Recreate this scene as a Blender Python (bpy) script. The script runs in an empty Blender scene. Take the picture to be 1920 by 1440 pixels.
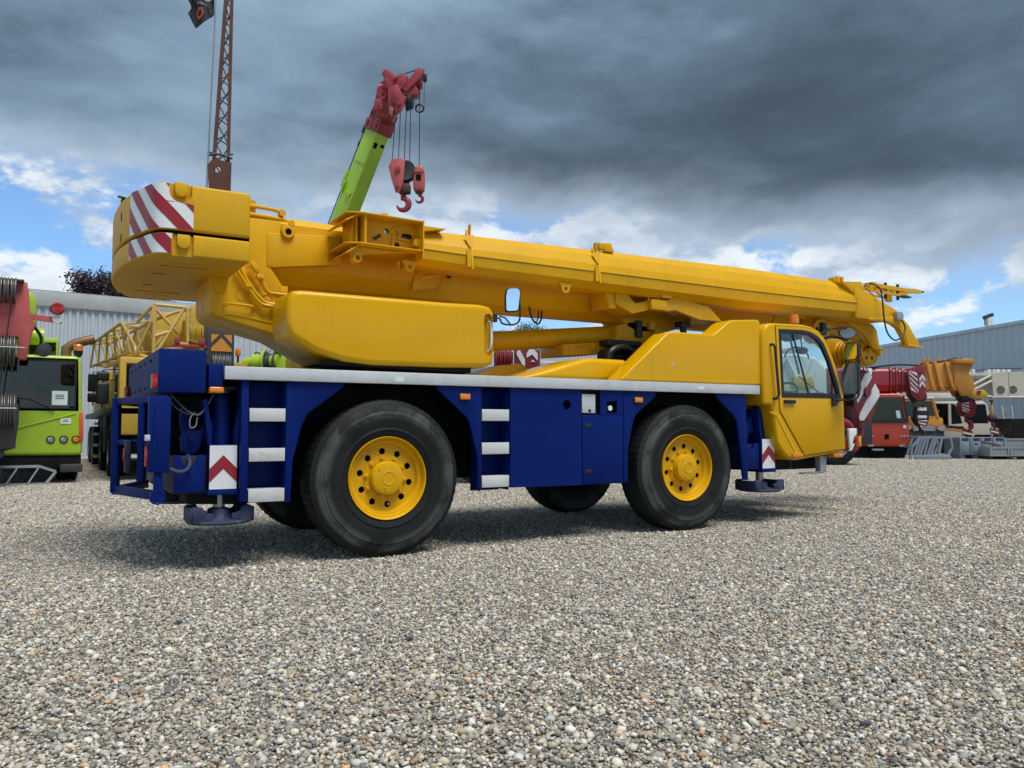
import bpy, bmesh, math, random
from mathutils import Vector, Matrix
R = math.radians
sc = bpy.context.scene
col = sc.collection

# ------------------------------------------------------------------ camera
cam_data = bpy.data.cameras.new('camera')
cam_data.sensor_width = 36.0
cam_data.lens = 36.0 * 1500.0 / 1920.0
cam_data.clip_start = 0.05
cam_data.clip_end = 2000.0
cam = bpy.data.objects.new('camera', cam_data)
col.objects.link(cam)
YAW, PITCH = R(30.5), math.atan(79 / 1500.0)
cam.location = (-2.605, -6.52, 1.13)
cam.rotation_euler = (R(90) + PITCH, 0, -YAW)
sc.camera = cam

# ------------------------------------------------------------------ light
SUN_DIR = Vector((0.10, -0.40, 0.91)).normalized()       # towards the sun
sun_data = bpy.data.lights.new('sun', 'SUN')
sun_data.energy = 1.5
sun_data.angle = R(30)
sun_data.color = (1.0, 0.965, 0.91)
sun = bpy.data.objects.new('sun', sun_data)
sun.rotation_euler = SUN_DIR.to_track_quat('Z', 'Y').to_euler()
col.objects.link(sun)

vs = sc.view_settings
vs.view_transform = 'Standard'
vs.look = 'None'
vs.exposure = 1.3
vs.gamma = 1.0
vs.use_curve_mapping = False

# ------------------------------------------------------------------ world: blue sky, cumulus band, dark cloud deck
world = bpy.data.worlds.new('World')
sc.world = world
world.use_nodes = True
NT = world.node_tree
NT.nodes.clear()


class NG:
    """tiny helper to write node trees"""
    def __init__(self, nt):
        self.nt = nt

    def n(self, typ, **kw):
        nd = self.nt.nodes.new(typ)
        for k, v in kw.items():
            setattr(nd, k, v)
        return nd

    def put(self, sock, v):
        if hasattr(v, 'is_output') or isinstance(v, bpy.types.NodeSocket):
            self.nt.links.new(v, sock)
        elif isinstance(v, (tuple, list)):
            if len(v) == 3 and sock.type == 'RGBA':
                v = (*v, 1.0)
            sock.default_value = v
        else:
            sock.default_value = v

    def math(self, op, a, b=None, c=None, clamp=False):
        nd = self.n('ShaderNodeMath', operation=op, use_clamp=clamp)
        self.put(nd.inputs[0], a)
        if b is not None:
            self.put(nd.inputs[1], b)
        if c is not None:
            self.put(nd.inputs[2], c)
        return nd.outputs[0]

    def vmath(self, op, a, b=None):
        nd = self.n('ShaderNodeVectorMath', operation=op)
        self.put(nd.inputs[0], a)
        if b is not None:
            self.put(nd.inputs[1], b)
        return nd.outputs['Value'] if op in ('DOT_PRODUCT', 'LENGTH') else nd.outputs[0]

    def noise(self, vec, scale, detail=4, rough=0.5, dist=0.0):
        nd = self.n('ShaderNodeTexNoise')
        if vec is not None:
            self.put(nd.inputs['Vector'], vec)
        nd.inputs['Scale'].default_value = scale
        nd.inputs['Detail'].default_value = detail
        nd.inputs['Roughness'].default_value = rough
        nd.inputs['Distortion'].default_value = dist
        return nd.outputs['Fac']

    def step(self, v, lo, hi):
        nd = self.n('ShaderNodeMapRange', interpolation_type='SMOOTHSTEP')
        self.put(nd.inputs[0], v)
        self.put(nd.inputs[1], lo)
        self.put(nd.inputs[2], hi)
        return nd.outputs[0]

    def mix(self, f, a, b, blend='MIX'):
        nd = self.n('ShaderNodeMix', data_type='RGBA', blend_type=blend)
        self.put(nd.inputs[0], f)
        self.put(nd.inputs[6], a)
        self.put(nd.inputs[7], b)
        return nd.outputs[2]

    def ramp(self, f, stops, interp='LINEAR'):
        nd = self.n('ShaderNodeValToRGB')
        cr = nd.color_ramp
        cr.interpolation = interp
        while len(cr.elements) < len(stops):
            cr.elements.new(0.5)
        for e, (p, c) in zip(cr.elements, stops):
            e.position = p
            e.color = (*c, 1.0) if len(c) == 3 else c
        self.put(nd.inputs[0], f)
        return nd.outputs[0]


CUM_A, CUM_B, EDGE = (5.2, 4.7, 7.9), (6.6, 2.6, 8.8), (1.1, 3.8, 6.8)
DECK_A, DECK_B = (1.4, 4.4, 0.4), (6.0, 6.9, 5.2)


def make_world():
    g = NG(NT)
    sky = g.n('ShaderNodeTexSky', sky_type='NISHITA')
    sky.sun_disc = False
    sky.sun_elevation = math.asin(SUN_DIR.z)
    sky.sun_rotation = math.atan2(SUN_DIR.x, SUN_DIR.y)
    sky.air_density = 1.0
    sky.dust_density = 0.6
    sky.ozone_density = 1.5
    tc = g.n('ShaderNodeTexCoord')
    d = tc.outputs['Generated']
    sep = g.n('ShaderNodeSeparateXYZ')
    g.put(sep.inputs[0], d)
    z = sep.outputs[2]
    st = g.vmath('MULTIPLY', d, (1.0, 1.0, 2.0))
    # --- cumulus band near the horizon
    n_big = g.noise(g.vmath('ADD', st, CUM_A), 2.6, 2, 0.5)
    n_cum = g.noise(g.vmath('ADD', st, CUM_B), 7.0, 10, 0.60, 0.1)
    cum = g.math('ADD', n_cum, g.math('MULTIPLY', g.math('SUBTRACT', n_big, 0.5), 0.65))
    cum = g.math('ADD', cum, g.math('MULTIPLY', g.math('SUBTRACT', z, 0.17), 0.75))
    cmask = g.step(cum, 0.455, 0.545)
    n_sh = g.noise(g.vmath('ADD', g.vmath('ADD', st, CUM_B), (0.0, 0.0, 0.035)), 7.0, 8, 0.56, 0.1)
    lit = g.step(g.math('SUBTRACT', n_cum, n_sh), -0.09, 0.08)
    thick = g.step(cum, 0.56, 0.80)
    ccol = g.mix(lit, (0.215, 0.275, 0.36), (0.45, 0.485, 0.52))
    ccol = g.mix(g.math('MULTIPLY', thick, 0.5), ccol, (0.235, 0.29, 0.37))
    # --- dark deck overhead
    n_edge = g.noise(g.vmath('ADD', st, EDGE), 2.1, 9, 0.55, 0.15)
    side = g.vmath('DOT_PRODUCT', d, (0.8616, -0.5075, 0.0))
    h = g.math('ADD', z, g.math('MULTIPLY', g.math('SUBTRACT', n_edge, 0.5), 0.36))
    h = g.math('ADD', h, g.math('MULTIPLY', side, 0.05))
    dmask = g.step(h, 0.168, 0.245)
    n_d1 = g.noise(g.vmath('ADD', st, DECK_A), 1.7, 3, 0.5, 0.2)
    n_d2 = g.noise(g.vmath('ADD', g.vmath('MULTIPLY', st, (1.0, 1.0, 1.3)), DECK_B), 3.6, 8, 0.56, 0.2)
    n_d3 = g.noise(g.vmath('ADD', g.vmath('MULTIPLY', st, (1.0, 1.0, 1.3)), g.vmath('ADD', DECK_B, (0.0, 0.0, 0.05))), 3.6, 6, 0.54, 0.2)
    relief = g.math('MULTIPLY', g.math('SUBTRACT', n_d2, n_d3), 0.38)
    tone = g.math('ADD', g.math('MULTIPLY', n_d1, 0.85), g.math('MULTIPLY', n_d2, 0.50))
    tone = g.math('ADD', tone, relief)
    tone = g.math('SUBTRACT', tone, g.math('MULTIPLY', side, 0.17))
    low = g.math('MULTIPLY', g.step(h, 0.20, 0.30), g.math('SUBTRACT', 1.0, g.step(h, 0.33, 0.56)))
    tone = g.math('SUBTRACT', tone, g.math('MULTIPLY', low, 0.10))
    dcol = g.ramp(tone, [(0.16, (0.024, 0.033, 0.047)), (0.40, (0.047, 0.063, 0.086)), (0.56, (0.074, 0.100, 0.136)),
                         (0.70, (0.120, 0.160, 0.212)), (0.95, (0.19, 0.245, 0.31))])
    dcol = g.mix(1.0, dcol, (0.95, 1.04, 1.06), 'MULTIPLY')
    # thin fringe of the deck lets light through
    fringe = g.step(h, 0.18, 0.31)
    dcol = g.mix(fringe, (0.24, 0.295, 0.365), dcol)
    sc10 = lambda c: g.vmath('MULTIPLY', c, (10.0, 10.0, 10.0))
    blue = g.mix(1.0, sky.outputs[0], (0.58, 0.75, 0.92), 'MULTIPLY')
    out = g.mix(cmask, blue, sc10(ccol))
    out = g.mix(dmask, out, sc10(dcol))
    bg = g.n('ShaderNodeBackground')
    g.put(bg.inputs[0], out)
    bg.inputs[1].default_value = 0.079
    wo = g.n('ShaderNodeOutputWorld')
    g.put(wo.inputs[0], bg.outputs[0])


make_world()

# ------------------------------------------------------------------ mesh helpers
class MB:
    """collects shapes; build() links them as ONE mesh object"""
    def __init__(self):
        self.v, self.f = [], []

    def add(self, vs_, fs):
        o = len(self.v)
        self.v += [tuple(p) for p in vs_]
        self.f += [tuple(o + i for i in q) for q in fs]
        return self

    def box(self, x0, x1, y0, y1, z0, z1):
        return self.add([(x, y, z) for x in (x0, x1) for y in (y0, y1) for z in (z0, z1)],
                        [(0, 1, 3, 2), (4, 6, 7, 5), (0, 4, 5, 1), (2, 3, 7, 6), (0, 2, 6, 4), (1, 5, 7, 3)])

    @staticmethod
    def _p(axis, a, p):
        return {'x': (a, p[0], p[1]), 'y': (p[0], a, p[1]), 'z': (p[0], p[1], a)}[axis]

    def prism(self, pts, axis, a, b, pts2=None):
        n = len(pts)
        vs_ = [self._p(axis, a, p) for p in pts] + [self._p(axis, b, p) for p in (pts2 or pts)]
        fs = [tuple(range(n)), tuple(range(2 * n - 1, n - 1, -1))]
        fs += [(i, (i + 1) % n, n + (i + 1) % n, n + i) for i in range(n)]
        return self.add(vs_, fs)

    def plate(self, outer, holes, axis, a, b):
        """flat plate with openings"""
        bm = bmesh.new()
        for lp in [outer] + list(holes):
            vv = [bm.verts.new((p[0], p[1], 0)) for p in lp]
            for i in range(len(vv)):
                bm.edges.new((vv[i], vv[(i + 1) % len(vv)]))
        bmesh.ops.triangle_fill(bm, use_beauty=True, use_dissolve=False, edges=bm.edges[:])
        bm.verts.index_update()
        pts = [(v.co.x, v.co.y) for v in bm.verts]
        tris = [tuple(v.index for v in f.verts) for f in bm.faces]
        bnd = [(e.verts[0].index, e.verts[1].index) for e in bm.edges if len(e.link_faces) == 1]
        bm.free()
        n = len(pts)
        vs_ = [self._p(axis, a, p) for p in pts] + [self._p(axis, b, p) for p in pts]
        fs = tris + [tuple(n + i for i in t[::-1]) for t in tris] + [(i, j, n + j, n + i) for i, j in bnd]
        return self.add(vs_, fs)

    def loft(self, rings, cap=True, close=True):
        n = len(rings[0])
        vs_ = [p for r_ in rings for p in r_]
        fs = []
        for k in range(len(rings) - 1):
            for i in range(n if close else n - 1):
                j = (i + 1) % n
                fs.append((k * n + i, k * n + j, (k + 1) * n + j, (k + 1) * n + i))
        if cap:
            fs += [tuple(range(n))[::-1], tuple((len(rings) - 1) * n + i for i in range(n))]
        return self.add(vs_, fs)

    def tube(self, pts, r, n=8, smooth=0):
        pts = [Vector(p) for p in pts]
        if smooth:
            pts = catmull(pts, smooth)
        rs = list(r) if isinstance(r, (list, tuple)) else [r] * len(pts)
        if len(rs) < len(pts):
            q = len(rs) - 1
            rs = [rs[min(int(i * q / (len(pts) - 1)), q - 1)] * (1 - (i * q / (len(pts) - 1) - min(int(i * q / (len(pts) - 1)), q - 1)))
                  + rs[min(int(i * q / (len(pts) - 1)), q - 1) + 1] * (i * q / (len(pts) - 1) - min(int(i * q / (len(pts) - 1)), q - 1)) for i in range(len(pts))]
        t0 = (pts[1] - pts[0]).normalized()
        up = Vector((0, 0, 1)) if abs(t0.z) < 0.9 else Vector((1, 0, 0))
        nrm = (up - t0 * up.dot(t0)).normalized()
        rings = []
        for i, p in enumerate(pts):
            a = pts[max(i - 1, 0)]
            b = pts[min(i + 1, len(pts) - 1)]
            t = (b - a).normalized()
            nrm = (nrm - t * nrm.dot(t)).normalized()
            bi = t.cross(nrm)
            rings.append([p + (nrm * math.cos(2 * math.pi * k / n) + bi * math.sin(2 * math.pi * k / n)) * rs[i]
                          for k in range(n)])
        return self.loft(rings)

    def cyl(self, p0, p1, r, n=16, r2=None):
        return self.tube([p0, p1], [r, r if r2 is None else r2], n)

    def bar(self, p0, p1, w, h, up=(0, 0, 1)):
        """rectangular bar, w across and h along 'up'"""
        p0, p1 = Vector(p0), Vector(p1)
        t = (p1 - p0).normalized()
        u = Vector(up)
        if abs(t.dot(u)) > 0.98:
            u = Vector((0, 1, 0))
        u = (u - t * u.dot(t)).normalized()
        s = t.cross(u)
        ring = lambda p: [p + s * a * w / 2 + u * b * h / 2 for a, b in ((-1, -1), (1, -1), (1, 1), (-1, 1))]
        return self.loft([ring(p0), ring(p1)])

    def lathe(self, prof, c=(0, 0, 0), axis='y', n=32, closed=False):
        """prof: list of (radius, height along axis)"""
        rings = []
        for k in range(n):
            a = 2 * math.pi * k / n
            ca, sa = math.cos(a), math.sin(a)
            ring = []
            for r_, h_ in prof:
                if axis == 'y':
                    p = (c[0] + r_ * ca, c[1] + h_, c[2] + r_ * sa)
                elif axis == 'x':
                    p = (c[0] + h_, c[1] + r_ * ca, c[2] + r_ * sa)
                else:
                    p = (c[0] + r_ * ca, c[1] + r_ * sa, c[2] + h_)
                ring.append(p)
            rings.append(ring)
        m = len(prof)
        vs_ = [p for r_ in rings for p in r_]
        fs = []
        for k in range(n):
            k2 = (k + 1) % n
            for i in range(m if closed else m - 1):
                j = (i + 1) % m
                fs.append((k * m + i, k * m + j, k2 * m + j, k2 * m + i))
        return self.add(vs_, fs)

    def ball(self, c, r, n=12, sz=1.0):
        prof = [(max(r * math.sin(math.pi * k / n), 1e-4), -r * sz * math.cos(math.pi * k / n)) for k in range(n + 1)]
        return self.lathe(prof, c, 'z', n * 2)

    def xf(self, M):
        self.v = [tuple(M @ Vector(p)) for p in self.v]
        return self

    def mesh(self, name, bevel=0.0, seg=2, smooth=True, ang=32, bang=40):
        bm = bmesh.new()
        vv = [bm.verts.new(p) for p in self.v]
        for q in self.f:
            if len(set(q)) < 3:
                continue
            try:
                bm.faces.new([vv[i] for i in q])
            except ValueError:
                pass
        bmesh.ops.recalc_face_normals(bm, faces=bm.faces[:])
        if bevel > 0:
            bmesh.ops.remove_doubles(bm, verts=bm.verts[:], dist=1e-5)
            bmesh.ops.dissolve_degenerate(bm, edges=bm.edges[:], dist=1e-5)
            es = [e for e in bm.edges if len(e.link_faces) == 2 and e.calc_face_angle(0) > R(bang)]
            bmesh.ops.bevel(bm, geom=es, offset=bevel, segments=seg, profile=0.5, affect='EDGES', clamp_overlap=True)
            bmesh.ops.recalc_face_normals(bm, faces=bm.faces[:])
        me = bpy.data.meshes.new(name)
        bm.to_mesh(me)
        bm.free()
        if smooth:
            for p in me.polygons:
                p.use_smooth = True
            me.set_sharp_from_angle(angle=R(ang))
        return me

    def islands(self):
        """split into one MB for each connected piece"""
        up = list(range(len(self.v)))

        def root(i):
            while up[i] != i:
                up[i] = up[up[i]]
                i = up[i]
            return i
        for q in self.f:
            for i in q[1:]:
                up[root(i)] = root(q[0])
        groups = {}
        for q in self.f:
            groups.setdefault(root(q[0]), []).append(q)
        out = []
        for fs in groups.values():
            ids = sorted({i for q in fs for i in q})
            at = {i: k for k, i in enumerate(ids)}
            mb = MB()
            mb.v = [self.v[i] for i in ids]
            mb.f = [tuple(at[i] for i in q) for q in fs]
            out.append(mb)
        return out

    def each(self, name, mat, parent=None, **kw):
        """every connected piece as an object of its own"""
        return [mb.build(name, mat, parent, **kw) for mb in self.islands()]

    def build(self, name, mat, parent=None, bevel=0.0, seg=2, smooth=True, ang=32, bang=40, loc=None):
        me = self.mesh(name, bevel, seg, smooth, ang, bang)
        me.materials.append(mat)
        return link(name, me, parent, loc)


def catmull(pts, k):
    out = []
    n = len(pts)
    for i in range(n - 1):
        p0, p1, p2, p3 = pts[max(i - 1, 0)], pts[i], pts[i + 1], pts[min(i + 2, n - 1)]
        for j in range(k):
            t = j / k
            out.append(0.5 * ((2 * p1) + (p2 - p0) * t + (2 * p0 - 5 * p1 + 4 * p2 - p3) * t * t + (3 * p1 - p0 - 3 * p2 + p3) * t ** 3))
    out.append(pts[-1])
    return out


def link(name, me, parent=None, loc=None):
    o = bpy.data.objects.new(name, me)
    col.objects.link(o)
    if parent is not None:
        o.parent = parent
        if 'base' in parent:
            b = parent['base']
            o.location = (-b[0], -b[1], -b[2])
    if loc is not None:
        o.location = loc
    return o


def tag(o, label=None, cat=None, group=None, kind=None):
    for k, v in (('label', label), ('category', cat), ('group', group), ('kind', kind)):
        if v:
            o[k] = v
    return o


def thing(name, label, cat, loc=(0, 0, 0), rotz=0.0, group=None, offset=False):
    """an Empty at the thing's base; with offset, parts are given in world coordinates"""
    o = bpy.data.objects.new(name, None)
    o.empty_display_size = 0.2
    col.objects.link(o)
    o.location = loc
    o.rotation_euler = (0, 0, rotz)
    tag(o, label, cat, group)
    if offset:
        o['base'] = list(loc)
    return o


def sub_empty(name, parent, loc=(0, 0, 0), rot=(0, 0, 0)):
    o = bpy.data.objects.new(name, None)
    o.empty_display_size = 0.1
    col.objects.link(o)
    o.parent = parent
    b = parent['base'] if 'base' in parent else (0, 0, 0)
    o.location = (loc[0] - b[0], loc[1] - b[1], loc[2] - b[2])
    o.rotation_euler = rot
    return o


def copy_tree(o, parent=None):
    c = o.copy()
    col.objects.link(c)
    if parent is not None:
        c.parent = parent
    for ch in list(o.children):
        copy_tree(ch, c)
    return c


def cut(o, *cutters):
    """boolean-subtract MB shapes from a mesh object and keep the plain result"""
    for mb in cutters:
        cm = mb.mesh('cutter', smooth=False)
        co = bpy.data.objects.new('cutter', cm)
        col.objects.link(co)
        co.matrix_world = o.matrix_basis
        if o.parent is not None:
            co.parent = o.parent
            co.matrix_basis = o.matrix_basis
        md = o.modifiers.new('cut', 'BOOLEAN')
        md.operation = 'DIFFERENCE'
        md.solver = 'EXACT'
        md.object = co
        dg = bpy.context.evaluated_depsgraph_get()
        dg.update()
        me = bpy.data.meshes.new_from_object(o.evaluated_get(dg))
        old = o.data
        o.modifiers.clear()
        me.name = old.name
        o.data = me
        bpy.data.objects.remove(co)
        bpy.data.meshes.remove(cm)
        for p in me.polygons:
            p.use_smooth = True
        me.set_sharp_from_angle(angle=R(32))
    return o


def circle(cx, cz, r, n=20, a0=0.0):
    return [(cx + r * math.cos(a0 + 2 * math.pi * k / n), cz + r * math.sin(a0 + 2 * math.pi * k / n)) for k in range(n)]


def text(name, body, mat, parent, loc, rot, size, extrude=0.002, align='CENTER'):
    cu = bpy.data.curves.new(name, 'FONT')
    cu.body = body
    cu.size = size
    cu.extrude = extrude
    cu.align_x = align
    cu.align_y = 'CENTER'
    cu.materials.append(mat)
    tmp = bpy.data.objects.new(name, cu)
    col.objects.link(tmp)
    dg = bpy.context.evaluated_depsgraph_get()
    dg.update()
    me = bpy.data.meshes.new_from_object(tmp.evaluated_get(dg))
    bpy.data.objects.remove(tmp)
    me.name = name
    o = bpy.data.objects.new(name, me)
    col.objects.link(o)
    o.parent = parent
    b = parent['base'] if 'base' in parent else (0, 0, 0)
    o.location = (loc[0] - b[0], loc[1] - b[1], loc[2] - b[2])
    o.rotation_euler = rot
    return o


# ------------------------------------------------------------------ materials
def new_mat(name):
    m = bpy.data.materials.new(name)
    m.use_nodes = True
    m.node_tree.nodes.clear()
    g = NG(m.node_tree)
    out = g.n('ShaderNodeOutputMaterial')
    bs = g.n('ShaderNodeBsdfPrincipled')
    m.node_tree.links.new(bs.outputs[0], out.inputs[0])
    return m, g, bs, out


def objcoord(g):
    return g.n('ShaderNodeTexCoord').outputs['Object']


def paint(name, c, rough=0.35, coat=0.0, var=0.10, dirt=0.0, dirtc=(0.12, 0.10, 0.075), metal=0.0, bump=0.0, scale=1.7, spec=0.5, peel=0.0, streak=0.0):
    m, g, bs, out = new_mat(name)
    v = objcoord(g)
    n1 = g.noise(v, scale, 6, 0.6)
    cc = g.mix(g.step(n1, 0.3, 0.7), tuple(x * (1 - var) for x in c), tuple(min(x * (1 + var), 0.95) for x in c))
    if dirt > 0:
        n2 = g.noise(v, 7.0, 8, 0.7, 0.4)
        cc = g.mix(g.math('MULTIPLY', g.step(n2, 0.50, 0.78), dirt), cc, dirtc)
    if streak > 0:
        # rain-washed grime: thin vertical runs, broken up by a larger pattern
        run = g.noise(g.vmath('MULTIPLY', v, (16.0, 16.0, 0.9)), 1.0, 5, 0.6)
        brk = g.step(g.noise(v, 1.1, 4, 0.6), 0.42, 0.66)
        cc = g.mix(g.math('MULTIPLY', g.math('MULTIPLY', g.step(run, 0.52, 0.74), brk), streak), cc, tuple(x * 0.45 + y * 0.3 for x, y in zip(c, dirtc)))
        spk = g.step(g.noise(v, 55.0, 2, 0.5), 0.70, 0.76)
        cc = g.mix(g.math('MULTIPLY', spk, min(streak * 1.3, 0.6)), cc, tuple(x * 0.35 + 0.02 for x in c))
    g.put(bs.inputs['Base Color'], cc)
    n3 = g.noise(v, 9.0, 5, 0.6)
    g.put(bs.inputs['Roughness'], g.math('ADD', rough - 0.08, g.math('MULTIPLY', n3, 0.16)))
    bs.inputs['Metallic'].default_value = metal
    bs.inputs['Specular IOR Level'].default_value = spec
    bs.inputs['Coat Weight'].default_value = coat
    bs.inputs['Coat Roughness'].default_value = 0.06
    if bump > 0 or peel > 0:
        b = g.n('ShaderNodeBump')
        if bump > 0:
            b.inputs['Distance'].default_value = 0.004
            b.inputs['Strength'].default_value = bump
            g.put(b.inputs['Height'], g.noise(v, 26.0, 5, 0.6))
        else:
            b.inputs['Distance'].default_value = 0.02
            b.inputs['Strength'].default_value = peel
            g.put(b.inputs['Height'], g.noise(v, 2.2, 2, 0.5))
        g.put(bs.inputs['Normal'], b.outputs[0])
        if coat > 0:
            g.put(bs.inputs['Coat Normal'], b.outputs[0])
    return m


def glass(name, tint=(0.86, 0.925, 0.93), rough=0.0, dens=0.35):
    m = bpy.data.materials.new(name)
    m.use_nodes = True
    m.node_tree.nodes.clear()
    g = NG(m.node_tree)
    out = g.n('ShaderNodeOutputMaterial')
    tr = g.n('ShaderNodeBsdfTransparent')
    tr.inputs[0].default_value = (*tint, 1)
    gl = g.n('ShaderNodeBsdfGlossy')
    gl.inputs['Roughness'].default_value = rough
    gl.inputs[0].default_value = (1, 1, 1, 1)
    geo = g.n('ShaderNodeNewGeometry')
    cs = g.math('ABSOLUTE', g.vmath('DOT_PRODUCT', geo.outputs['Incoming'], geo.outputs['Normal']))
    fr = g.math('ADD', 0.04, g.math('MULTIPLY', g.math('POWER', g.math('SUBTRACT', 1.0, cs, clamp=True), 5.0), 0.96))
    mx = g.n('ShaderNodeMixShader')
    g.put(mx.inputs[0], fr)
    g.put(mx.inputs[1], tr.outputs[0])
    g.put(mx.inputs[2], gl.outputs[0])
    g.put(out.inputs[0], mx.outputs[0])
    return m


def tyre_mat():
    m, g, bs, out = new_mat('tyre_rubber')
    v = objcoord(g)
    sp = g.n('ShaderNodeSeparateXYZ')
    g.put(sp.inputs[0], v)
    r2 = g.math('SQRT', g.math('ADD', g.math('MULTIPLY', sp.outputs[0], sp.outputs[0]), g.math('MULTIPLY', sp.outputs[2], sp.outputs[2])))
    wob = g.math('ADD', r2, g.math('MULTIPLY', g.math('SUBTRACT', g.noise(v, 3.0, 3, 0.5), 0.5), 0.03))
    ring = g.noise(None, 26.0, 4, 0.55)
    nd = ring.node
    cmb = g.n('ShaderNodeCombineXYZ')
    g.put(cmb.inputs[0], wob)
    g.put(nd.inputs['Vector'], cmb.outputs[0])
    patch = g.step(g.noise(v, 2.0, 5, 0.62, 0.4), 0.40, 0.60)
    band = g.math('MULTIPLY', g.step(wob, 0.50, 0.565), g.math('SUBTRACT', 1.0, g.step(wob, 0.612, 0.648)))
    dust = g.math('MULTIPLY', g.math('ADD', g.math('MULTIPLY', band, 1.1), 0.14), g.math('ADD', 0.10, g.math('MULTIPLY', patch, 0.90)))
    dust = g.math('MULTIPLY', dust, g.step(ring, 0.22, 0.60))
    fine = g.noise(v, 60.0, 3, 0.6)
    base = g.mix(fine, (0.005, 0.0057, 0.007), (0.0095, 0.0105, 0.012))
    g.put(bs.inputs['Base Color'], g.mix(g.math('MULTIPLY', dust, 0.8), base, (0.092, 0.097, 0.093)))
    bs.inputs['Roughness'].default_value = 0.62
    bs.inputs['Specular IOR Level'].default_value = 0.22
    b = g.n('ShaderNodeBump')
    b.inputs['Strength'].default_value = 0.35
    b.inputs['Distance'].default_value = 0.004
    g.put(b.inputs['Height'], g.math('ADD', ring, g.math('MULTIPLY', fine, 0.4)))
    g.put(bs.inputs['Normal'], b.outputs[0])
    return m


YEL = (0.68, 0.362, 0.001)
M = {}
M['yellow'] = paint('yellow_paint', YEL, 0.40, 0.05, 0.05, 0.10, spec=0.25, streak=0.30)
M['yellow_gloss'] = paint('yellow_gloss_paint', YEL, 0.34, 0.22, 0.03, 0.03, peel=0.05, spec=0.16, streak=0.14)
M['yellow_matt'] = paint('yellow_boom_paint', (0.68, 0.362, 0.002), 0.46, 0.0, 0.06, 0.08, bump=0.03, spec=0.28, streak=0.30)
M['yellow_cast'] = paint('yellow_cast_paint', (0.65, 0.36, 0.008), 0.52, 0.0, 0.06, 0.10, bump=0.35, spec=0.25, streak=0.35)
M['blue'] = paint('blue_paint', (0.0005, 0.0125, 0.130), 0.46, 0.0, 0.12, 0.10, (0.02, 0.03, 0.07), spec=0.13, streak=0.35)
M['blue_dark'] = paint('dark_blue_paint', (0.002, 0.006, 0.04), 0.55, 0.0, 0.15, 0.25, (0.02, 0.018, 0.016))  # darker blue on the beams, crossbeam and lamp back
M['blue_dusty'] = paint('blue_dusty_paint', (0.020, 0.028, 0.075), 0.65, 0.0, 0.3, 1.0, (0.15, 0.14, 0.125), scale=6.0, streak=0.5)
M['black'] = paint('black_plastic', (0.012, 0.012, 0.013), 0.45, 0.0, 0.2, 0.2, (0.04, 0.038, 0.035))
M['under_black'] = paint('underbody_and_shade_black', (0.007, 0.0075, 0.009), 0.75, 0.0, 0.3, 0.5, (0.022, 0.02, 0.018), spec=0.2)  # near-black for underbody parts; also paints in shade below deck and wheel arches
M['alu'] = paint('brushed_aluminium', (0.60, 0.62, 0.645), 0.42, 0.0, 0.07, 0.55, (0.33, 0.32, 0.29), metal=0.25, scale=3.0, streak=0.5)
M['step'] = paint('step_aluminium', (0.62, 0.63, 0.63), 0.5, 0.0, 0.06, 0.9, (0.42, 0.36, 0.22), metal=0.15, scale=3.0)
M['steel'] = paint('bare_steel', (0.35, 0.35, 0.35), 0.38, 0.0, 0.15, 0.4, (0.12, 0.10, 0.08), metal=0.8)
M['chrome'] = paint('chrome', (0.75, 0.75, 0.74), 0.12, 0.0, 0.03, metal=1.0)
M['mirror'] = paint('mirror_glass', (0.82, 0.84, 0.86), 0.09, 0.0, 0.0, metal=1.0)
M['white'] = paint('white_reflective', (0.74, 0.76, 0.78), 0.45, 0.0, 0.04, 0.10, (0.45, 0.43, 0.40))
M['red'] = paint('red_reflective', (0.29, 0.010, 0.022), 0.42, 0.0, 0.08, 0.08, (0.2, 0.03, 0.03))
M['amber'] = paint('amber_lens', (0.70, 0.20, 0.012), 0.2, 0.5, 0.1)
M['redlens'] = paint('red_lens', (0.34, 0.008, 0.008), 0.2, 0.5, 0.1)
M['tyre'] = tyre_mat()
M['glass'] = glass('cab_glass')
M['glass_dark'] = glass('dark_glass', (0.36, 0.42, 0.43))
M['rope'] = paint('wire_rope', (0.02, 0.02, 0.022), 0.6, 0.0, 0.2)
M['hole'] = paint('hole_shade_black', (0.006, 0.005, 0.004), 0.9, 0.0, 0.1, spec=0.1)  # near-black puts the shade of holes, slots and gaps into the colour
M['rust'] = paint('rusty_steel', (0.088, 0.030, 0.022), 0.75, 0.0, 0.3, 0.5, (0.055, 0.04, 0.032), bump=0.1)
M['pink'] = paint('faded_red_paint', (0.46, 0.090, 0.085), 0.5, 0.0, 0.10, 0.25, (0.2, 0.06, 0.05))
M['crimson'] = paint('crimson_paint', (0.30, 0.028, 0.040), 0.45, 0.1, 0.12, 0.2, (0.12, 0.03, 0.03))
M['darkred'] = paint('dark_red_paint', (0.21, 0.018, 0.022), 0.45, 0.1, 0.12, 0.2, (0.06, 0.02, 0.02))
M['lime'] = paint('lime_paint', (0.36, 0.54, 0.030), 0.38, 0.2, 0.06, 0.12, (0.16, 0.22, 0.03))
M['cream_yellow'] = paint('pale_yellow_paint', (0.60, 0.39, 0.105), 0.5, 0.0, 0.10, 0.3, (0.28, 0.19, 0.07))
M['old_yellow'] = paint('old_yellow_paint', (0.52, 0.33, 0.035), 0.5, 0.0, 0.10, 0.3, (0.2, 0.13, 0.03))
M['orange'] = paint('orange_paint', (0.62, 0.26, 0.035), 0.45, 0.1, 0.10, 0.25, (0.25, 0.10, 0.03))
M['vermilion'] = paint('vermilion_paint', (0.50, 0.047, 0.018), 0.35, 0.3, 0.06, 0.10, (0.2, 0.04, 0.02))
M['cream'] = paint('cream_paint', (0.60, 0.57, 0.48), 0.45, 0.1, 0.06, 0.25, (0.36, 0.33, 0.27))
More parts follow.
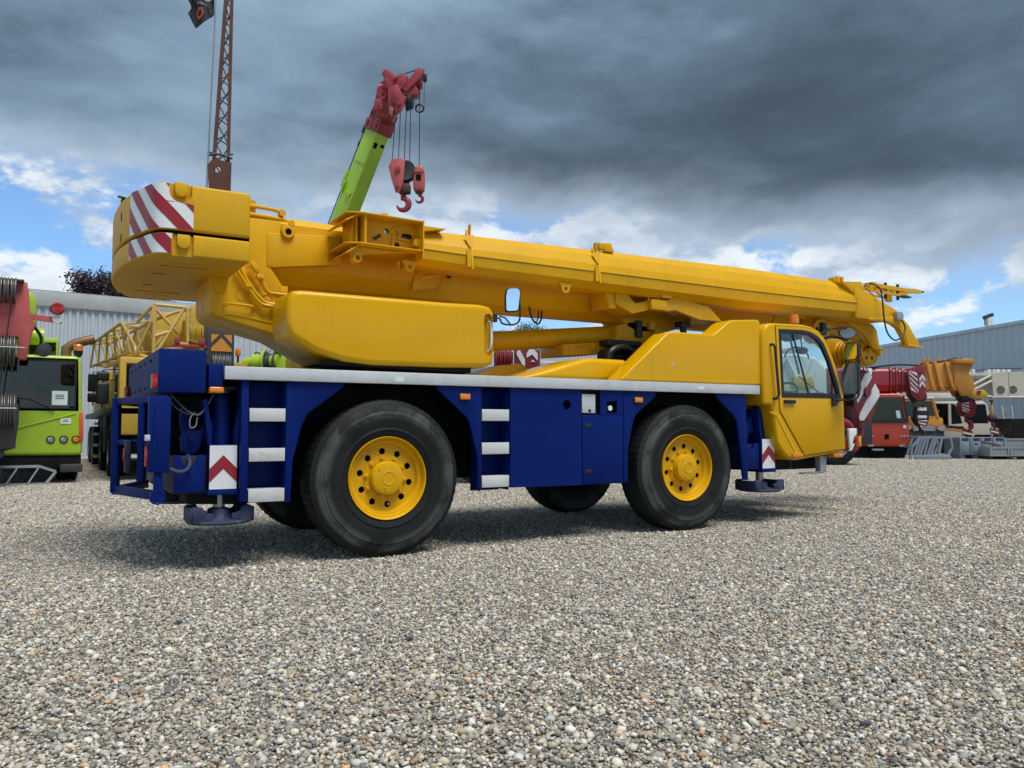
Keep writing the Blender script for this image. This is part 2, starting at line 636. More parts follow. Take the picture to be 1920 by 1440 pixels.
M['offwhite'] = paint('white_paint', (0.70, 0.71, 0.70), 0.45, 0.1, 0.05, 0.25, (0.40, 0.39, 0.36))
M['darkgrey'] = paint('dark_grey_paint', (0.035, 0.037, 0.040), 0.55, 0.0, 0.2, 0.4, (0.08, 0.075, 0.065))
M['greyblue'] = paint('grey_blue_plastic', (0.215, 0.255, 0.32), 0.55, 0.0, 0.08, 0.3, (0.12, 0.12, 0.12))
M['galv'] = paint('galvanised_steel', (0.36, 0.38, 0.40), 0.5, 0.0, 0.12, 0.35, (0.2, 0.19, 0.17), metal=0.4, scale=4)
M['sheet_pale'] = paint('pale_cladding', (0.50, 0.545, 0.60), 0.5, 0.0, 0.06, 0.25, (0.36, 0.37, 0.37), scale=0.5, streak=0.35)
M['sheet_blue'] = paint('blue_grey_cladding', (0.50, 0.55, 0.61), 0.5, 0.0, 0.06, 0.2, (0.40, 0.43, 0.46), scale=0.5, streak=0.3)
M['fascia'] = paint('concrete_fascia', (0.40, 0.42, 0.42), 0.7, 0.0, 0.08, 0.3, (0.28, 0.29, 0.28))
M['sheave_steel'] = paint('worn_sheave_steel', (0.17, 0.165, 0.16), 0.45, 0.0, 0.2, 0.5, (0.06, 0.05, 0.04), metal=0.6)
M['paper'] = paint('paper_sheet', (0.62, 0.74, 0.74), 0.7, 0.0, 0.02)
M['timber'] = paint('old_timber', (0.16, 0.085, 0.045), 0.8, 0.0, 0.2, 0.4)
M['headlight'] = paint('headlight_lens', (0.35, 0.36, 0.36), 0.12, 0.6, 0.1, metal=0.4)
M['brownpipe'] = paint('exhaust_pipe', (0.27, 0.15, 0.075), 0.5, 0.0, 0.2, 0.3, (0.1, 0.06, 0.04), metal=0.4)

# ------------------------------------------------------------------ gravel yard
import numpy as np


def gravel_mat(name, far=False):
    m, g, bs, out = new_mat(name)
    stops = [(0.00, (0.060, 0.064, 0.073)), (0.10, (0.130, 0.131, 0.136)), (0.24, (0.235, 0.229, 0.218)),
             (0.40, (0.345, 0.330, 0.300)), (0.52, (0.450, 0.405, 0.330)), (0.62, (0.380, 0.305, 0.215)),
             (0.70, (0.530, 0.500, 0.445)), (0.84, (0.650, 0.625, 0.575)), (1.00, (0.760, 0.740, 0.695))]
    geo = g.n('ShaderNodeNewGeometry')
    pos = geo.outputs['Position']
    if far:
        vo = g.n('ShaderNodeTexVoronoi')
        vo.inputs['Scale'].default_value = 38.0
        g.put(vo.inputs['Vector'], pos)
        sp = g.n('ShaderNodeSeparateColor')
        g.put(sp.inputs[0], vo.outputs['Color'])
        tone = sp.outputs[0]
        b = g.n('ShaderNodeBump')
        b.inputs['Distance'].default_value = 0.02
        g.put(b.inputs['Height'], g.math('SUBTRACT', 1.0, vo.outputs['Distance']))
        g.put(bs.inputs['Normal'], b.outputs[0])
    else:
        at = g.n('ShaderNodeAttribute', attribute_name='tone')
        tone = at.outputs['Fac']
    c = g.mix(1.0, g.ramp(tone, stops), (1.08, 1.05, 0.99), 'MULTIPLY')
    if not far:
        hue = g.n('ShaderNodeAttribute', attribute_name='hue').outputs['Fac']
        tint = g.ramp(hue, [(0.0, (0.74, 0.84, 1.0)), (0.14, (0.90, 0.95, 1.0)), (0.25, (1.0, 1.0, 1.0)), (0.80, (1.0, 0.99, 0.96)),
                            (0.90, (1.0, 0.90, 0.80)), (0.95, (1.0, 0.84, 0.76)), (0.98, (1.0, 0.68, 0.45)), (1.0, (0.95, 0.55, 0.30))])
        c = g.mix(1.0, c, tint, 'MULTIPLY')
    sp_n = g.noise(pos, 150.0, 3, 0.6)
    c = g.mix(g.math('MULTIPLY', g.step(sp_n, 0.35, 0.75), 0.30), c, (0.33, 0.31, 0.275))
    # trodden, dustier areas of the yard
    wear = g.step(g.noise(pos, 0.33, 4, 0.55), 0.38, 0.68)
    c = g.mix(g.math('MULTIPLY', wear, 0.22), c, (0.33, 0.315, 0.285))
    g.put(bs.inputs['Base Color'], c)
    bs.inputs['Roughness'].default_value = 0.78
    bs.inputs['Specular IOR Level'].default_value = 0.3
    return m


GRAVEL = gravel_mat('gravel_pebbles')
M['soil'] = paint('fine_sand_between_pebbles', (0.25, 0.23, 0.195), 0.95, 0.0, 0.3, 0.6, (0.16, 0.145, 0.12), scale=9.0, spec=0.1)

g_mb = MB()
g_mb.add([(-500, -500, -0.016), (500, -500, -0.016), (500, 500, -0.016), (-500, 500, -0.016)], [(0, 1, 2, 3)])
gob = g_mb.build('ground', gravel_mat('gravel_far', True), smooth=False)
tag(gob, 'pale gravel ground of the storage yard', 'ground', kind='structure')
s_mb = MB()
s_mb.add([(-14, -9, -0.010), (60, -9, -0.010), (60, 60, -0.010), (-14, 60, -0.010)], [(0, 1, 2, 3)])
sob = s_mb.build('yard_sand', M['soil'], smooth=False)
tag(sob, 'sandy bed between the pebbles of the yard', 'ground', kind='structure')


def gravel_patch(seed, n=4500):
    rng = np.random.default_rng(seed)
    bm = bmesh.new()
    bmesh.ops.create_icosphere(bm, subdivisions=1, radius=1.0)
    bm.verts.index_update()
    ico_v = np.array([v.co[:] for v in bm.verts])
    ico_f = np.array([[v.index for v in f.verts] for f in bm.faces])
    bm.free()
    nv, nf = len(ico_v), len(ico_f)
    # jittered grid so the bed is evenly covered
    k = int(math.sqrt(n)) + 1
    gx, gy = np.meshgrid(np.arange(k), np.arange(k))
    px = ((gx + rng.random((k, k))) / k).ravel()
    py = ((gy + rng.random((k, k))) / k).ravel()
    n = len(px)
    size = np.clip(rng.lognormal(math.log(0.0085), 0.43, n), 0.0040, 0.027)
    asp = rng.uniform(0.55, 1.0, n)
    flat = rng.uniform(0.38, 0.75, n)
    yaw = rng.uniform(0, 2 * math.pi, n)
    tx, ty = rng.normal(0, 0.25, n), rng.normal(0, 0.25, n)
    zc = rng.uniform(-0.010, 0.004, n) + size * flat * 0.3
    V = np.repeat(ico_v[None], n, 0)
    # lumpy pebbles
    dirs = rng.normal(0, 1, (n, 3, 3))
    dirs /= np.linalg.norm(dirs, axis=2, keepdims=True)
    for j in range(3):
        dt = np.einsum('nvk,nk->nv', V, dirs[:, j])
        V = V * (1 - 0.16 * np.clip(dt - 0.35, 0, 1))[..., None]
    V = V * np.stack([size, size * asp, size * flat], 1)[:, None, :]
    V[..., 2] += V[..., 0] * tx[:, None] + V[..., 1] * ty[:, None]
    c, s = np.cos(yaw)[:, None], np.sin(yaw)[:, None]
    x, y = V[..., 0] * c - V[..., 1] * s, V[..., 0] * s + V[..., 1] * c
    V = np.stack([x + px[:, None] - 0.5, y + py[:, None] - 0.5, V[..., 2] + zc[:, None]], 2)
    F = (ico_f[None] + (np.arange(n) * nv)[:, None, None]).reshape(-1, 3)
    me = bpy.data.meshes.new('gravel_patch')
    me.vertices.add(n * nv)
    me.vertices.foreach_set('co', V.reshape(-1).astype(np.float32))
    me.loops.add(len(F) * 3)
    me.loops.foreach_set('vertex_index', F.reshape(-1).astype(np.int32))
    me.polygons.add(len(F))
    me.polygons.foreach_set('loop_start', np.arange(0, len(F) * 3, 3, dtype=np.int32))
    me.polygons.foreach_set('use_smooth', np.ones(len(F), dtype=bool))
    me.update()
    at = me.attributes.new('tone', 'FLOAT', 'POINT')
    tone = np.clip(rng.beta(1.55, 1.25, n), 0, 1)
    at.data.foreach_set('value', np.repeat(tone, nv).astype(np.float32))
    at = me.attributes.new('hue', 'FLOAT', 'POINT')
    at.data.foreach_set('value', np.repeat(rng.random(n), nv).astype(np.float32))
    me.materials.append(GRAVEL)
    return me


def gravel():
    rng = random.Random(5)
    cx, cy = cam.location.x, cam.location.y
    fx, fy = math.sin(YAW), math.cos(YAW)
    pts, rot, pick = [], [], []
    for i in range(-14, 60):
        for j in range(-9, 60):
            dx, dy = i + 0.5 - cx, j + 0.5 - cy
            dep, lat = dx * fx + dy * fy, dx * fy - dy * fx
            if dep < -0.5 or dep > 52 or abs(lat) > 2.5 + dep * 0.80:
                continue
            pts.append((i + 0.5, j + 0.5, 0.0))
            rot.append(rng.randrange(4) * math.pi / 2)
            pick.append(rng.randrange(3))
    me = bpy.data.meshes.new('gravel')
    me.from_pydata(pts, [], [])
    a = me.attributes.new('turn', 'FLOAT', 'POINT')
    a.data.foreach_set('value', rot)
    a = me.attributes.new('pick', 'INT', 'POINT')
    a.data.foreach_set('value', pick)
    me.materials.append(GRAVEL)
    o = bpy.data.objects.new('gravel', me)
    col.objects.link(o)
    tag(o, 'loose rounded pebbles in white grey and tan covering the yard', 'gravel', kind='stuff')
    ng = bpy.data.node_groups.new('scatter_gravel', 'GeometryNodeTree')
    ng.interface.new_socket('Geometry', in_out='INPUT', socket_type='NodeSocketGeometry')
    ng.interface.new_socket('Geometry', in_out='OUTPUT', socket_type='NodeSocketGeometry')
    nn, ll = ng.nodes, ng.links
    gi, go = nn.new('NodeGroupInput'), nn.new('NodeGroupOutput')
    g2i = nn.new('GeometryNodeGeometryToInstance')
    for k in range(3):
        po = bpy.data.objects.new('gravel_patch', gravel_patch(11 + k))
        oi = nn.new('GeometryNodeObjectInfo')
        oi.inputs['Object'].default_value = po
        ll.new(oi.outputs['Geometry'], g2i.inputs[0])
    iop = nn.new('GeometryNodeInstanceOnPoints')
    ll.new(gi.outputs[0], iop.inputs['Points'])
    ll.new(g2i.outputs[0], iop.inputs['Instance'])
    iop.inputs['Pick Instance'].default_value = True
    na = nn.new('GeometryNodeInputNamedAttribute')
    na.data_type = 'INT'
    na.inputs['Name'].default_value = 'pick'
    ll.new(na.outputs['Attribute'], iop.inputs['Instance Index'])
    nr = nn.new('GeometryNodeInputNamedAttribute')
    nr.data_type = 'FLOAT'
    nr.inputs['Name'].default_value = 'turn'
    cv = nn.new('ShaderNodeCombineXYZ')
    ll.new(nr.outputs['Attribute'], cv.inputs[2])
    ll.new(cv.outputs[0], iop.inputs['Rotation'])
    ll.new(iop.outputs[0], go.inputs[0])
    md = o.modifiers.new('scatter', 'NODES')
    md.node_group = ng


gravel()

# ================================================================== main crane: yellow and blue two-axle city crane
CR = thing('mobile_crane', 'large yellow mobile crane with blue chassis standing alone in front on the gravel', 'mobile crane', (1.73, 1.24, 0), offset=True)
CY = 1.24                       # centre line
far = lambda y: 2 * CY - y


def part(mb, name, mat, parent=CR, **kw):
    return mb.build(name, M[mat] if isinstance(mat, str) else mat, parent, **kw)


# ---- wheels (built round the origin, outer face towards -y)
def tyre_mesh():
    n, rows = 240, 7
    mb = MB()
    side = [(0.352, 0.035), (0.375, 0.012), (0.42, -0.004), (0.435, 0.002), (0.50, -0.008), (0.56, -0.006), (0.572, 0.004), (0.615, 0.012), (0.640, 0.022), (0.655, 0.030)]
    tread_y = [0.042 + (0.375 - 0.084) * k / rows for k in range(rows + 1)]
    W = 0.375
    rings = []
    for i in range(n):
        a = 2 * math.pi * i / n
        ring = [(r_, y) for r_, y in side]
        for k, y in enumerate(tread_y):
            ph = (i + (2 if k in (2, 5) else 0)) % 4
            r_ = 0.686
            if k in (0, rows):
                r_ = 0.677 if ph < 2 else 0.672
            elif k in (2, 5):
                r_ = 0.679
            elif ph == 3:
                r_ = 0.678
            ring.append((r_, y + (0.008 if ph < 2 else -0.004) * (1 if k in (1, 2, 5, 6) else 0)))
        ring += [(r_, W - y) for r_, y in reversed(side)]
        rings.append([(r_ * math.cos(a), y, r_ * math.sin(a)) for r_, y in ring])
    m = len(rings[0])
    fs = []
    for i in range(n):
        i2 = (i + 1) % n
        fs += [(i * m + k, i * m + k + 1, i2 * m + k + 1, i2 * m + k) for k in range(m - 1)]
    mb.add([p for r_ in rings for p in r_], fs)
    me = mb.mesh('tyre', ang=24)
    me.materials.append(M['tyre'])
    return me


def rim_mesh():
    mb = MB()
    # flange, lock ring and barrel
    mb.lathe([(0.318, 0.33), (0.318, 0.10), (0.322, 0.055), (0.330, 0.040), (0.334, 0.044), (0.338, 0.030), (0.345, 0.012),
              (0.356, 0.006), (0.360, 0.016), (0.357, 0.036), (0.345, 0.05), (0.340, 0.34)], n=72)
    mb.lathe([(0.322, 0.056), (0.300, 0.062), (0.290, 0.082), (0.284, 0.094)], n=72)
    # disc with ten hand holes
    holes = [circle(0.232 * math.cos(2 * math.pi * k / 10), 0.232 * math.sin(2 * math.pi * k / 10), 0.029, 16) for k in range(10)]
    mb.plate(circle(0, 0, 0.285, 72), holes, 'y', 0.092, 0.108)
    mb.lathe([(0.200, 0.092), (0.193, 0.083), (0.150, 0.080)], n=60)
    me = mb.mesh('rim', ang=28)
    me.materials.append(M['yellow'])
    return me


def hub_mesh():
    mb = MB()
    mb.lathe([(0.001, 0.004), (0.052, 0.004), (0.056, 0.0), (0.060, 0.005), (0.128, 0.007), (0.140, 0.012), (0.146, 0.024), (0.147, 0.081), (0.150, 0.09)], n=56)
    for a, r_, s in ((-1.75, 0.085, 0.009), (-1.55, 0.105, 0.012), (2.5, 0.115, 0.007)):
        mb.lathe([(0.001, -0.004), (s, -0.003), (s, 0.01)], (r_ * math.cos(a), 0.004, r_ * math.sin(a)), n=10)
    me = mb.mesh('hub_cap', ang=28)
    me.materials.append(M['yellow'])
    return me


def bolt_mesh():
    mb = MB()
    mb.lathe([(0.001, -0.024), (0.013, -0.022), (0.015, 0.0)], n=6)
    mb.lathe([(0.014, -0.008), (0.024, -0.005), (0.025, 0.006)], n=12)
    me = mb.mesh('wheel_bolt')
    me.materials.append(M['yellow'])
    return me


ty_me, rim_me, hub_me, bolt_me = tyre_mesh(), rim_mesh(), hub_mesh(), bolt_mesh()
drum_me = MB().lathe([(0.001, 0.16), (0.30, 0.16), (0.305, 0.34), (0.001, 0.34)], n=40).mesh('brake_drum')
drum_me.materials.append(M['under_black'])
valve_me = MB().lathe([(0.001, -0.012), (0.012, -0.01), (0.014, 0.02)], n=10).mesh('valve')
valve_me.materials.append(M['steel'])


def wheel(x, near, spin):
    w = sub_empty('wheel', CR, (x, 0.0 if near else 2 * CY, 0.681), (0, 0, 0 if near else math.pi))
    t = link('tyre', ty_me, w)
    t.rotation_euler = (0, spin * 1.7, 0)
    r_ = link('rim', rim_me, w)
    r_.rotation_euler = (0, spin, 0)
    link('hub_cap', hub_me, w).rotation_euler = (0, spin * 0.5, 0)
    link('brake_drum', drum_me, w)
    for k in range(10):
        a = 2 * math.pi * (k + 0.5) / 10 + spin
        link('wheel_bolt', bolt_me, w, (0.176 * math.cos(a), 0.082, 0.176 * math.sin(a)))
    a = -1.42
    link('valve', valve_me, w, (0.232 * math.cos(a), 0.10, 0.232 * math.sin(a)))


wheel(0.0, True, 0.20)
wheel(3.45, True, 0.42)
wheel(0.0, False, 0.5)
wheel(3.45, False, 0.1)
axle = MB()
for x in (0.0, 3.45):
    axle.cyl((x, 0.3, 0.68), (x, 2.18, 0.68), 0.10, 16)
    axle.ball((x, CY, 0.68), 0.24, 10)
axle.each('axle', M['under_black'], CR)

# ---- frame and deck
part(MB().box(-1.72, 5.2, 0.62, 1.86, 0.80, 1.42), 'chassis_frame', 'under_black', bevel=0.02)
part(MB().box(-1.37, 4.57, 0.05, 2.43, 1.535, 1.592), 'deck', 'galv')
for a, b in ((0.0, 0.045), (2.435, 2.48)):
    part(MB().box(-1.37, 4.57, a, b, 1.497, 1.601), 'deck_edge', 'alu', bevel=0.005)
st = MB()
st.box(-0.115, -0.02, -0.0025, 0.0, 1.512, 1.545)
part(MB().box(0.05, 0.135, -0.003, 0.0, 1.518, 1.562), 'sticker', M['paper'])
part(MB().box(3.60, 3.69, -0.003, 0.0, 1.532, 1.566), 'sticker', M['white'])

# ---- side panels (near side, then mirrored)
FA = [(-0.88, 1.496), (-0.393, 1.496), (-0.397, 1.464), (-0.702, 1.236), (-0.751, 1.139), (-0.822, 0.856), (-0.838, 0.511), (-0.88, 0.511)]
FB = [(0.466, 1.496), (0.472, 1.466), (0.77, 1.213), (0.798, 1.164), (0.882, 0.855), (0.888, 0.555), (0.925, 0.549), (0.925, 1.496)]
FC = [(2.592, 1.496), (3.046, 1.496), (3.031, 1.453), (2.761, 1.252), (2.717, 1.169), (2.651, 0.904), (2.641, 0.555), (2.592, 0.549)]
FD = [(3.899, 1.496), (4.367, 1.496), (4.389, 0.515), (4.321, 0.515), (4.225, 1.185), (4.167, 1.257), (3.906, 1.452)]
for poly in (FA, FB, FC, FD):
    part(MB().prism(poly, 'y', 0.030, 0.062), 'fender_panel', 'blue', bevel=0.004)
    part(MB().prism(poly, 'y', far(0.062), far(0.030)), 'fender_panel', 'blue', bevel=0.004)
# near-black sheets paint in the shade under the deck and in the arches
part(MB().box(-1.36, 4.56, 0.065, 2.415, 1.515, 1.533), 'deck_shade_sheet', 'under_black')
part(MB().box(-0.88, 4.36, 0.60, 0.62, 0.62, 1.50), 'arch_shade_sheet', 'under_black')
part(MB().box(-0.88, 4.36, 1.86, 1.88, 0.62, 1.50), 'arch_shade_sheet', 'under_black')


def ladder(x0, x1, zs, left_post):
    part(MB().box(x0, x1, 0.24, 0.26, 0.52, 1.49), 'ladder_back', 'blue', bevel=0.003)
    part(MB().box(x0 - 0.004, x0 + 0.004, 0.06, 0.25, 0.53, 1.49), 'ladder_cheek', 'blue')
    part(MB().box(x1 - 0.004, x1 + 0.004, 0.06, 0.25, 0.53, 1.49), 'ladder_cheek', 'blue')
    if left_post:
        part(MB().box(-1.235, -1.178, 0.03, 0.25, 0.535, 1.496), 'ladder_post', 'blue', bevel=0.004)
    for z0, z1 in zs:
        t = MB().box(x0 + 0.006, x1 - 0.006, 0.030, 0.050, z0, z1)
        t.box(x0 + 0.006, x1 - 0.006, 0.050, 0.20, z1 - 0.02, z1 - 0.002)
        part(t, 'step', 'step', bevel=0.003)


ladder(-1.176, -0.880, ((1.168, 1.273), (0.848, 0.953), (0.525, 0.630)), True)
ladder(0.926, 1.228, ((1.179, 1.287), (0.869, 0.977), (0.561, 0.668)), False)

# ---- tank box, doors, control panel
part(MB().box(1.245, 2.585, 0.08, 0.60, 0.55, 1.513), 'tank_box', 'under_black')
door = MB().plate([(1.236, 0.551), (2.062, 0.543), (2.062, 1.496), (1.236, 1.496)], [circle(1.885, 1.341, 0.047, 24)], 'y', 0.030, 0.055)
door.lathe([(0.047, 0.030), (0.047, 0.10)], (1.885, 0, 1.341), n=24)
d1 = part(door, 'tank_door', 'blue', ang=25)
part(MB().lathe([(0.001, 0.0), (0.046, 0.0)], (1.885, 0.079, 1.341), n=24), 'filler_hole_shade', 'hole', parent=d1)
d2 = part(MB().box(2.072, 2.583, 0.030, 0.055, 0.545, 1.245), 'locker_door', 'blue', bevel=0.003)
for z in (1.135, 0.676):
    part(MB().box(2.105, 2.18, 0.024, 0.032, z - 0.022, z + 0.022), 'latch', 'black', parent=d2, bevel=0.004)
up = MB().plate([(2.295, 1.250), (2.583, 1.250), (2.583, 1.496), (2.295, 1.496)], [[(2.379, 1.262), (2.509, 1.262), (2.509, 1.385), (2.379, 1.385)]], 'y', 0.030, 0.055)
part(up, 'locker_panel', 'blue', ang=25)
part(MB().box(2.36, 2.53, 0.074, 0.079, 1.25, 1.40), 'switch_recess_shade', 'hole')
part(MB().lathe([(0.001, -0.03), (0.026, -0.03), (0.034, -0.02), (0.036, 0.03)], (2.43, 0.07, 1.315), n=20), 'switch_knob', 'chrome')
lid = part(MB().box(2.072, 2.238, 0.036, 0.050, 1.262, 1.452), 'control_lid', 'alu', bevel=0.004)
part(MB().lathe([(0.001, -0.008), (0.016, -0.006), (0.018, 0.004)], (2.165, 0.036, 1.285), n=12), 'lid_lock', 'black', parent=lid)


def marker(x, z, y=0.03, w=0.075, h=0.034):
    o = part(MB().box(x - w, x + w, y - 0.008, y, z - h, z + h), 'side_marker', 'black', bevel=0.003)
    part(MB().box(x - w + 0.008, x + w - 0.008, y - 0.024, y - 0.008, z - h + 0.007, z + h - 0.007), 'lens', 'amber', parent=o, bevel=0.008, seg=3)


marker(0.747, 1.399, w=0.060, h=0.034)
marker(2.784, 1.403, w=0.060, h=0.034)

# ---- rear boxes
rb = part(MB().box(-1.842, -1.500, 0.05, 2.43, 1.388, 1.722), 'rear_box', 'blue', bevel=0.008)
slots = MB()
for y in (0.55, 0.95, 1.35, 1.75, 2.15):
    for z in (1.66, 1.45):
        slots.box(-1.846, -1.843, y - 0.06, y + 0.06, z - 0.008, z + 0.008)
slots.each('louvre_slot_shade', M['hole'], rb)
for y0, y1 in ((0.06, 0.19), (2.29, 2.42)):
    part(MB().box(-1.885, -1.843, y0, y1, 1.418, 1.525), 'tail_lamp', 'redlens', parent=rb, bevel=0.006)
part(MB().box(-1.482, -1.374, 0.045, 0.40, 1.440, 1.618), 'rear_locker', 'blue', bevel=0.005)
o = part(MB().box(-1.478, -1.366, 0.03, 0.16, 1.388, 1.437), 'side_lamp', 'amber', bevel=0.012, seg=3)
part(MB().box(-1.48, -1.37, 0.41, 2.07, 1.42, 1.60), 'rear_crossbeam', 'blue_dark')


def chevron(x0, x1, z0, z1, y, parent):
    """white plate with one red chevron pointing up"""
    pl = part(MB().box(x0, x1, y - 0.006, y, z0, z1), 'warning_plate', 'white', parent=parent)
    xm, h = (x0 + x1) / 2, z1 - z0
    k = 0.82 * (x1 - x0) / 2
    a, b = z0 + 0.16 * h, z0 + 0.47 * h
    pts = [(x0, a), (xm, a + k * 1.25), (x1, a), (x1, b), (xm, b + k * 1.25), (x0, b)]
    part(MB().prism(pts, 'y', y - 0.009, y - 0.0065), 'chevron', 'red', parent=pl)


def jack(x, mirror=False, front=False):
    """near-side outrigger jack: foot plate, ram, housing with warning plate"""
    y0 = 0.10
    f = (lambda y: far(y)) if mirror else (lambda y: y)
    b = lambda mb, *a: mb.box(a[0], a[1], min(f(a[2]), f(a[3])), max(f(a[2]), f(a[3])), a[4], a[5])
    yc = f(0.24)
    hs = part(b(MB(), x - 0.105, x + 0.105, 0.10, 0.40, 0.615, 0.985), 'jack_housing', 'blue', bevel=0.006)
    part(b(MB(), x - 0.115, x + 0.115, 0.085, 0.42, 0.59, 0.625), 'jack_flange', 'blue', parent=hs, bevel=0.005)
    ram = MB().lathe([(0.001, 1.385), (0.055, 1.385), (0.062, 1.375), (0.064, 1.345), (0.070, 1.34), (0.070, 0.98)], (x, yc, 0), 'z', 24)
    part(ram, 'jack_cylinder', 'blue', parent=hs)
    part(MB().cyl((x, yc, 0.60), (x, yc, 0.45), 0.045, 16), 'jack_rod', 'steel', parent=hs)
    foot = MB()
    foot.lathe([(0.001, 0.0), (0.235, 0.0), (0.245, 0.012), (0.240, 0.028), (0.20, 0.030), (0.10, 0.045), (0.085, 0.11), (0.05, 0.125), (0.001, 0.125)], (x, yc, 0.36), 'z', 32)
    for s in (-1, 1):
        foot.prism([(x + s * 0.235, 0.375), (x + s * 0.225, 0.50), (x + s * 0.15, 0.50), (x + s * 0.13, 0.46), (x + s * 0.07, 0.44), (x + s * 0.07, 0.375)], 'y', yc - 0.16, yc - 0.13)
        foot.prism([(x + s * 0.235, 0.375), (x + s * 0.225, 0.50), (x + s * 0.15, 0.50), (x + s * 0.13, 0.46), (x + s * 0.07, 0.44), (x + s * 0.07, 0.375)], 'y', yc + 0.13, yc + 0.16)
        foot.box(x + s * 0.23 - 0.012, x + s * 0.23 + 0.012, yc - 0.16, yc + 0.16, 0.375, 0.49)
    part(foot, 'jack_foot', 'blue_dusty', parent=hs, bevel=0.004)
    if not mirror:
        chevron(x - 0.103, x + 0.103, 0.635, 0.978, 0.099, hs)
        # guides beside the ram
        g_ = MB()
        for s in (-1, 1):
            g_.prism([(x + s * 0.12, 0.98), (x + s * 0.12, 1.06), (x + s * 0.155, 1.34), (x + s * 0.125, 1.34), (x + s * 0.085, 1.08), (x + s * 0.085, 0.98)], 'y', 0.11, 0.30)
        part(g_, 'ram_guide', 'blue', parent=hs, bevel=0.004)
    return hs


jr = jack(-1.352)
jack(-1.352, True)
jf = jack(4.80)
jack(4.80, True)
# rear outrigger beam plate with round notch
arc = [(-1.60 + 0.062 * math.cos(a), 0.895 + 0.062 * math.sin(a) * 1.3) for a in [R(180 + 180 * k / 12) for k in range(13)]]
part(MB().prism([(-1.708, 0.62), (-1.490, 0.615), (-1.490, 0.905), (-1.538, 0.905)] + arc[::-1] + [(-1.662, 0.905), (-1.708, 0.908)], 'y', 0.12, 0.15), 'beam_plate', 'blue', bevel=0.004)
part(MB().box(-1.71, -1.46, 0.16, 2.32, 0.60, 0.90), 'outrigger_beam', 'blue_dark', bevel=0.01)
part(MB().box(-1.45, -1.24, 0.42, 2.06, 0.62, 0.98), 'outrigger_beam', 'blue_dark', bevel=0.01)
part(MB().box(-1.70, -1.46, 0.45, 2.03, 0.91, 1.38), 'rear_bulkhead', 'under_black')
part(MB().prism([(-1.60, 0.52), (-1.20, 0.50), (-0.90, 0.52), (-1.10, 0.62), (-1.60, 0.62)], 'y', 0.20, 0.60), 'skirt', 'under_black')
# bent casting above the beam
tow = MB()
tow.tube([(-1.60, 0.32, 1.27), (-1.605, 0.30, 1.17), (-1.585, 0.27, 1.06), (-1.60, 0.25, 0.97)], [0.045, 0.05, 0.058, 0.045], 10, 4)
tow.prism([(-1.60, 1.09), (-1.52, 1.10), (-1.44, 1.19), (-1.40, 1.18), (-1.40, 1.05), (-1.49, 1.03), (-1.52, 0.93), (-1.58, 0.90), (-1.645, 0.93), (-1.65, 1.05)], 'y', 0.21, 0.29)
tow.cyl((-1.575, 0.17, 1.03), (-1.575, 0.30, 1.03), 0.024, 12)
part(tow, 'lock_lever', 'blue', bevel=0.005)
hs_ = MB()
hs_.tube([(-1.70, 0.40, 1.38), (-1.66, 0.22, 1.30), (-1.60, 0.16, 1.24), (-1.53, 0.14, 1.22), (-1.47, 0.14, 1.30), (-1.42, 0.2, 1.38)], 0.006, 6, 5)
hs_.tube([(-1.74, 0.40, 1.38), (-1.68, 0.25, 1.27), (-1.58, 0.17, 1.22), (-1.50, 0.15, 1.25), (-1.42, 0.2, 1.38)], 0.005, 6, 5)
hs_.tube([(-1.56, 0.15, 1.24), (-1.60, 0.12, 1.19), (-1.60, 0.11, 1.12), (-1.56, 0.12, 1.13), (-1.545, 0.14, 1.2)], 0.005, 6, 5)
part(hs_, 'wiring', paint('pale_cable', (0.20, 0.21, 0.23), 0.5))
part(MB().tube([(-1.735, 0.10, 0.80), (-1.69, 0.07, 0.78), (-1.63, 0.07, 0.79), (-1.60, 0.10, 0.84), (-1.60, 0.2, 0.90)], 0.016, 8, 5), 'hydraulic_hose', 'blue_dusty')

# ---- rear lamp frame, swung out
A0, B0 = Vector((-1.80, 0.05, 0)), Vector((-2.06, 0.86, 0))
fr = MB()
up_ = lambda p, z: (p.x, p.y, z)
fr.bar(up_(B0, 0.585), up_(B0, 1.36), 0.055, 0.10, (0.3, 1, 0))
fr.bar(up_(B0, 1.335), up_(A0, 1.335), 0.055, 0.055)
fr.bar(up_(B0, 0.61), up_(A0, 0.60), 0.055, 0.07)
fr.bar(up_(B0 * 0.98 + A0 * 0.02, 1.0), up_(A0 * 0.9 + B0 * 0.1, 1.0), 0.04, 0.04)
Q = B0 * 0.42 + A0 * 0.58
fr.bar(up_(Q, 0.70), up_(Q, 1.31), 0.05, 0.13, (0.3, 1, 0))
rfm = part(fr, 'lamp_frame', 'blue', bevel=0.005)
post = part(MB().prism([(-1.905, 1.358), (-1.750, 1.350), (-1.756, 0.775), (-1.905, 0.785)], 'y', 0.02, 0.10), 'frame_post', 'blue', parent=rfm, bevel=0.006)
part(MB().prism([(-1.86, 0.80), (-1.80, 0.80), (-1.79, 0.56), (-1.86, 0.56)], 'y', 0.04, 0.09), 'frame_foot', 'blue', parent=rfm, bevel=0.006)
part(MB().prism([(-1.868, 1.30), (-1.858, 1.30), (-1.862, 0.83), (-1.872, 0.83)], 'y', 0.012, 0.0195), 'post_rib', 'blue', parent=rfm)
part(MB().box(-1.925, -1.906, 0.03, 0.09, 0.825, 0.985), 'tail_lamp', 'redlens', parent=rfm, bevel=0.006)
part(MB().box(-1.93, -1.895, 0.00, 0.06, 1.02, 1.065), 'latch', 'alu', parent=rfm, bevel=0.004)
part(MB().lathe([(0.001, 0.004), (0.040, 0.004), (0.046, 0.0), (0.056, 0.002), (0.058, 0.04), (0.001, 0.04)], (-1.83, 0.035, 0.595), n=28), 'hinge_disc', 'blue', parent=rfm)
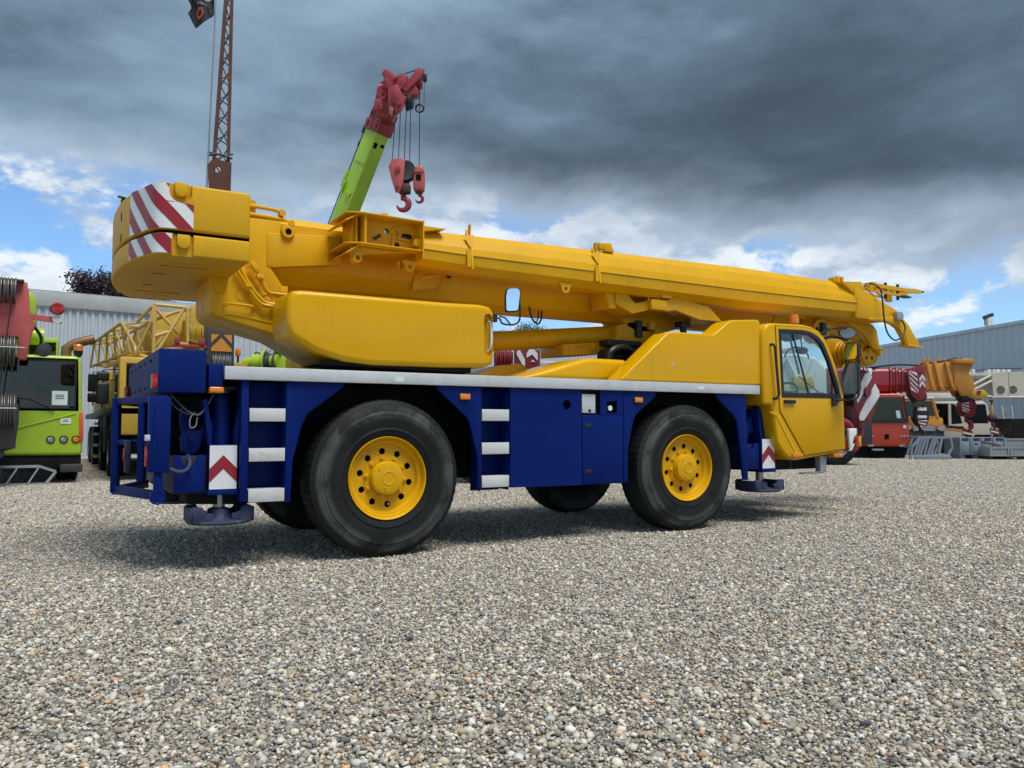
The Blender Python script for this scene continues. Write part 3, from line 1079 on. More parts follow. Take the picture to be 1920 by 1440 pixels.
part(MB().bar((-2.06, 0.86, 0.60), (-1.75, 1.6, 0.60), 0.055, 0.07), 'frame_rail', 'blue', parent=rfm, bevel=0.004)
part(MB().bar((-2.06, 0.86, 1.335), (-1.83, 1.6, 1.335), 0.055, 0.055), 'frame_rail', 'blue', parent=rfm, bevel=0.004)
mud = MB().box(-2.02, -1.98, 0.46, 0.60, 0.76, 1.02)
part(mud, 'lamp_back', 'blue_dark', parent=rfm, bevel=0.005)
part(MB().lathe([(0.001, -0.01), (0.05, -0.008), (0.055, 0.0)], (-2.025, 0.53, 0.9), 'x', 20), 'reflector', 'redlens', parent=rfm)

# ---- front outrigger side details
part(MB().prism([(4.40, 0.63), (4.67, 0.63), (4.67, 0.93), (4.60, 0.93), (4.585, 0.88), (4.55, 0.865), (4.515, 0.88), (4.50, 0.93), (4.42, 0.93)], 'y', 0.12, 0.15), 'beam_plate', 'blue', bevel=0.004)
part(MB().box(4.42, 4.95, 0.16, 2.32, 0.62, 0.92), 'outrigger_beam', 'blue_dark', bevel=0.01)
tow = MB()
tow.prism([(4.42, 1.12), (4.52, 1.14), (4.60, 1.24), (4.64, 1.22), (4.66, 1.06), (4.58, 1.04), (4.56, 0.94), (4.48, 0.92), (4.42, 0.96)], 'y', 0.19, 0.27)
tow.tube([(4.44, 0.24, 1.46), (4.46, 0.2, 1.33), (4.42, 0.2, 1.20)], 0.02, 8, 4)
part(tow, 'lock_lever', 'blue', bevel=0.004)
part(MB().box(4.40, 4.62, 0.42, 2.06, 0.93, 1.50), 'front_bulkhead', 'under_black')

# ---- hood beside the cab and low hood behind it
HB = [(2.562, 1.606), (3.176, 2.107), (3.235, 2.146), (3.30, 2.156), (3.90, 2.160), (4.125, 2.315), (4.19, 2.345), (4.60, 2.376), (4.642, 2.36), (4.642, 1.606)]
part(MB().prism([(3.05, 1.60), (3.30, 2.02), (4.60, 2.05), (4.60, 1.60)], 'y', 0.33, 0.98), 'engine_block', 'under_black', bevel=0.02)
hood = part(MB().prism(HB, 'y', 0.045, 0.315), 'engine_hood', 'yellow_gloss', bevel=0.055, seg=5, bang=25)
part(MB().lathe([(0.001, -0.006), (0.016, -0.004), (0.018, 0.002)], (3.29, 0.046, 1.80), n=14), 'lock', 'chrome', parent=hood)
HM = [(1.50, 1.606), (2.317, 1.837), (2.42, 1.856), (2.88, 1.856), (2.95, 1.84), (2.96, 1.606)]
part(MB().prism(HM, 'y', 0.36, 1.10), 'low_hood', 'yellow_gloss', bevel=0.06, seg=5, bang=20)
part(MB().prism([(1.30, 1.606), (1.75, 1.80), (2.05, 1.83), (2.3, 1.606)], 'y', 1.12, 2.0), 'tool_hood', 'yellow_gloss', bevel=0.03, seg=3)
blk = MB()
blk.tube([(2.95, 0.75, 1.62), (2.93, 0.72, 1.9), (3.0, 0.72, 2.0), (3.2, 0.75, 2.03), (3.4, 0.8, 1.95)], 0.045, 10, 5)
blk.box(2.75, 3.35, 0.72, 1.6, 1.60, 1.80)
blk.cyl((2.98, 0.9, 1.9), (3.45, 0.9, 1.97), 0.11, 16)
blk.box(3.0, 3.5, 0.82, 1.0, 2.06, 2.13)
part(blk, 'air_intake', 'black', bevel=0.006)

# ---- slewing ring and upper frame
tr = MB().lathe([(0.60, 1.594), (0.79, 1.594), (0.79, 1.655), (0.74, 1.658), (0.74, 1.70), (0.60, 1.70)], (0.52, CY, 0), 'z', 72, closed=True)
ring = part(tr, 'slewing_ring', 'under_black')
tt = MB()
for k in range(96):
    a = 2 * math.pi * k / 96
    c, s = math.cos(a), math.sin(a)
    tt.bar((0.52 + 0.79 * c, CY + 0.79 * s, 1.605), (0.52 + 0.79 * c, CY + 0.79 * s, 1.65), 0.024, 0.022, (c, s, 0))
part(tt, 'gear_teeth', 'darkgrey', parent=ring, smooth=False)
SF = [(-1.349, 2.60), (-1.344, 2.18), (-1.325, 2.13), (-1.272, 2.098), (-0.74, 1.963), (-0.30, 1.74), (-0.10, 1.70), (1.10, 1.70), (1.10, 1.92), (0.3, 2.0), (-0.55, 2.05),
      (-0.728, 2.21), (-1.10, 2.60)]
sf = part(MB().prism(SF, 'y', 0.85, 1.63), 'slewing_frame', 'yellow', bevel=0.012, seg=2, bang=30)
rib = MB()
rib.tube([(-1.28, 0.848, 2.105), (-1.20, 0.846, 2.125), (-1.05, 0.846, 2.11), (-0.80, 0.846, 2.07), (-0.74, 0.846, 2.075)], 0.008, 6, 4)
part(rib, 'weld_seam', 'yellow', parent=sf)
for x, z, r_ in ((-1.268, 2.36, 0.058), (-1.075, 2.31, 0.055), (-0.86, 2.27, 0.055)):
    part(MB().lathe([(r_ - 0.006, -0.001), (r_, -0.006), (r_ + 0.002, 0.004)], (x, 0.85, z), n=28), 'round_cover', 'yellow', parent=sf)
part(MB().tube([(-1.232, 0.85, 2.193), (-1.225, 0.81, 2.20), (-1.20, 0.80, 2.215), (-0.995, 0.80, 2.205), (-0.982, 0.81, 2.195), (-0.982, 0.85, 2.18)], 0.011, 8), 'grab_handle', 'yellow', parent=sf)
TW = [(-1.12, 2.50), (-1.06, 3.02), (-0.74, 3.02), (-0.74, 2.66), (-0.83, 2.59), (-0.62, 2.29), (-0.62, 2.12), (-0.72, 2.12)]
for a, b in ((0.865, 0.905), (1.575, 1.615)):
    tw = part(MB().prism(TW, 'y', a, b), 'boom_bracket', 'yellow', bevel=0.006)
pin = MB().lathe([(0.030, -0.03), (0.055, -0.03), (0.062, -0.022), (0.062, 0.03)], (-0.675, 0.856, 2.925), n=28)
pn = part(pin, 'boom_pivot', 'yellow', parent=tw)
part(MB().lathe([(0.001, 0.0), (0.034, 0.0)], (-0.675, 0.836, 2.925), n=24), 'pivot_bore_shade', 'hole', parent=tw)
part(MB().box(-0.735, -0.665, 0.855, 0.866, 2.33, 2.42), 'bracket_pad', 'yellow', parent=tw, bevel=0.003)
hz = MB()
hz.tube([(-1.145, 0.80, 2.56), (-1.138, 0.80, 2.531), (-1.043, 0.80, 2.388), (-0.932, 0.80, 2.244), (-0.83, 0.79, 2.215), (-0.70, 0.78, 2.21)], 0.016, 8, 5)
hz.tube([(-1.115, 0.80, 2.58), (-1.10, 0.80, 2.534), (-1.015, 0.80, 2.389), (-0.895, 0.80, 2.255), (-0.80, 0.79, 2.235), (-0.70, 0.78, 2.23)], 0.016, 8, 5)
hz.tube([(-1.03, 0.80, 2.62), (-1.024, 0.80, 2.598), (-0.984, 0.80, 2.554), (-0.928, 0.80, 2.471), (-0.863, 0.80, 2.355), (-0.80, 0.80, 2.334), (-0.66, 0.78, 2.33)], 0.014, 8, 5)
hz.tube([(-0.945, 0.81, 2.471), (-0.885, 0.81, 2.355), (-0.80, 0.81, 2.315), (-0.66, 0.79, 2.312)], 0.012, 8, 5)
hp = part(hz, 'hydraulic_hose', 'yellow')
ft = MB()
ft.bar((-1.01, 0.795, 2.60), (-0.955, 0.795, 2.52), 0.045, 0.045)
ft.box(-0.965, -0.90, 0.77, 0.82, 2.455, 2.495)
ft.box(-1.04, -0.96, 0.78, 0.80, 2.545, 2.585)
part(ft, 'hose_fitting', 'yellow', parent=hp, bevel=0.004)
cl = MB()
for x, z in ((-1.03, 2.385), (-0.80, 2.225)):
    cl.box(x - 0.03, x + 0.03, 0.776, 0.826, z - 0.012, z + 0.012)
cl.each('hose_clamp', M['yellow'], hp)

# ---- machinery housing on the near side, winch housing on the far side
HS = [(-0.862, 1.99), (-0.860, 2.06), (-0.852, 2.20), (-0.815, 2.262), (-0.74, 2.275), (0.60, 2.275), (0.96, 2.285), (1.07, 2.27), (1.115, 2.21), (1.118, 1.80), (1.10, 1.72), (1.02, 1.685), (0.60, 1.672),
      (-0.104, 1.668), (-0.36, 1.69), (-0.60, 1.755), (-0.835, 1.885)]
house = part(MB().prism(HS, 'y', 0.12, 0.66), 'machinery_housing', 'yellow_gloss', bevel=0.05, seg=5, bang=60)
slot = MB().prism([(1.00, 1.84), (1.03, 1.80), (1.075, 1.80), (1.09, 1.84), (1.09, 2.17), (1.06, 2.20), (1.01, 2.19), (1.00, 2.15)], 'y', 0.05, 0.165)
cut(house, slot)
part(MB().tube([(1.03, 0.17, 2.135), (1.05, 0.125, 2.13), (1.068, 0.105, 2.09), (1.068, 0.105, 1.90), (1.05, 0.125, 1.85), (1.02, 0.17, 1.84)], 0.011, 10, 4), 'grab_handle', 'chrome', parent=house)
lv = MB()
for k in range(9):
    lv.box(-0.45 + k * 0.06, -0.41 + k * 0.06, 0.22, 0.62, 1.70 - 0.003 * k - (0.06 if k > 2 else 0.03) + 0.01, 1.712 - 0.003 * k - (0.045 if k > 2 else 0.02))
part(lv, 'air_grille_shade', 'hole', parent=house)
part(MB().prism([(-0.60, 1.66), (0.9, 1.63), (0.9, 1.69), (-0.3, 1.72)], 'y', 0.20, 0.64), 'housing_floor', 'under_black', parent=house)
HF = [(-0.30, 1.72), (-0.30, 2.20), (-0.2, 2.275), (1.0, 2.285), (1.10, 2.2), (1.118, 1.80), (1.02, 1.685), (-0.2, 1.67)]
part(MB().prism(HF, 'y', 1.66, 2.36), 'winch_housing', 'yellow_gloss', bevel=0.07, seg=4, bang=60)
# mirror on the housing
mi = MB().tube([(1.09, 0.16, 2.165), (1.17, 0.13, 2.165), (1.20, 0.12, 2.115), (1.31, 0.11, 2.11), (1.375, 0.10, 2.15), (1.385, 0.10, 2.25), (1.38, 0.10, 2.36)], 0.009, 8, 4)
mi.box(1.10, 1.15, 0.13, 0.18, 2.13, 2.20)
mi.tube([(1.17, 0.13, 2.185), (1.225, 0.12, 2.175), (1.285, 0.115, 2.115)], 0.008, 8)
arm = part(mi, 'mirror_arm', 'black')
oc = [(1.225, 2.24), (1.245, 2.226), (1.34, 2.232), (1.362, 2.25), (1.385, 2.43), (1.372, 2.462), (1.345, 2.472), (1.265, 2.468), (1.235, 2.45), (1.222, 2.38)]
mh = MB().prism(oc, 'y', 0.085, 0.125)
mm = Matrix.Translation((1.30, 0.1, 2.35)) @ Matrix.Rotation(R(-18), 4, 'Z') @ Matrix.Translation((-1.30, -0.1, -2.35))
part(mh.xf(mm), 'mirror_shell', 'black', parent=arm, bevel=0.012, seg=3)
gl = MB().prism([(1.30 + (x - 1.30) * 0.84, 2.35 + (z - 2.35) * 0.90) for x, z in oc], 'y', 0.0815, 0.0845)
part(gl.xf(mm), 'mirror_glass', 'mirror', parent=arm)

# ---- counterweight
half = [(-1.19, 0.03), (-1.60, 0.03), (-1.77, 0.03), (-1.845, 0.045), (-1.90, 0.10), (-1.955, 0.26), (-2.025, 0.50), (-2.075, 0.85)]
half = [Vector((x, y, 0)) for x, y in half]
sm = half[:2] + catmull(half[2:] + [Vector((-2.092, 1.24, 0))], 5)
plan = [(p.x, p.y) for p in sm] + [(p.x, far(p.y)) for p in reversed(sm[:-1])]
inset = lambda d: [(x + (d if i > 1 and i < len(plan) - 2 else 0), y + (d if y < CY else -d)) for i, (x, y) in enumerate(plan)]
# round the front corners
cw = sub_empty('counterweight', CR)
zb, zg0, zg1, zt = 2.443, 2.612, 2.640, 3.005
up_s = MB().prism(plan, 'z', zg1, zt).build('upper_slab', M['yellow_cast'], cw, bevel=0.022, seg=3, bang=50)
lo_s = MB().prism(plan, 'z', zb, zg0).build('lower_slab', M['yellow_cast'], cw, bevel=0.014, seg=3, bang=50)
MB().prism(inset(0.03), 'z', zg0 - 0.01, zg1 + 0.01).build('joint_gap_shade', M['hole'], cw)
ucut = [(-1.797, 3.05)] + [(-1.715 + 0.082 * math.cos(a), 2.937 + 0.082 * math.sin(a)) for a in [R(180 + 180 * k / 14) for k in range(15)]] + [(-1.633, 3.05)]
cut(up_s, MB().prism(ucut, 'y', -0.05, 0.075), MB().prism([(x, z) for x, z in ucut], 'y', far(0.075), far(-0.05)))
cut(lo_s, MB().box(-1.768, -1.615, -0.05, 0.06, zb - 0.05, zg0 + 0.05), MB().box(-1.768, -1.615, far(0.06), far(-0.05), zb - 0.05, zg0 + 0.05))
for f in (lambda a, b: (a, b), lambda a, b: (far(b), far(a))):
    lug = [(-1.760, 3.012), (-1.665, 3.012)] + [(-1.7125 + 0.0475 * math.cos(a), 2.945 + 0.0475 * math.sin(a)) for a in [R(-180 * k / 10) for k in range(11)]]
    MB().prism(lug, 'y', *f(0.022, 0.08)).build('lifting_lug', M['yellow_cast'], cw, bevel=0.008)
    lug = [(-1.737, 2.606), (-1.640, 2.606)] + [(-1.6885 + 0.0485 * math.cos(a), 2.545 + 0.0485 * math.sin(a)) for a in [R(-180 * k / 10) for k in range(11)]]
    MB().prism(lug, 'y', *f(0.02, 0.065)).build('lifting_lug', M['yellow_cast'], cw, bevel=0.008)
for x0, x1, y, w in ((-1.75, -1.52, 0.35, 0.03), (-1.80, -1.45, 0.52, 0.06), (-1.80, -1.70, 0.92, 0.07), (-1.82, -1.74, 1.55, 0.07), (-1.85, -1.45, 1.95, 0.06), (-1.75, -1.52, 2.12, 0.03)):
    cut(lo_s, MB().box(x0, x1, y - w / 2, y + w / 2, zb - 0.05, zb + 0.05))
pins = MB()
for y, x in ((0.80, -2.071), (1.68, -2.071)):
    pins.box(x, x + 0.02, y - 0.03, y + 0.03, 2.83, 2.90)
    pins.box(x, x + 0.02, y - 0.025, y + 0.025, 2.66, 2.72)
pins.each('rear_socket_shade', M['hole'], cw)
lt = MB().box(-2.06, -2.02, 0.98, 1.04, 3.004, 3.07).tube([(-2.04, 0.80, 3.0), (-2.04, 0.80, 3.03), (-2.10, 0.80, 3.04)], 0.012, 8)
lt.build('rear_lamp', M['black'], cw)

# outline as a curve with arc length, for the warning stripes
ol = [(p.x, p.y) for p in sm]
S = [0.0]
for a, b in zip(ol, ol[1:]):
    S.append(S[-1] + math.hypot(b[0] - a[0], b[1] - a[1]))


def on_outline(s, off, mir=False):
    for k in range(len(S) - 1):
        if s <= S[k + 1] or k == len(S) - 2:
            t = (s - S[k]) / (S[k + 1] - S[k])
            a, b = ol[k], ol[k + 1]
            dx, dy = b[0] - a[0], b[1] - a[1]
            l = math.hypot(dx, dy)
            # outward normal: outline runs rearwards (-x), outside is -y
            nx, ny = dy / l, -dx / l
            if ny > 0 and abs(ny) > abs(nx):
                nx, ny = -nx, -ny
            if abs(nx) >= abs(ny) and nx > 0:
                nx, ny = -nx, -ny
            x, y = a[0] + dx * t + nx * off, a[1] + dy * t + ny * off
            return (x, far(y) if mir else y)


s_of_x = lambda x: -1.19 - x           # on the straight side
s_rear = min(S[k] for k in range(len(S)) if ol[k][1] > 0.495)
panel_u = (s_of_x(-1.62), s_rear)
panel_l = (s_of_x(-1.775), s_rear)


def smin_u(z):
    # keep clear of the round lug recess
    c, r_ = 2.937, 0.084
    if z < c - r_:
        return panel_u[0]
    h = math.sqrt(max(r_ * r_ - (c - z) ** 2, 0)) if z < c else r_
    return s_of_x(-1.715 - h)


def strip(lo, hi, z0, z1, off, smin, smax, mir, nz=26, ns=8):
    """lo, hi: functions z -> s"""
    mb = MB()
    rows = []
    for i in range(nz + 1):
        z = z0 + (z1 - z0) * i / nz
        a, b = max(lo(z), smin(z)), min(hi(z), smax)
        rows.append((z, a, b))
    for (za, a0, b0), (zb_, a1, b1) in zip(rows, rows[1:]):
        if b0 - a0 < 1e-4 and b1 - a1 < 1e-4:
            continue
        b0, b1 = max(b0, a0 + 1e-5), max(b1, a1 + 1e-5)
        for k in range(ns):
            q = []
            for z, a, b, t in ((za, a0, b0, k / ns), (za, a0, b0, (k + 1) / ns), (zb_, a1, b1, (k + 1) / ns), (zb_, a1, b1, k / ns)):
                x, y = on_outline(a + (b - a) * t, off, mir)
                q.append((x, y, z))
            mb.add(q, [(0, 1, 2, 3)])
    return mb


for mir in (False, True):
    for (z0, z1, sm_f) in ((zg1 + 0.006, zt - 0.012, smin_u), (zb + 0.012, zg0 - 0.006, lambda z: panel_l[0])):
        strip(lambda z: 0, lambda z: 9, z0, z1, 0.0035, sm_f, s_rear, mir, 26, 110).build('white_panel', M['white'], cw, smooth=False)
        for k in range(-3, 5):
            # stripes run down towards the front of the crane
            top = s_rear - 0.015 - 0.25 * k
            mbs = strip(lambda z: top - 0.125 - (3.0 - z) * 0.98, lambda z: top - (3.0 - z) * 0.98, z0, z1, 0.0065, sm_f, s_rear, mir, 26, 24)
            if mbs.f:
                mbs.build('red_stripe', M['red'], cw, smooth=False)

# ---- telescopic boom
def boom_sec(hw, z0, z1):
    h = z1 - z0
    prof = [(-0.80 * hw, 1.0), (-hw, 0.90), (-hw, 0.46), (-0.93 * hw, 0.30), (-0.66 * hw, 0.10), (-0.28 * hw, 0.0)]
    prof = prof + [(-a, b) for a, b in reversed(prof)]
    return [(CY + a, z0 + b * h) for a, b in prof]


boom = sub_empty('boom', CR)
secs = [(-1.02, 5.95, 0.315, 2.385, 3.085), (5.95, 6.35, 0.285, 2.43, 3.05), (6.35, 6.65, 0.26, 2.46, 3.02), (6.65, 7.15, 0.235, 2.49, 2.99)]
for x0, x1, hw, z0, z1 in secs:
    MB().prism(boom_sec(hw, z0, z1), 'x', x0, x1).build('boom_section', M['yellow_matt'], boom, ang=10)
for x, hw, z0, z1 in ((5.90, 0.335, 2.36, 3.11), (6.31, 0.305, 2.41, 3.07), (6.62, 0.28, 2.44, 3.04)):
    MB().prism(boom_sec(hw, z0, z1), 'x', x, x + 0.055).build('boom_collar', M['yellow_matt'], boom, bevel=0.006)
# reinforced rear end plate
for a, b in ((0.856, 0.926), (far(0.926), far(0.856))):
    MB().prism([(-0.86, 2.59), (-0.86, 2.90), (-0.16, 2.945), (-0.155, 2.675), (-0.80, 2.585)], 'y', a, b).build('side_plate', M['yellow_matt'], boom, bevel=0.008)
wd = MB().tube([(-0.15, 0.922, 2.86), (5.9, 0.922, 2.86)], 0.004, 6)
wd.build('weld_seam', M['yellow_matt'], boom)
brk = MB().prism([(0.63, 2.66), (1.05, 2.69), (0.98, 2.57), (0.60, 2.50)], 'y', 0.915, 0.924)
brk.bar((0.64, 0.78, 2.60), (0.98, 0.80, 2.70), 0.02, 0.02)
brk.bar((0.64, 0.78, 2.69), (0.64, 0.93, 2.72), 0.012, 0.06)
brk.bar((0.95, 0.82, 2.69), (0.87, 0.92, 2.46), 0.015, 0.018)
brk.build('stay_bracket', M['yellow_matt'], boom)
MB().ball((0.97, 0.82, 2.67), 0.03, 6).build('stay_pin', M['black'], boom)
hk = MB().tube([(2.03, 0.98, 2.45), (2.06, 0.97, 2.33), (2.13, 0.97, 2.27), (2.18, 0.97, 2.31), (2.20, 0.98, 2.42)], 0.010, 8, 6)
hk.tube([(2.05, 1.00, 2.45), (2.08, 1.0, 2.34), (2.13, 1.0, 2.29), (2.16, 1.0, 2.33), (2.17, 1.0, 2.42)], 0.008, 8, 6)
hk.build('hanging_hose', M['black'], boom)
# pipes at the rear of the boom
pp = MB()
pp.tube([(-1.05, 0.96, 3.155), (-0.78, 0.97, 3.15), (-0.70, 0.98, 3.125)], 0.018, 10, 3)
pp.tube([(-1.05, 0.95, 3.075), (-0.72, 0.96, 3.065), (-0.62, 0.97, 3.035)], 0.020, 10, 3)
pp.tube([(-1.00, 1.0, 3.06), (-0.85, 1.0, 3.03), (-0.68, 1.0, 3.0)], 0.012, 8, 3)
pp.cyl((-0.70, 0.93, 3.12), (-0.70, 1.02, 3.12), 0.03, 12)
pp.cyl((-0.62, 0.92, 3.035), (-0.62, 1.02, 3.035), 0.028, 12)
pp.box(-1.00, -0.94, 0.98, 1.02, 3.0, 3.215)
pp.bar((-0.72, 0.97, 3.10), (-0.70, 0.97, 3.16), 0.03, 0.03)
pp.build('boom_pipe', M['yellow'], boom)
# luffing cylinder and its seat
d = Vector((1.0, 0, 0.098)).normalized()
c0, c1 = Vector((0.55, CY, 1.955)), Vector((3.42, CY, 2.243))
lc = MB().cyl(c0, c1, 0.112, 32)
lcyl = part(lc, 'luffing_cylinder', 'yellow', parent=CR)
cq = c0 + d * 1.60
part(MB().tube([cq - d * 0.01, cq + d * 0.01], [0.117, 0.117], 32), 'cylinder_collar', 'yellow', parent=lcyl)
cs = MB().prism([(3.25, 2.08), (3.30, 2.33), (3.52, 2.40), (3.62, 2.36), (4.0, 2.34), (4.0, 2.15), (3.66, 2.08)], 'y', 1.02, 1.46)
part(cs, 'cylinder_head', 'yellow', parent=lcyl, bevel=0.012)
part(MB().cyl((3.88, 0.95, 2.25), (3.88, 1.55, 2.25), 0.075, 20).cyl((3.80, 1.0, 2.30), (3.80, 1.0, 2.40), 0.06, 16), 'cylinder_pin', 'yellow', parent=lcyl)
seat = part(MB().prism([(2.50, 1.93), (2.50, 2.06), (3.10, 2.12), (3.66, 2.24), (3.66, 2.06), (3.10, 1.985)], 'y', 1.0, 1.48), 'cast_seat', 'yellow', bevel=0.008)
part(MB().prism([(2.50, 1.985), (3.12, 2.045), (3.12, 2.060), (2.50, 2.0)], 'y', 0.988, 1.0), 'cast_rib', 'yellow', parent=seat)
tx = R(90)
for body, x, z, s_ in (('2204LB', 2.78, 2.045, 0.075), ('2447-8IS', 3.07, 2.085, 0.075), ('1000KG', 2.98, 1.998, 0.08), ('1235LTR', 3.32, 2.05, 0.08)):
    tob = text('embossed_mark', body, M['yellow'], seat, (x, 0.996, z), (tx, -0.1, 0), s_, 0.006)
ft = MB().prism([(3.35, 2.45), (3.45, 2.32), (3.60, 2.26), (4.08, 2.30), (4.54, 2.42), (4.75, 2.46)], 'y', 1.02, 1.46)
ft.build('cylinder_lug', M['yellow_matt'], boom, bevel=0.015)

# ---- jib folded along the near side of the boom
jib = sub_empty('folding_jib', CR)


def jib_ring(x, zt_, zb_, y0=0.45, w=0.42):
    h = zt_ - zb_
    prof = [(0.36, 1.0), (0.16, 0.83), (0.04, 0.585), (0.0, 0.41), (0.035, 0.16), (0.24, 0.0)]
    pts = [(y0 + a * w, zb_ + b * h) for a, b in prof] + [(y0 + w - a * w, zb_ + b * h) for a, b in reversed(prof)]
    return [(x, y, z) for y, z in pts]


MB().loft([jib_ring(0.45, 3.040, 2.685), jib_ring(1.10, 3.056, 2.653), jib_ring(4.86, 3.116, 2.590), jib_ring(6.98, 3.105, 2.615)]).build('jib_beam', M['yellow_matt'], jib, ang=8)
seam = MB().tube([(0.47, 0.449, 2.827), (1.1, 0.449, 2.814), (4.86, 0.449, 2.80), (6.98, 0.449, 2.811)], 0.0045, 6)
seam.build('weld_seam', paint('dark_seam_paint', (0.16, 0.09, 0.01), 0.7), jib)  # darker line along the weld
for x in (1.035, 2.600):
    clp = MB()
    clp.prism([(0.42, 2.68), (0.44, 2.90), (0.52, 3.01), (0.56, 3.10), (0.57, 3.10), (0.57, 3.0), (0.49, 2.90), (0.46, 2.80), (0.455, 2.68)], 'x', x - 0.01, x + 0.01)
    clp.add([(x - 0.06, 0.50, 3.02), (x, 0.46, 2.93), (x + 0.05, 0.50, 3.04), (x, 0.44, 2.86)], [(0, 1, 3), (1, 2, 3), (0, 2, 1)])
    clp.bar((x - 0.03, 0.435, 2.70), (x - 0.03, 0.440, 2.88), 0.05, 0.008, (0, 1, 0))
    clp.bar((x + 0.028, 0.56, 3.04), (x + 0.034, 0.56, 3.155), 0.012, 0.05)
    clp.build('jib_clamp', M['yellow_matt'], jib)
eye = lambda x, z, r_=0.06: [(x - 1.6 * r_, z + 1.2 * r_), (x - r_, z)] + [(x + r_ * math.cos(a), z + r_ * math.sin(a)) for a in [R(200 + 140 * k / 8) for k in range(9)]] + [(x + r_, z), (x + 1.6 * r_, z + 1.2 * r_)]
for x, z in ((0.40, 2.65), (2.20, 2.60)):
    MB().plate(eye(x, z, 0.05), [circle(x, z - 0.002, 0.022, 12)], 'y', 0.50, 0.53).build('jib_eye', M['yellow'], jib)
tl = MB().prism([(2.76, 3.08), (2.78, 3.17), (2.85, 3.18), (2.90, 3.08)], 'y', 0.56, 0.60).box(2.70, 2.78, 0.57, 0.66, 3.10, 3.17)
tl.build('top_lug', M['yellow'], jib, bevel=0.004)
# foot bracket: two flanges, web, pins
foot = sub_empty('jib_foot', jib)
for (z0, top) in ((3.050, True), (2.772, False)):
    pl = [(-0.29, 0.36), (-0.16, 0.30), (0.46, 0.33), (0.46, 0.86), (-0.16, 0.90), (-0.29, 0.86)]
    MB().prism(pl, 'z', z0, z0 + 0.014).build('flange', M['yellow'], foot, bevel=0.003)
MB().prism([(-0.30, 2.985), (-0.16, 3.062), (-0.16, 3.05), (-0.29, 2.975)], 'y', 0.34, 0.86).build('flange_lip', M['yellow'], foot)
MB().prism([(-0.29, 2.69), (-0.15, 2.785), (-0.15, 2.77), (-0.28, 2.68)], 'y', 0.34, 0.86).build('flange_lip', M['yellow'], foot)
web = MB().plate([(-0.13, 2.786), (0.46, 2.786), (0.46, 3.05), (-0.13, 3.05)], [circle(0.157, 2.965, 0.026, 16), [(0.30, 2.925), (0.32, 2.912), (0.40, 2.912), (0.42, 2.925), (0.42, 2.95), (0.40, 2.963), (0.32, 2.963), (0.30, 2.95)], circle(0.265, 2.846, 0.026, 16)], 'y', 0.50, 0.515)
web.build('web', M['yellow'], foot, ang=25)
MB().box(-0.12, 0.45, 0.60, 0.62, 2.79, 3.045).build('back_web', M['steel'], foot)
MB().box(-0.12, -0.10, 0.33, 0.86, 2.786, 3.05).build('stiffener', M['yellow'], foot)
MB().box(-0.17, -0.155, 0.42, 0.80, 2.786, 3.05).build('stiffener', M['yellow'], foot)
MB().prism([(-0.215, 2.79), (-0.20, 2.96), (-0.19, 2.98), (-0.18, 2.96), (-0.18, 2.79)], 'y', 0.46, 0.48).build('stiffener', M['yellow'], foot)
MB().box(0.452, 0.466, 0.32, 0.88, 2.70, 3.065).build('end_plate', M['yellow'], foot)
MB().prism([(0.466, 3.052), (0.76, 3.052), (0.466, 2.99)], 'y', 0.455, 0.60).build('gusset', M['yellow'], foot)
MB().prism([(-0.22, 2.77), (-0.22, 2.66), (-0.19, 2.62), (-0.15, 2.62), (-0.10, 2.70), (0.30, 2.76)], 'y', 0.42, 0.44).build('pin_lug', M['yellow'], foot)
MB().lathe([(0.024, -0.05), (0.042, -0.05), (0.042, 0.05), (0.024, 0.05)], (-0.165, 0.43, 2.655), n=18, closed=True).build('pin_boss', M['yellow'], foot)
MB().tube([(0.02, 0.495, 2.875), (0.09, 0.49, 2.925), (0.10, 0.488, 2.91), (0.035, 0.49, 2.865)], 0.006, 6).build('spring_pin', M['black'], foot)
lev = MB().lathe([(0.03, -0.012), (0.055, -0.012), (0.06, 0.0)], (0.25, 0.498, 2.955), n=20).prism([(0.20, 2.80), (0.225, 2.80), (0.235, 2.95), (0.215, 2.96)], 'y', 0.478, 0.49)
lev.bar((0.26, 0.48, 2.905), (0.38, 0.48, 2.895), 0.02, 0.02)
lev.cyl((0.43, 0.40, 2.87), (0.43, 0.52, 2.87), 0.036, 16)
lev.build('locking_lever', M['yellow'], foot, bevel=0.002)
MB().lathe([(0.001, 0), (0.020, 0.0)], (0.157, 0.53, 2.965), n=14).build('pin_end', M['chrome'], foot)
MB().prism([(0.10, 3.064), (0.10, 3.10), (0.13, 3.145), (0.18, 3.15), (0.22, 3.11), (0.30, 3.064)], 'y', 0.55, 0.57).build('top_eye', M['yellow'], foot)
MB().tube([(0.02, 0.56, 3.10), (0.08, 0.545, 3.105), (0.14, 0.545, 3.11), (0.17, 0.545, 3.125), (0.19, 0.545, 3.10), (0.24, 0.545, 3.11)], 0.004, 6, 3).build('spring_clip', M['black'], foot)
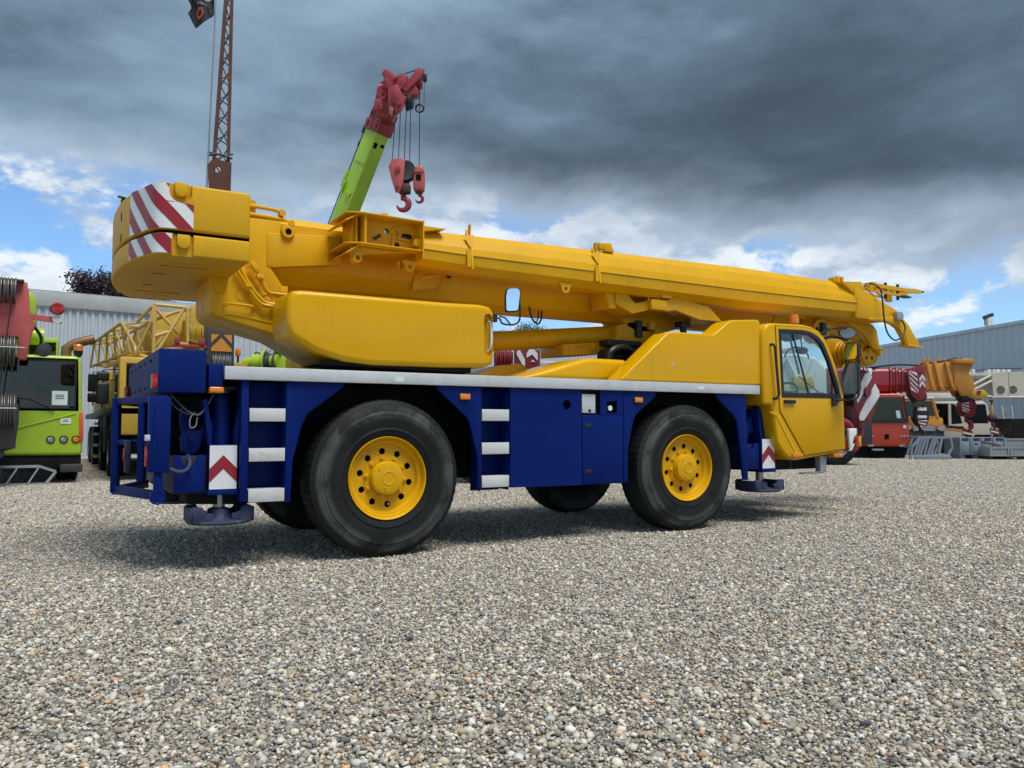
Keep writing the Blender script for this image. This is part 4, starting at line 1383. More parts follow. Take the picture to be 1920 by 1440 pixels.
# head: side plates, two curved prongs, truss arm
head = sub_empty('jib_head', jib)
HP = [(6.94, 3.06), (6.95, 2.615), (7.30, 2.600), (7.62, 2.60), (7.80, 2.655), (7.885, 2.773), (7.15, 3.00)]
MB().prism(HP, 'y', 0.455, 0.865).build('head_box', M['yellow_matt'], head, bevel=0.01)
MB().prism([(6.975, 2.62), (6.99, 2.62), (7.0, 2.9), (6.985, 2.9)], 'y', 0.448, 0.46).build('head_seam', M['yellow'], head)
MB().prism([(6.68, 3.085), (6.95, 3.105), (7.10, 3.12), (7.15, 3.02), (7.00, 2.90)], 'y', 0.46, 0.86).build('head_gusset', M['yellow_matt'], head, bevel=0.006)
PR = [(7.20, 2.62), (7.62, 2.66), (7.90, 2.70), (8.00, 2.655), (8.10, 2.595), (8.185, 2.505), (8.337, 2.345), (8.345, 2.285), (8.06, 2.285), (7.99, 2.41), (7.89, 2.52), (7.76, 2.575), (7.60, 2.60), (7.22, 2.59)]
MB().prism(PR, 'y', 0.44, 0.52).build('prong', M['yellow_matt'], head, bevel=0.008)
MB().prism([(8.02, 2.275), (8.35, 2.265), (8.40, 2.275), (8.35, 2.285), (8.02, 2.29)], 'y', 0.40, 0.56).build('prong_foot', M['yellow_matt'], head)
MB().prism([(8.00, 2.46), (8.08, 2.31), (8.10, 2.315), (8.02, 2.47)], 'y', 0.43, 0.45).build('prong_rib', M['yellow'], head)
PR2 = [(7.25, 2.63), (7.66, 2.63), (7.80, 2.61), (7.90, 2.53), (7.95, 2.32), (8.03, 2.27), (8.02, 2.25), (7.80, 2.26), (7.62, 2.45), (7.25, 2.60)]
MB().prism(PR2, 'y', 0.80, 0.86).build('prong', M['yellow_matt'], head, bevel=0.008)
MB().box(7.76, 8.06, 0.76, 0.92, 2.245, 2.262).build('prong_foot', M['yellow_matt'], head)
gb = MB().box(7.77, 7.90, 0.385, 0.445, 2.63, 2.745).build('junction_box', M['galv'], head, bevel=0.006)
MB().box(7.90, 7.93, 0.40, 0.435, 2.66, 2.72).build('cable_gland', M['black'], head)
MB().tube([(7.38, 0.62, 3.10), (7.33, 0.50, 3.12), (7.40, 0.40, 3.05), (7.43, 0.38, 2.90), (7.45, 0.37, 2.60), (7.52, 0.37, 2.42), (7.66, 0.36, 2.33), (7.82, 0.36, 2.39), (7.92, 0.37, 2.52), (7.88, 0.40, 2.64)], 0.011, 8, 6).build('control_cable', M['black'], head)
tra = MB()
for y in (0.52, 0.74):
    tra.prism([(7.30, 3.13), (7.40, 3.14), (8.14, 3.125), (8.36, 3.135), (8.54, 3.125), (8.54, 3.085), (8.30, 3.07), (7.98, 3.075), (7.45, 3.085), (7.32, 3.06)], 'y', y - 0.02, y + 0.02)
    tra.prism([(7.35, 3.02), (7.98, 3.00), (8.25, 3.075), (8.20, 3.09), (7.95, 3.03), (7.35, 3.04)], 'y', y - 0.015, y + 0.015)
for x0, x1 in ((7.40, 7.58), (7.58, 7.76), (7.76, 7.94)):
    tra.bar((x0, 0.52, 3.10), (x1, 0.74, 3.10), 0.02, 0.02)
    tra.bar((x0, 0.52, 3.10), (x1, 0.52, 3.02), 0.015, 0.015)
    tra.bar((x0, 0.74, 3.10), (x1, 0.74, 3.02), 0.015, 0.015)
tra.prism([(7.86, 2.99), (7.93, 3.06), (7.98, 3.0), (7.99, 2.93), (7.90, 2.93)], 'y', 0.60, 0.66)
tra.build('truss_arm', M['yellow'], head)
MB().prism([(8.54, 3.12), (8.60, 3.12), (8.60, 3.10), (8.54, 3.10)], 'y', 0.50, 0.54).prism([(8.42, 3.075), (8.60, 3.07), (8.60, 3.05), (8.5, 3.045), (8.35, 3.06)], 'y', 0.70, 0.78).build('arm_tip', M['darkgrey'], head)
for x in (7.83, 8.113):
    MB().lathe([(0.001, 3.20), (0.020, 3.19), (0.022, 3.165), (0.022, 2.97), (0.001, 2.96)], (x, 0.60, 0), 'z', 12).build('head_pin', M['black'], head)
MB().tube([(7.36, 0.62, 3.13), (7.55, 0.60, 3.17), (7.8, 0.62, 3.14)], 0.008, 6, 4).build('head_hose', M['black'], head)
MB().box(6.72, 6.78, 0.56, 0.60, 3.09, 3.18).box(6.66, 6.70, 0.56, 0.66, 3.09, 3.16).box(6.82, 6.86, 0.56, 0.66, 3.09, 3.18).build('top_lug', M['yellow'], head, bevel=0.006)

# ---- rest that carries the jib on the boom
rest = sub_empty('jib_rest', CR)
MB().prism([(2.80, 2.665), (2.91, 2.665), (2.955, 2.455), (2.86, 2.445)], 'y', 0.60, 0.93).build('rest_post', M['yellow'], rest, bevel=0.006)
MB().prism([(2.93, 2.64), (3.10, 2.63), (3.21, 2.53), (3.41, 2.575), (3.41, 2.468), (3.177, 2.405), (2.94, 2.50)], 'y', 0.58, 0.94).build('rest_arm', M['yellow'], rest, bevel=0.006)
MB().box(3.40, 3.645, 0.52, 0.72, 2.468, 2.592).build('rest_block', M['yellow'], rest, bevel=0.012)
MB().box(3.545, 3.69, 0.50, 0.70, 2.615, 2.695).build('rest_head', M['yellow'], rest, bevel=0.005)
MB().cyl((3.56, 0.6, 2.58), (3.56, 0.6, 2.76), 0.02, 12).cyl((3.42, 0.6, 2.58), (3.42, 0.6, 2.65), 0.018, 10).build('rest_pin', M['steel'], rest)
MB().box(3.46, 3.60, 0.50, 0.70, 2.745, 2.757).build('rest_pad', M['yellow'], rest)
MB().prism([(3.64, 2.59), (3.80, 2.632), (4.31, 2.572), (4.53, 2.405), (4.16, 2.405), (3.785, 2.492), (3.64, 2.47)], 'y', 0.545, 0.56).build('rest_ramp', M['yellow'], rest)
MB().prism([(3.80, 2.636), (4.312, 2.576), (4.53, 2.41), (4.53, 2.40), (4.30, 2.56), (3.80, 2.62)], 'y', 0.562, 0.80).build('ramp_flange', M['yellow'], rest)
MB().prism([(3.64, 2.472), (3.785, 2.496), (4.16, 2.409), (4.53, 2.405), (4.53, 2.395), (4.15, 2.398), (3.785, 2.484), (3.64, 2.46)], 'y', 0.562, 0.74).build('ramp_flange', M['yellow'], rest)
st = MB().tube([(4.12, 0.80, 2.40), (4.14, 0.80, 2.25), (4.10, 0.80, 2.12)], 0.04, 10).box(4.05, 4.20, 0.74, 0.86, 2.33, 2.40).cyl((3.6, 1.0, 2.2), (3.6, 1.0, 2.4), 0.05, 10)
st.build('rest_buffer', M['black'], rest)

# ---- boom head with sheaves
bh = sub_empty('boom_head', CR)
for y in (0.98, 1.46):
    MB().prism([(6.90, 2.98), (7.40, 2.95), (7.75, 2.70), (8.05, 2.42), (8.12, 2.22), (7.98, 2.02), (7.78, 2.00), (7.55, 2.25), (7.20, 2.46), (6.90, 2.50)], 'y', y - 0.015, y + 0.015).build('cheek_plate', M['yellow'], bh, bevel=0.005)
MB().prism([(6.95, 2.95), (7.35, 2.90), (7.60, 2.70), (7.40, 2.45), (6.95, 2.52)], 'y', 1.0, 1.44).build('head_core', M['yellow_matt'], bh, bevel=0.01)


def sheave_mesh(r_, w=0.05, rope=False):
    mb = MB()
    holes = [circle(0.55 * r_ * math.cos(R(90 + 72 * k)), 0.55 * r_ * math.sin(R(90 + 72 * k)), 0.17 * r_, 12) for k in range(5)]
    mb.plate(circle(0, 0, 0.86 * r_, 40), holes, 'y', -0.012, 0.012)
    mb.lathe([(0.84 * r_, -w / 2 + 0.008), (r_, -w / 2), (r_, -w / 2 + 0.006), (0.88 * r_, 0), (r_, w / 2 - 0.006), (r_, w / 2), (0.84 * r_, w / 2 - 0.008)], n=40, closed=True)
    mb.lathe([(0.001, -0.04), (0.16 * r_, -0.04), (0.2 * r_, -0.03), (0.22 * r_, 0.03), (0.001, 0.035)], n=20)
    return mb.mesh('sheave', ang=28)


for y in (0.92, 1.06, 1.13, 1.20, 1.27, 1.34):
    o = link('sheave', sheave_mesh(0.20), bh, (7.86, y, 2.22))
    o.data.materials.append(M['yellow'])
for y in (1.1, 1.3):
    o = link('sheave', sheave_mesh(0.15), bh, (7.45, y, 2.82))
    o.data.materials.append(M['yellow'])
MB().prism([(7.72, 2.36), (7.90, 2.36), (8.10, 2.20), (8.07, 2.17), (7.88, 2.31), (7.72, 2.31)], 'y', 0.86, 0.98).build('sheave_guard', M['yellow'], bh, bevel=0.004)
MB().prism([(7.52, 2.52), (7.72, 2.36), (7.76, 2.42), (7.56, 2.62)], 'y', 0.86, 0.875).build('white_plate', M['white'], bh)
MB().prism([(7.66, 2.41), (7.80, 2.30), (7.84, 2.36), (7.70, 2.47)], 'y', 0.852, 0.8595).build('red_stripe', M['red'], bh)
MB().prism([(7.20, 2.52), (7.60, 2.40), (7.60, 2.38), (7.20, 2.49)], 'y', 0.88, 0.94).build('rope_guide', M['yellow'], bh)
winch = MB().lathe([(0.001, -0.10), (0.16, -0.10), (0.165, -0.08), (0.13, -0.06), (0.13, 0.06), (0.165, 0.08), (0.16, 0.1), (0.001, 0.1)], (6.62, 0.85, 2.44), n=28)
winch.box(6.52, 6.72, 0.82, 1.0, 2.44, 2.62)
winch.build('boom_winch', M['yellow'], bh)
MB().box(6.58, 6.66, 0.70, 0.75, 2.38, 2.55).box(6.50, 6.74, 0.72, 0.75, 2.44, 2.48).build('winch_valve', M['black'], bh)

# ---- driver's cab
cab = sub_empty('cab', CR)
CO = [(4.628, 1.375), (4.628, 2.15), (4.650, 2.25), (4.70, 2.315), (4.78, 2.345), (5.35, 2.362), (5.50, 2.345), (5.62, 2.305), (5.72, 2.235), (5.80, 2.14),
      (5.95, 1.86), (6.076, 1.53), (6.085, 0.815), (5.20, 0.722), (5.09, 0.728), (4.99, 0.775), (4.90, 0.86), (4.842, 0.95), (4.765, 1.36), (4.74, 1.375)]
shell = MB().prism(CO, 'y', 0.0, 0.98).build('cab_shell', M['yellow_gloss'], cab, bevel=0.045, seg=4, bang=60)
cx0, cz0 = 5.35, 1.6
inner = [(cx0 + (x - cx0) * 0.93, cz0 + (z - cz0) * 0.94) for x, z in CO]
WIN = [(4.893, 2.262), (5.30, 2.272), (5.44, 2.258), (5.56, 2.215), (5.66, 2.14), (5.79, 1.94), (5.90, 1.68), (5.972, 1.49), (4.930, 1.482)]
cut(shell, MB().prism(inner, 'y', 0.05, 0.93),
    MB().prism(WIN, 'y', -0.1, 0.2), MB().prism(WIN, 'y', 0.8, 1.1),
    MB().prism([(5.60, 2.255), (5.74, 2.33), (6.20, 1.55), (5.98, 1.46), (5.86, 1.80), (5.74, 2.07)], 'y', 0.09, 0.89),
    MB().box(4.5, 4.75, 0.15, 0.85, 1.60, 2.20))
WS = [(5.66, 2.235), (5.71, 2.19), (5.785, 2.09), (5.93, 1.82), (6.045, 1.50), (6.038, 1.498), (5.922, 1.816), (5.777, 2.086), (5.702, 2.184), (5.655, 2.23)]
MB().prism(WS, 'y', 0.08, 0.90).build('windscreen', M['glass'], cab)
MB().box(4.672, 4.677, 0.14, 0.86, 1.58, 2.22).build('rear_window', M['glass'], cab)
MB().prism(WIN, 'y', 0.955, 0.96).build('far_window', M['glass'], cab)
# door: its own skin over the shell with a black strip painting in the gap's shade
DO = [(4.842, 2.312), (5.36, 2.325), (5.50, 2.305), (5.61, 2.26), (5.69, 2.19), (5.775, 2.06), (5.885, 1.82), (5.985, 1.53), (6.025, 1.50), (6.050, 0.850), (5.305, 0.782), (4.887, 1.317)]
ccx, ccz = 5.42, 1.55
grow = lambda pts, k: [(ccx + (x - ccx) * k, ccz + (z - ccz) * k) for x, z in pts]
DH = [(4.885, 2.272), (5.31, 2.283), (5.45, 2.268), (5.572, 2.224), (5.672, 2.148), (5.80, 1.945), (5.912, 1.685), (5.985, 1.482), (4.922, 1.474)]
MB().plate(grow(DO, 1.010), [DH], 'y', -0.0025, 0.004).build('door_gap_shade', M['black'], cab)
door = MB().plate(DO, [DH], 'y', -0.013, -0.001).build('door', M['yellow_gloss'], cab, bevel=0.004, bang=60)
fr_o = [(4.880, 2.277), (5.31, 2.288), (5.455, 2.273), (5.578, 2.228), (5.678, 2.150), (5.806, 1.946), (5.918, 1.685), (5.992, 1.474), (4.917, 1.467)]
fr_i = [(4.925, 2.235), (5.30, 2.245), (5.43, 2.232), (5.54, 2.192), (5.636, 2.12), (5.76, 1.925), (5.862, 1.68), (5.925, 1.530), (4.958, 1.523)]
MB().plate(fr_o, [fr_i], 'y', -0.016, 0.02).build('window_seal', M['black'], door)
MB().prism(fr_i, 'y', 0.0, 0.005).build('window_pane', M['glass'], door)
MB().bar((5.135, -0.004, 2.235), (5.40, -0.004, 1.525), 0.012, 0.018, (1, 0, 0)).build('pane_divider', M['black'], door)
MB().box(4.945, 5.135, -0.045, -0.013, 1.398, 1.440).build('door_handle', M['black'], door, bevel=0.01)
MB().prism([(4.70, 1.30), (4.83, 1.30), (5.20, 0.80), (5.30, 0.80), (5.27, 0.775), (5.17, 0.775), (4.83, 1.25)], 'y', -0.006, -0.001).build('sill_groove', M['yellow_gloss'], cab)
MB().tube([(4.755, 0.0, 2.085), (4.755, -0.04, 2.085), (4.775, -0.05, 2.06), (4.83, -0.05, 1.50), (4.80, -0.04, 1.45), (4.79, 0.0, 1.45)], 0.016, 10).build('grab_rail', M['black'], cab)
mk = MB().box(5.085, 5.215, -0.02, 0.002, 0.755, 0.815).build('side_marker', M['amber'], cab, bevel=0.008)
MB().box(5.83, 6.00, -0.02, 0.12, 0.745, 0.792).build('corner_lamp', M['amber'], cab, bevel=0.008)
# cab interior
MB().box(5.0, 5.45, 0.25, 0.72, 1.15, 1.32).prism([(4.95, 1.30), (5.10, 1.30), (5.02, 1.95), (4.90, 1.95)], 'y', 0.27, 0.70).build('seat', M['darkgrey'], cab, bevel=0.03)
MB().prism([(5.55, 0.85), (5.62, 1.50), (5.75, 1.55), (6.02, 1.50), (6.03, 0.85)], 'y', 0.06, 0.92).build('dashboard', M['darkgrey'], cab, bevel=0.02)
sw = MB()
sw.tube([(5.55 + 0.03 * math.cos(a) * 0 + 0.10 * math.cos(a) * 0.5, 0.48 + 0.19 * math.sin(a), 1.56 + 0.12 * math.cos(a)) for a in [2 * math.pi * k / 24 for k in range(25)]], 0.014, 8)
sw.bar((5.62, 0.48, 1.50), (5.55, 0.48, 1.56), 0.05, 0.05)
sw.bar((5.55, 0.30, 1.56), (5.55, 0.66, 1.56), 0.02, 0.02)
sw.build('steering_wheel', M['black'], cab)
MB().bar((5.64, 0.46, 2.24), (5.80, 0.46, 1.80), 0.02, 0.015).bar((6.0, 0.30, 1.54), (5.90, 0.55, 1.78), 0.012, 0.012).build('wiper', M['black'], cab)
MB().prism([(4.98, 2.28), (5.16, 2.29), (5.40, 2.24), (5.42, 2.20), (5.22, 2.16), (5.06, 2.20)], 'y', 0.07, 0.20).build('sun_visor', M['darkgrey'], cab, bevel=0.015)
MB().ball((5.47, 0.14, 2.06), 0.075, 8, 0.6).tube([(5.40, 0.1, 2.2), (5.44, 0.12, 2.14), (5.47, 0.14, 2.08)], 0.008, 6).build('inner_mirror', M['black'], cab)
# beacon
bc = MB().lathe([(0.06, 2.355), (0.06, 2.375), (0.045, 2.38)], (5.33, 0.13, 0), 'z', 20).build('beacon_base', M['black'], cab)
MB().lathe([(0.050, 2.375), (0.056, 2.40), (0.055, 2.46), (0.045, 2.495), (0.001, 2.50)], (5.33, 0.13, 0), 'z', 20).build('beacon_lens', M['amber'], bc)
# outside mirrors
am = MB().tube([(5.815, 0.0, 1.45), (5.83, -0.05, 1.45), (5.98, -0.17, 1.46), (6.06, -0.19, 1.48), (6.09, -0.2, 1.60), (6.09, -0.2, 1.95), (6.06, -0.18, 2.12)], 0.014, 8, 4)
am.prism([(5.80, 1.37), (5.86, 1.38), (5.92, 1.43), (5.88, 1.475), (5.80, 1.485)], 'y', -0.04, 0.0)
arm = am.build('mirror_arm', M['black'], cab)
def mirror(cx, cy, cz, w, h, rz, name='mirror_shell'):
    T = Matrix.Translation((cx, cy, cz)) @ Matrix.Rotation(R(rz), 4, 'Z')
    pts = [(-w / 2, -h / 2 + 0.04), (-w / 2 + 0.03, -h / 2), (w / 2 - 0.03, -h / 2), (w / 2, -h / 2 + 0.04), (w / 2, h / 2 - 0.04), (w / 2 - 0.03, h / 2), (-w / 2 + 0.03, h / 2), (-w / 2, h / 2 - 0.04)]
    a = MB().prism(pts, 'y', -0.015, 0.06, [(x * 0.8, z * 0.88) for x, z in pts]).xf(T).build(name, M['black'], arm, bevel=0.012, seg=3)
    MB().prism([(x * 0.88, z * 0.93) for x, z in pts], 'y', -0.018, -0.0155).xf(T).build('mirror_glass', M['mirror'], arm)
mirror(5.93, -0.20, 1.71, 0.26, 0.40, -97)
mirror(6.02, -0.16, 2.06, 0.22, 0.22, -100)
MB().lathe([(0.001, -0.01), (0.085, -0.008), (0.09, 0.0), (0.07, 0.03), (0.001, 0.04)], n=24).xf(Matrix.Translation((6.35, 0.15, 2.33)) @ Matrix.Rotation(R(-35), 4, 'Z') @ Matrix.Diagonal((1.25, 1, 0.85, 1))).build('kerb_mirror', M['black'], arm)
MB().lathe([(0.001, -0.002), (0.078, 0.0)], n=24).xf(Matrix.Translation((6.345, 0.137, 2.33)) @ Matrix.Rotation(R(-35), 4, 'Z') @ Matrix.Diagonal((1.25, 1, 0.85, 1))).build('kerb_mirror_glass', paint('dull_mirror', (0.22, 0.23, 0.24), 0.25, metal=0.6), arm)
MB().tube([(5.72, 0.1, 2.27), (6.0, 0.08, 2.36), (6.3, 0.14, 2.40), (6.35, 0.17, 2.36)], 0.013, 8, 4).tube([(5.8, 0.2, 2.2), (5.98, 0.1, 2.26), (6.02, -0.1, 2.2)], 0.02, 8, 3).build('mirror_bracket', M['black'], arm)
# step, bumper
MB().prism([(5.69, 0.76), (5.815, 0.76), (5.80, 0.565), (5.74, 0.545), (5.39, 0.548), (5.39, 0.562), (5.70, 0.572)], 'y', 0.08, 0.16).build('cab_step', M['galv'], cab, bevel=0.004)
MB().tube([(5.10, 0.03, 0.74), (5.10, 0.03, 0.66), (5.12, 0.03, 0.64), (5.09, 0.03, 0.62)], 0.007, 6).build('tie_hook', M['black'], cab)
bp = part(MB().box(6.48, 6.76, 0.30, 2.20, 0.80, 0.97), 'front_bumper', 'red', bevel=0.03, seg=3)
part(MB().box(5.0, 6.47, 0.99, 2.20, 0.82, 1.10), 'front_deck', 'under_black', bevel=0.02)
part(MB().prism([(6.50, 1.10), (6.66, 1.10), (6.66, 1.02), (6.60, 0.98), (6.57, 0.90), (6.51, 0.84)], 'y', 0.26, 0.299), 'lamp_pod', 'white', parent=bp, bevel=0.012, seg=3)
part(MB().box(6.66, 6.72, 0.24, 0.299, 0.86, 1.0), 'indicator', 'amber', parent=bp, bevel=0.01)
part(MB().prism([(6.52, 0.81), (6.58, 0.81), (6.66, 0.90), (6.60, 0.90)], 'y', 0.292, 0.2985), 'bumper_stripe', 'white', parent=bp)
part(MB().tube([(6.74, 0.45, 0.95), (6.80, 0.45, 1.05), (6.72, 0.45, 1.16), (6.60, 0.45, 1.2)], 0.05, 12, 3), 'tow_guard', 'crimson', parent=bp)
part(MB().box(4.9, 5.9, 0.25, 0.9, 0.60, 0.74), 'cab_floor', 'under_black')

# ================================================================== surroundings
RT, FW = Vector((math.cos(YAW), -math.sin(YAW), 0)), Vector((math.sin(YAW), math.cos(YAW), 0))
C0 = Vector((cam.location.x, cam.location.y, 0))


def spot(lat, dist):
    """yard position given as metres to the right of and ahead of the photographer"""
    return C0 + RT * lat + FW * dist


def hook_mesh(r_, t):
    """a crane hook hanging from the origin, in the xz plane"""
    pts = [(0.0, 0.0), (0.0, -0.55 * r_)]
    for k in range(15):
        a = R(95 - 270 * k / 14)
        pts.append((r_ * 0.78 * math.cos(a) + 0.02 * r_, -1.45 * r_ + r_ * 0.78 * math.sin(a)))
    n = len(pts)
    rad = [t * (0.75 + 0.55 * math.sin(math.pi * min(1, i / (n - 3)))) * (1 if i < n - 3 else (0.8, 0.55, 0.2)[i - n + 3]) for i in range(n)]
    return MB().tube([(x, 0, z) for x, z in pts], rad, 10)


# ---- corrugated halls
def hall(name, label, p0, p1, h, mat, fascia_h, rib, depth):
    p0, p1 = Vector((*p0, 0)), Vector((*p1, 0))
    d = (p1 - p0)
    L = d.length
    t = thing(name, label, 'building', p0, math.atan2(d.y, d.x))
    n = int(L)
    sheet = MB()
    prof = []
    k = int(round(1.0 / rib))
    for i in range(k):
        x = i / k
        w = 1.0 / k
        prof += [(x, 0.0), (x + 0.18 * w, -0.055), (x + 0.52 * w, -0.055), (x + 0.70 * w, 0.0)]
    prof.append((1.0, 0.0))
    sheet.loft([[(x, y, z) for x, y in prof] for z in (0.0, h - fascia_h + 0.02)], cap=False, close=False)
    me = sheet.mesh('cladding_sheet', smooth=False)
    me.materials.append(mat)
    for i in range(n):
        link('cladding_sheet', me, t, (i, 0, 0))
    for i in range(0, n, 6):
        MB().box(i + 0.004, min(i + 6, n) - 0.004, -0.13, 0.10, h - fascia_h, h).build('fascia', M['fascia'] if fascia_h > 0.3 else mat, t, bevel=0.01)
    MB().box(0, n, 0.11, depth, 0.0, h - 0.05).build('hall_body', M['fascia'], t)
    MB().box(0, n, -0.03, 0.09, h, h + 0.05).build('roof_edge', M['galv'], t)
    return t


LB0, LBd = Vector((-2.85, 26.8, 0)), Vector((0.992, 0.124, 0))
a0 = LB0 - LBd * 26
hall('storage_hall', 'long pale grey corrugated hall behind the cranes on the left', (a0.x, a0.y), ((LB0 + LBd * 46).x, (LB0 + LBd * 46).y), 6.0, M['sheet_pale'], 0.55, 0.25, 14)
r0, rd = Vector((40.59, 22.36, 0)), Vector((-4.12, -9.19, 0)).normalized()
a0, a1 = r0 - rd * 8, r0 + rd * 30
hall('workshop_hall', 'blue grey corrugated hall along the right side of the yard', (a0.x, a0.y), (a1.x, a1.y), 6.0, M['sheet_blue'], 0.14, 0.5, 14)

# ---- trees behind the halls
def leaf_mat(name, c1, c2):
    m, g, bs, out = new_mat(name)
    geo = g.n('ShaderNodeNewGeometry')
    n = g.noise(geo.outputs['Position'], 1.3, 3, 0.6)
    rnd = geo.outputs['Random Per Island']
    f = g.math('ADD', g.math('MULTIPLY', n, 0.6), g.math('MULTIPLY', rnd, 0.45))
    g.put(bs.inputs['Base Color'], g.ramp(f, [(0.25, c1), (0.8, c2)]))
    bs.inputs['Roughness'].default_value = 0.6
    return m


def tree(name, label, lat, dist, h, rx, c1, c2, seed, leaves=19000):
    rng = random.Random(seed)
    p = spot(lat, dist)
    t = thing(name, label, 'tree', p)
    tr_ = MB().tube([(0, 0, 0), (0.05, 0.05, h * 0.3), (-0.05, 0.0, h * 0.6), (0.05, 0.1, h * 0.9)], [0.32, 0.26, 0.17, 0.04], 10)
    tips = []
    for k in range(26):
        a = rng.uniform(0, 6.28)
        z0 = h * rng.uniform(0.3, 0.75)
        r_ = rx * rng.uniform(0.55, 0.95) * math.sin(math.pi * min(max((z0 / h - 0.12) / 0.95, 0.1), 0.9))
        z1 = min(z0 + h * rng.uniform(0.08, 0.26), h * 0.95)
        q = Vector((r_ * math.cos(a), r_ * math.sin(a), z1))
        tr_.tube([(0, 0, z0), (q.x * 0.5, q.y * 0.5, z0 + (z1 - z0) * 0.62), tuple(q)], [0.09, 0.05, 0.015], 6)
        tips.append(q)
    tips += [Vector((rng.uniform(-.4, .4) * rx, rng.uniform(-.4, .4) * rx, h * rng.uniform(0.82, 0.97))) for _ in range(9)]
    tr_.build('trunk', M['timber'], t)
    mb = MB()
    for i in range(leaves):
        c = rng.choice(tips)
        u = Vector((rng.gauss(0, 1), rng.gauss(0, 1), rng.gauss(0, 0.75)))
        c = c + u * rx * 0.15
        s = rng.uniform(0.05, 0.12)
        e1 = Vector((rng.gauss(0, 1), rng.gauss(0, 1), rng.gauss(0, 0.6))).normalized()
        e2 = e1.orthogonal().normalized()
        mb.add([c - e1 * s, c + e2 * s * 0.5, c + e1 * s, c - e2 * s * 0.5], [(0, 1, 2, 3)])
    cr_ = mb.build('crown', leaf_mat(name + '_leaves', c1, c2), t, smooth=False)
    tag(cr_, kind='stuff')
    return t


tree('copper_beech', 'dark purple leaved tree rising behind the pale hall on the left', -20.3, 40.0, 8.7, 2.0, (0.012, 0.008, 0.013), (0.035, 0.022, 0.032), 3)
tree('green_tree', 'green tree showing above the hall roof beside the counterweight', -18.6, 41.5, 7.8, 2.2, (0.02, 0.035, 0.012), (0.06, 0.085, 0.03), 5, 9000)
tree('distant_tree', 'small dark green treetop showing above the luffing cylinder', 0.8, 60.0, 8.7, 2.4, (0.015, 0.03, 0.012), (0.05, 0.075, 0.03), 9, 9000)

# ---- crane hook block of the front crane
hb = thing('hook_block', 'tilted red hook block with white diagonal stripes hanging before the yellow cab', 'hook block', (7.95, 1.2, 1.2), offset=True)
ck = [(7.90, 1.97), (8.06, 1.95), (8.30, 1.66), (8.29, 1.56), (8.08, 1.20), (7.80, 1.20), (7.71, 1.40), (7.72, 1.62)]
for y in (1.07, 1.33):
    o = MB().prism(ck, 'y', y - 0.012, y + 0.012).build('cheek', M['darkred'], hb, bevel=0.004)
    if y < 1.2:
        for q in ([(7.95, 1.90), (8.03, 1.94), (8.06, 1.93), (8.12, 1.86), (7.78, 1.47), (7.73, 1.56), (7.735, 1.60)], [(8.19, 1.77), (8.285, 1.655), (8.285, 1.575), (7.91, 1.215), (7.82, 1.215), (7.80, 1.26), (7.83, 1.33)]):
            MB().prism(q, 'y', y - 0.0155, y - 0.0125).build('white_stripe', M['white'], o)
        MB().lathe([(0.001, -0.03), (0.07, -0.03), (0.078, -0.022), (0.078, 0.0)], (7.99, y - 0.012, 1.64), n=24).build('sheave_pin', M['darkred'], o)
for y in (1.14, 1.20, 1.26):
    o = link('sheave', sheave_mesh(0.24), hb)
    o.location = (8.03 - 7.95, y - 1.2, 1.66 - 1.2)
    o.data.materials.append(M['darkgrey'])
hk_ = hook_mesh(0.13, 0.034).xf(Matrix.Translation((7.93, 1.2, 1.24)))
hk_.build('hook', M['crimson'], hb)
MB().prism([(7.86, 1.24), (8.02, 1.24), (8.02, 1.10), (7.86, 1.10)], 'y', 1.1, 1.3).build('crosshead', M['darkred'], hb, bevel=0.02)
rp = MB()
for y in (1.14, 1.20, 1.26):
    rp.cyl((8.04, y, 2.20), (8.25, y, 1.70), 0.008, 6)
    rp.cyl((7.70, y, 2.12), (7.80, y, 1.72), 0.008, 6)
rp.each('rope', M['rope'], hb)

# ================================================================== other machines in the yard
def simple_wheel(t, x, y, z, r_, w, axis='y', rim='galv', name='wheel'):
    e = sub_empty(name, t, (x, y, z))
    prof = [(r_ * 0.55, -w * 0.5), (r_ * 0.75, -w * 0.52), (r_ * 0.95, -w * 0.47), (r_, -w * 0.38), (r_, w * 0.38), (r_ * 0.95, w * 0.47), (r_ * 0.75, w * 0.52), (r_ * 0.55, w * 0.5)]
    MB().lathe(prof, axis=axis, n=32).build('tyre', M['tyre'], e)
    MB().lathe([(0.001, -w * 0.25), (r_ * 0.25, -w * 0.3), (r_ * 0.3, -w * 0.2), (r_ * 0.5, -w * 0.22), (r_ * 0.56, -w * 0.48), (r_ * 0.56, w * 0.48), (0.001, w * 0.4)], axis=axis, n=28).build('rim', M[rim] if isinstance(rim, str) else rim, e)
    return e


def stack_sheaves(t, name, x, y, z, r_, n, dx, mat, axis='x'):
    for k in range(n):
        mb = MB().lathe([(0.001, -dx * 0.2), (r_ * 0.6, -dx * 0.25), (r_ * 0.82, -dx * 0.12), (r_, -dx * 0.36), (r_, -dx * 0.28), (r_ * 0.86, 0), (r_, dx * 0.28), (r_, dx * 0.36), (r_ * 0.82, dx * 0.12), (r_ * 0.6, dx * 0.25), (0.001, dx * 0.2)], axis=axis, n=28)
        o = mb.build(name, M[mat], t)
        off = (k - (n - 1) / 2) * dx
        o.location = (x + (off if axis == 'x' else 0), y + (off if axis == 'y' else 0), z)


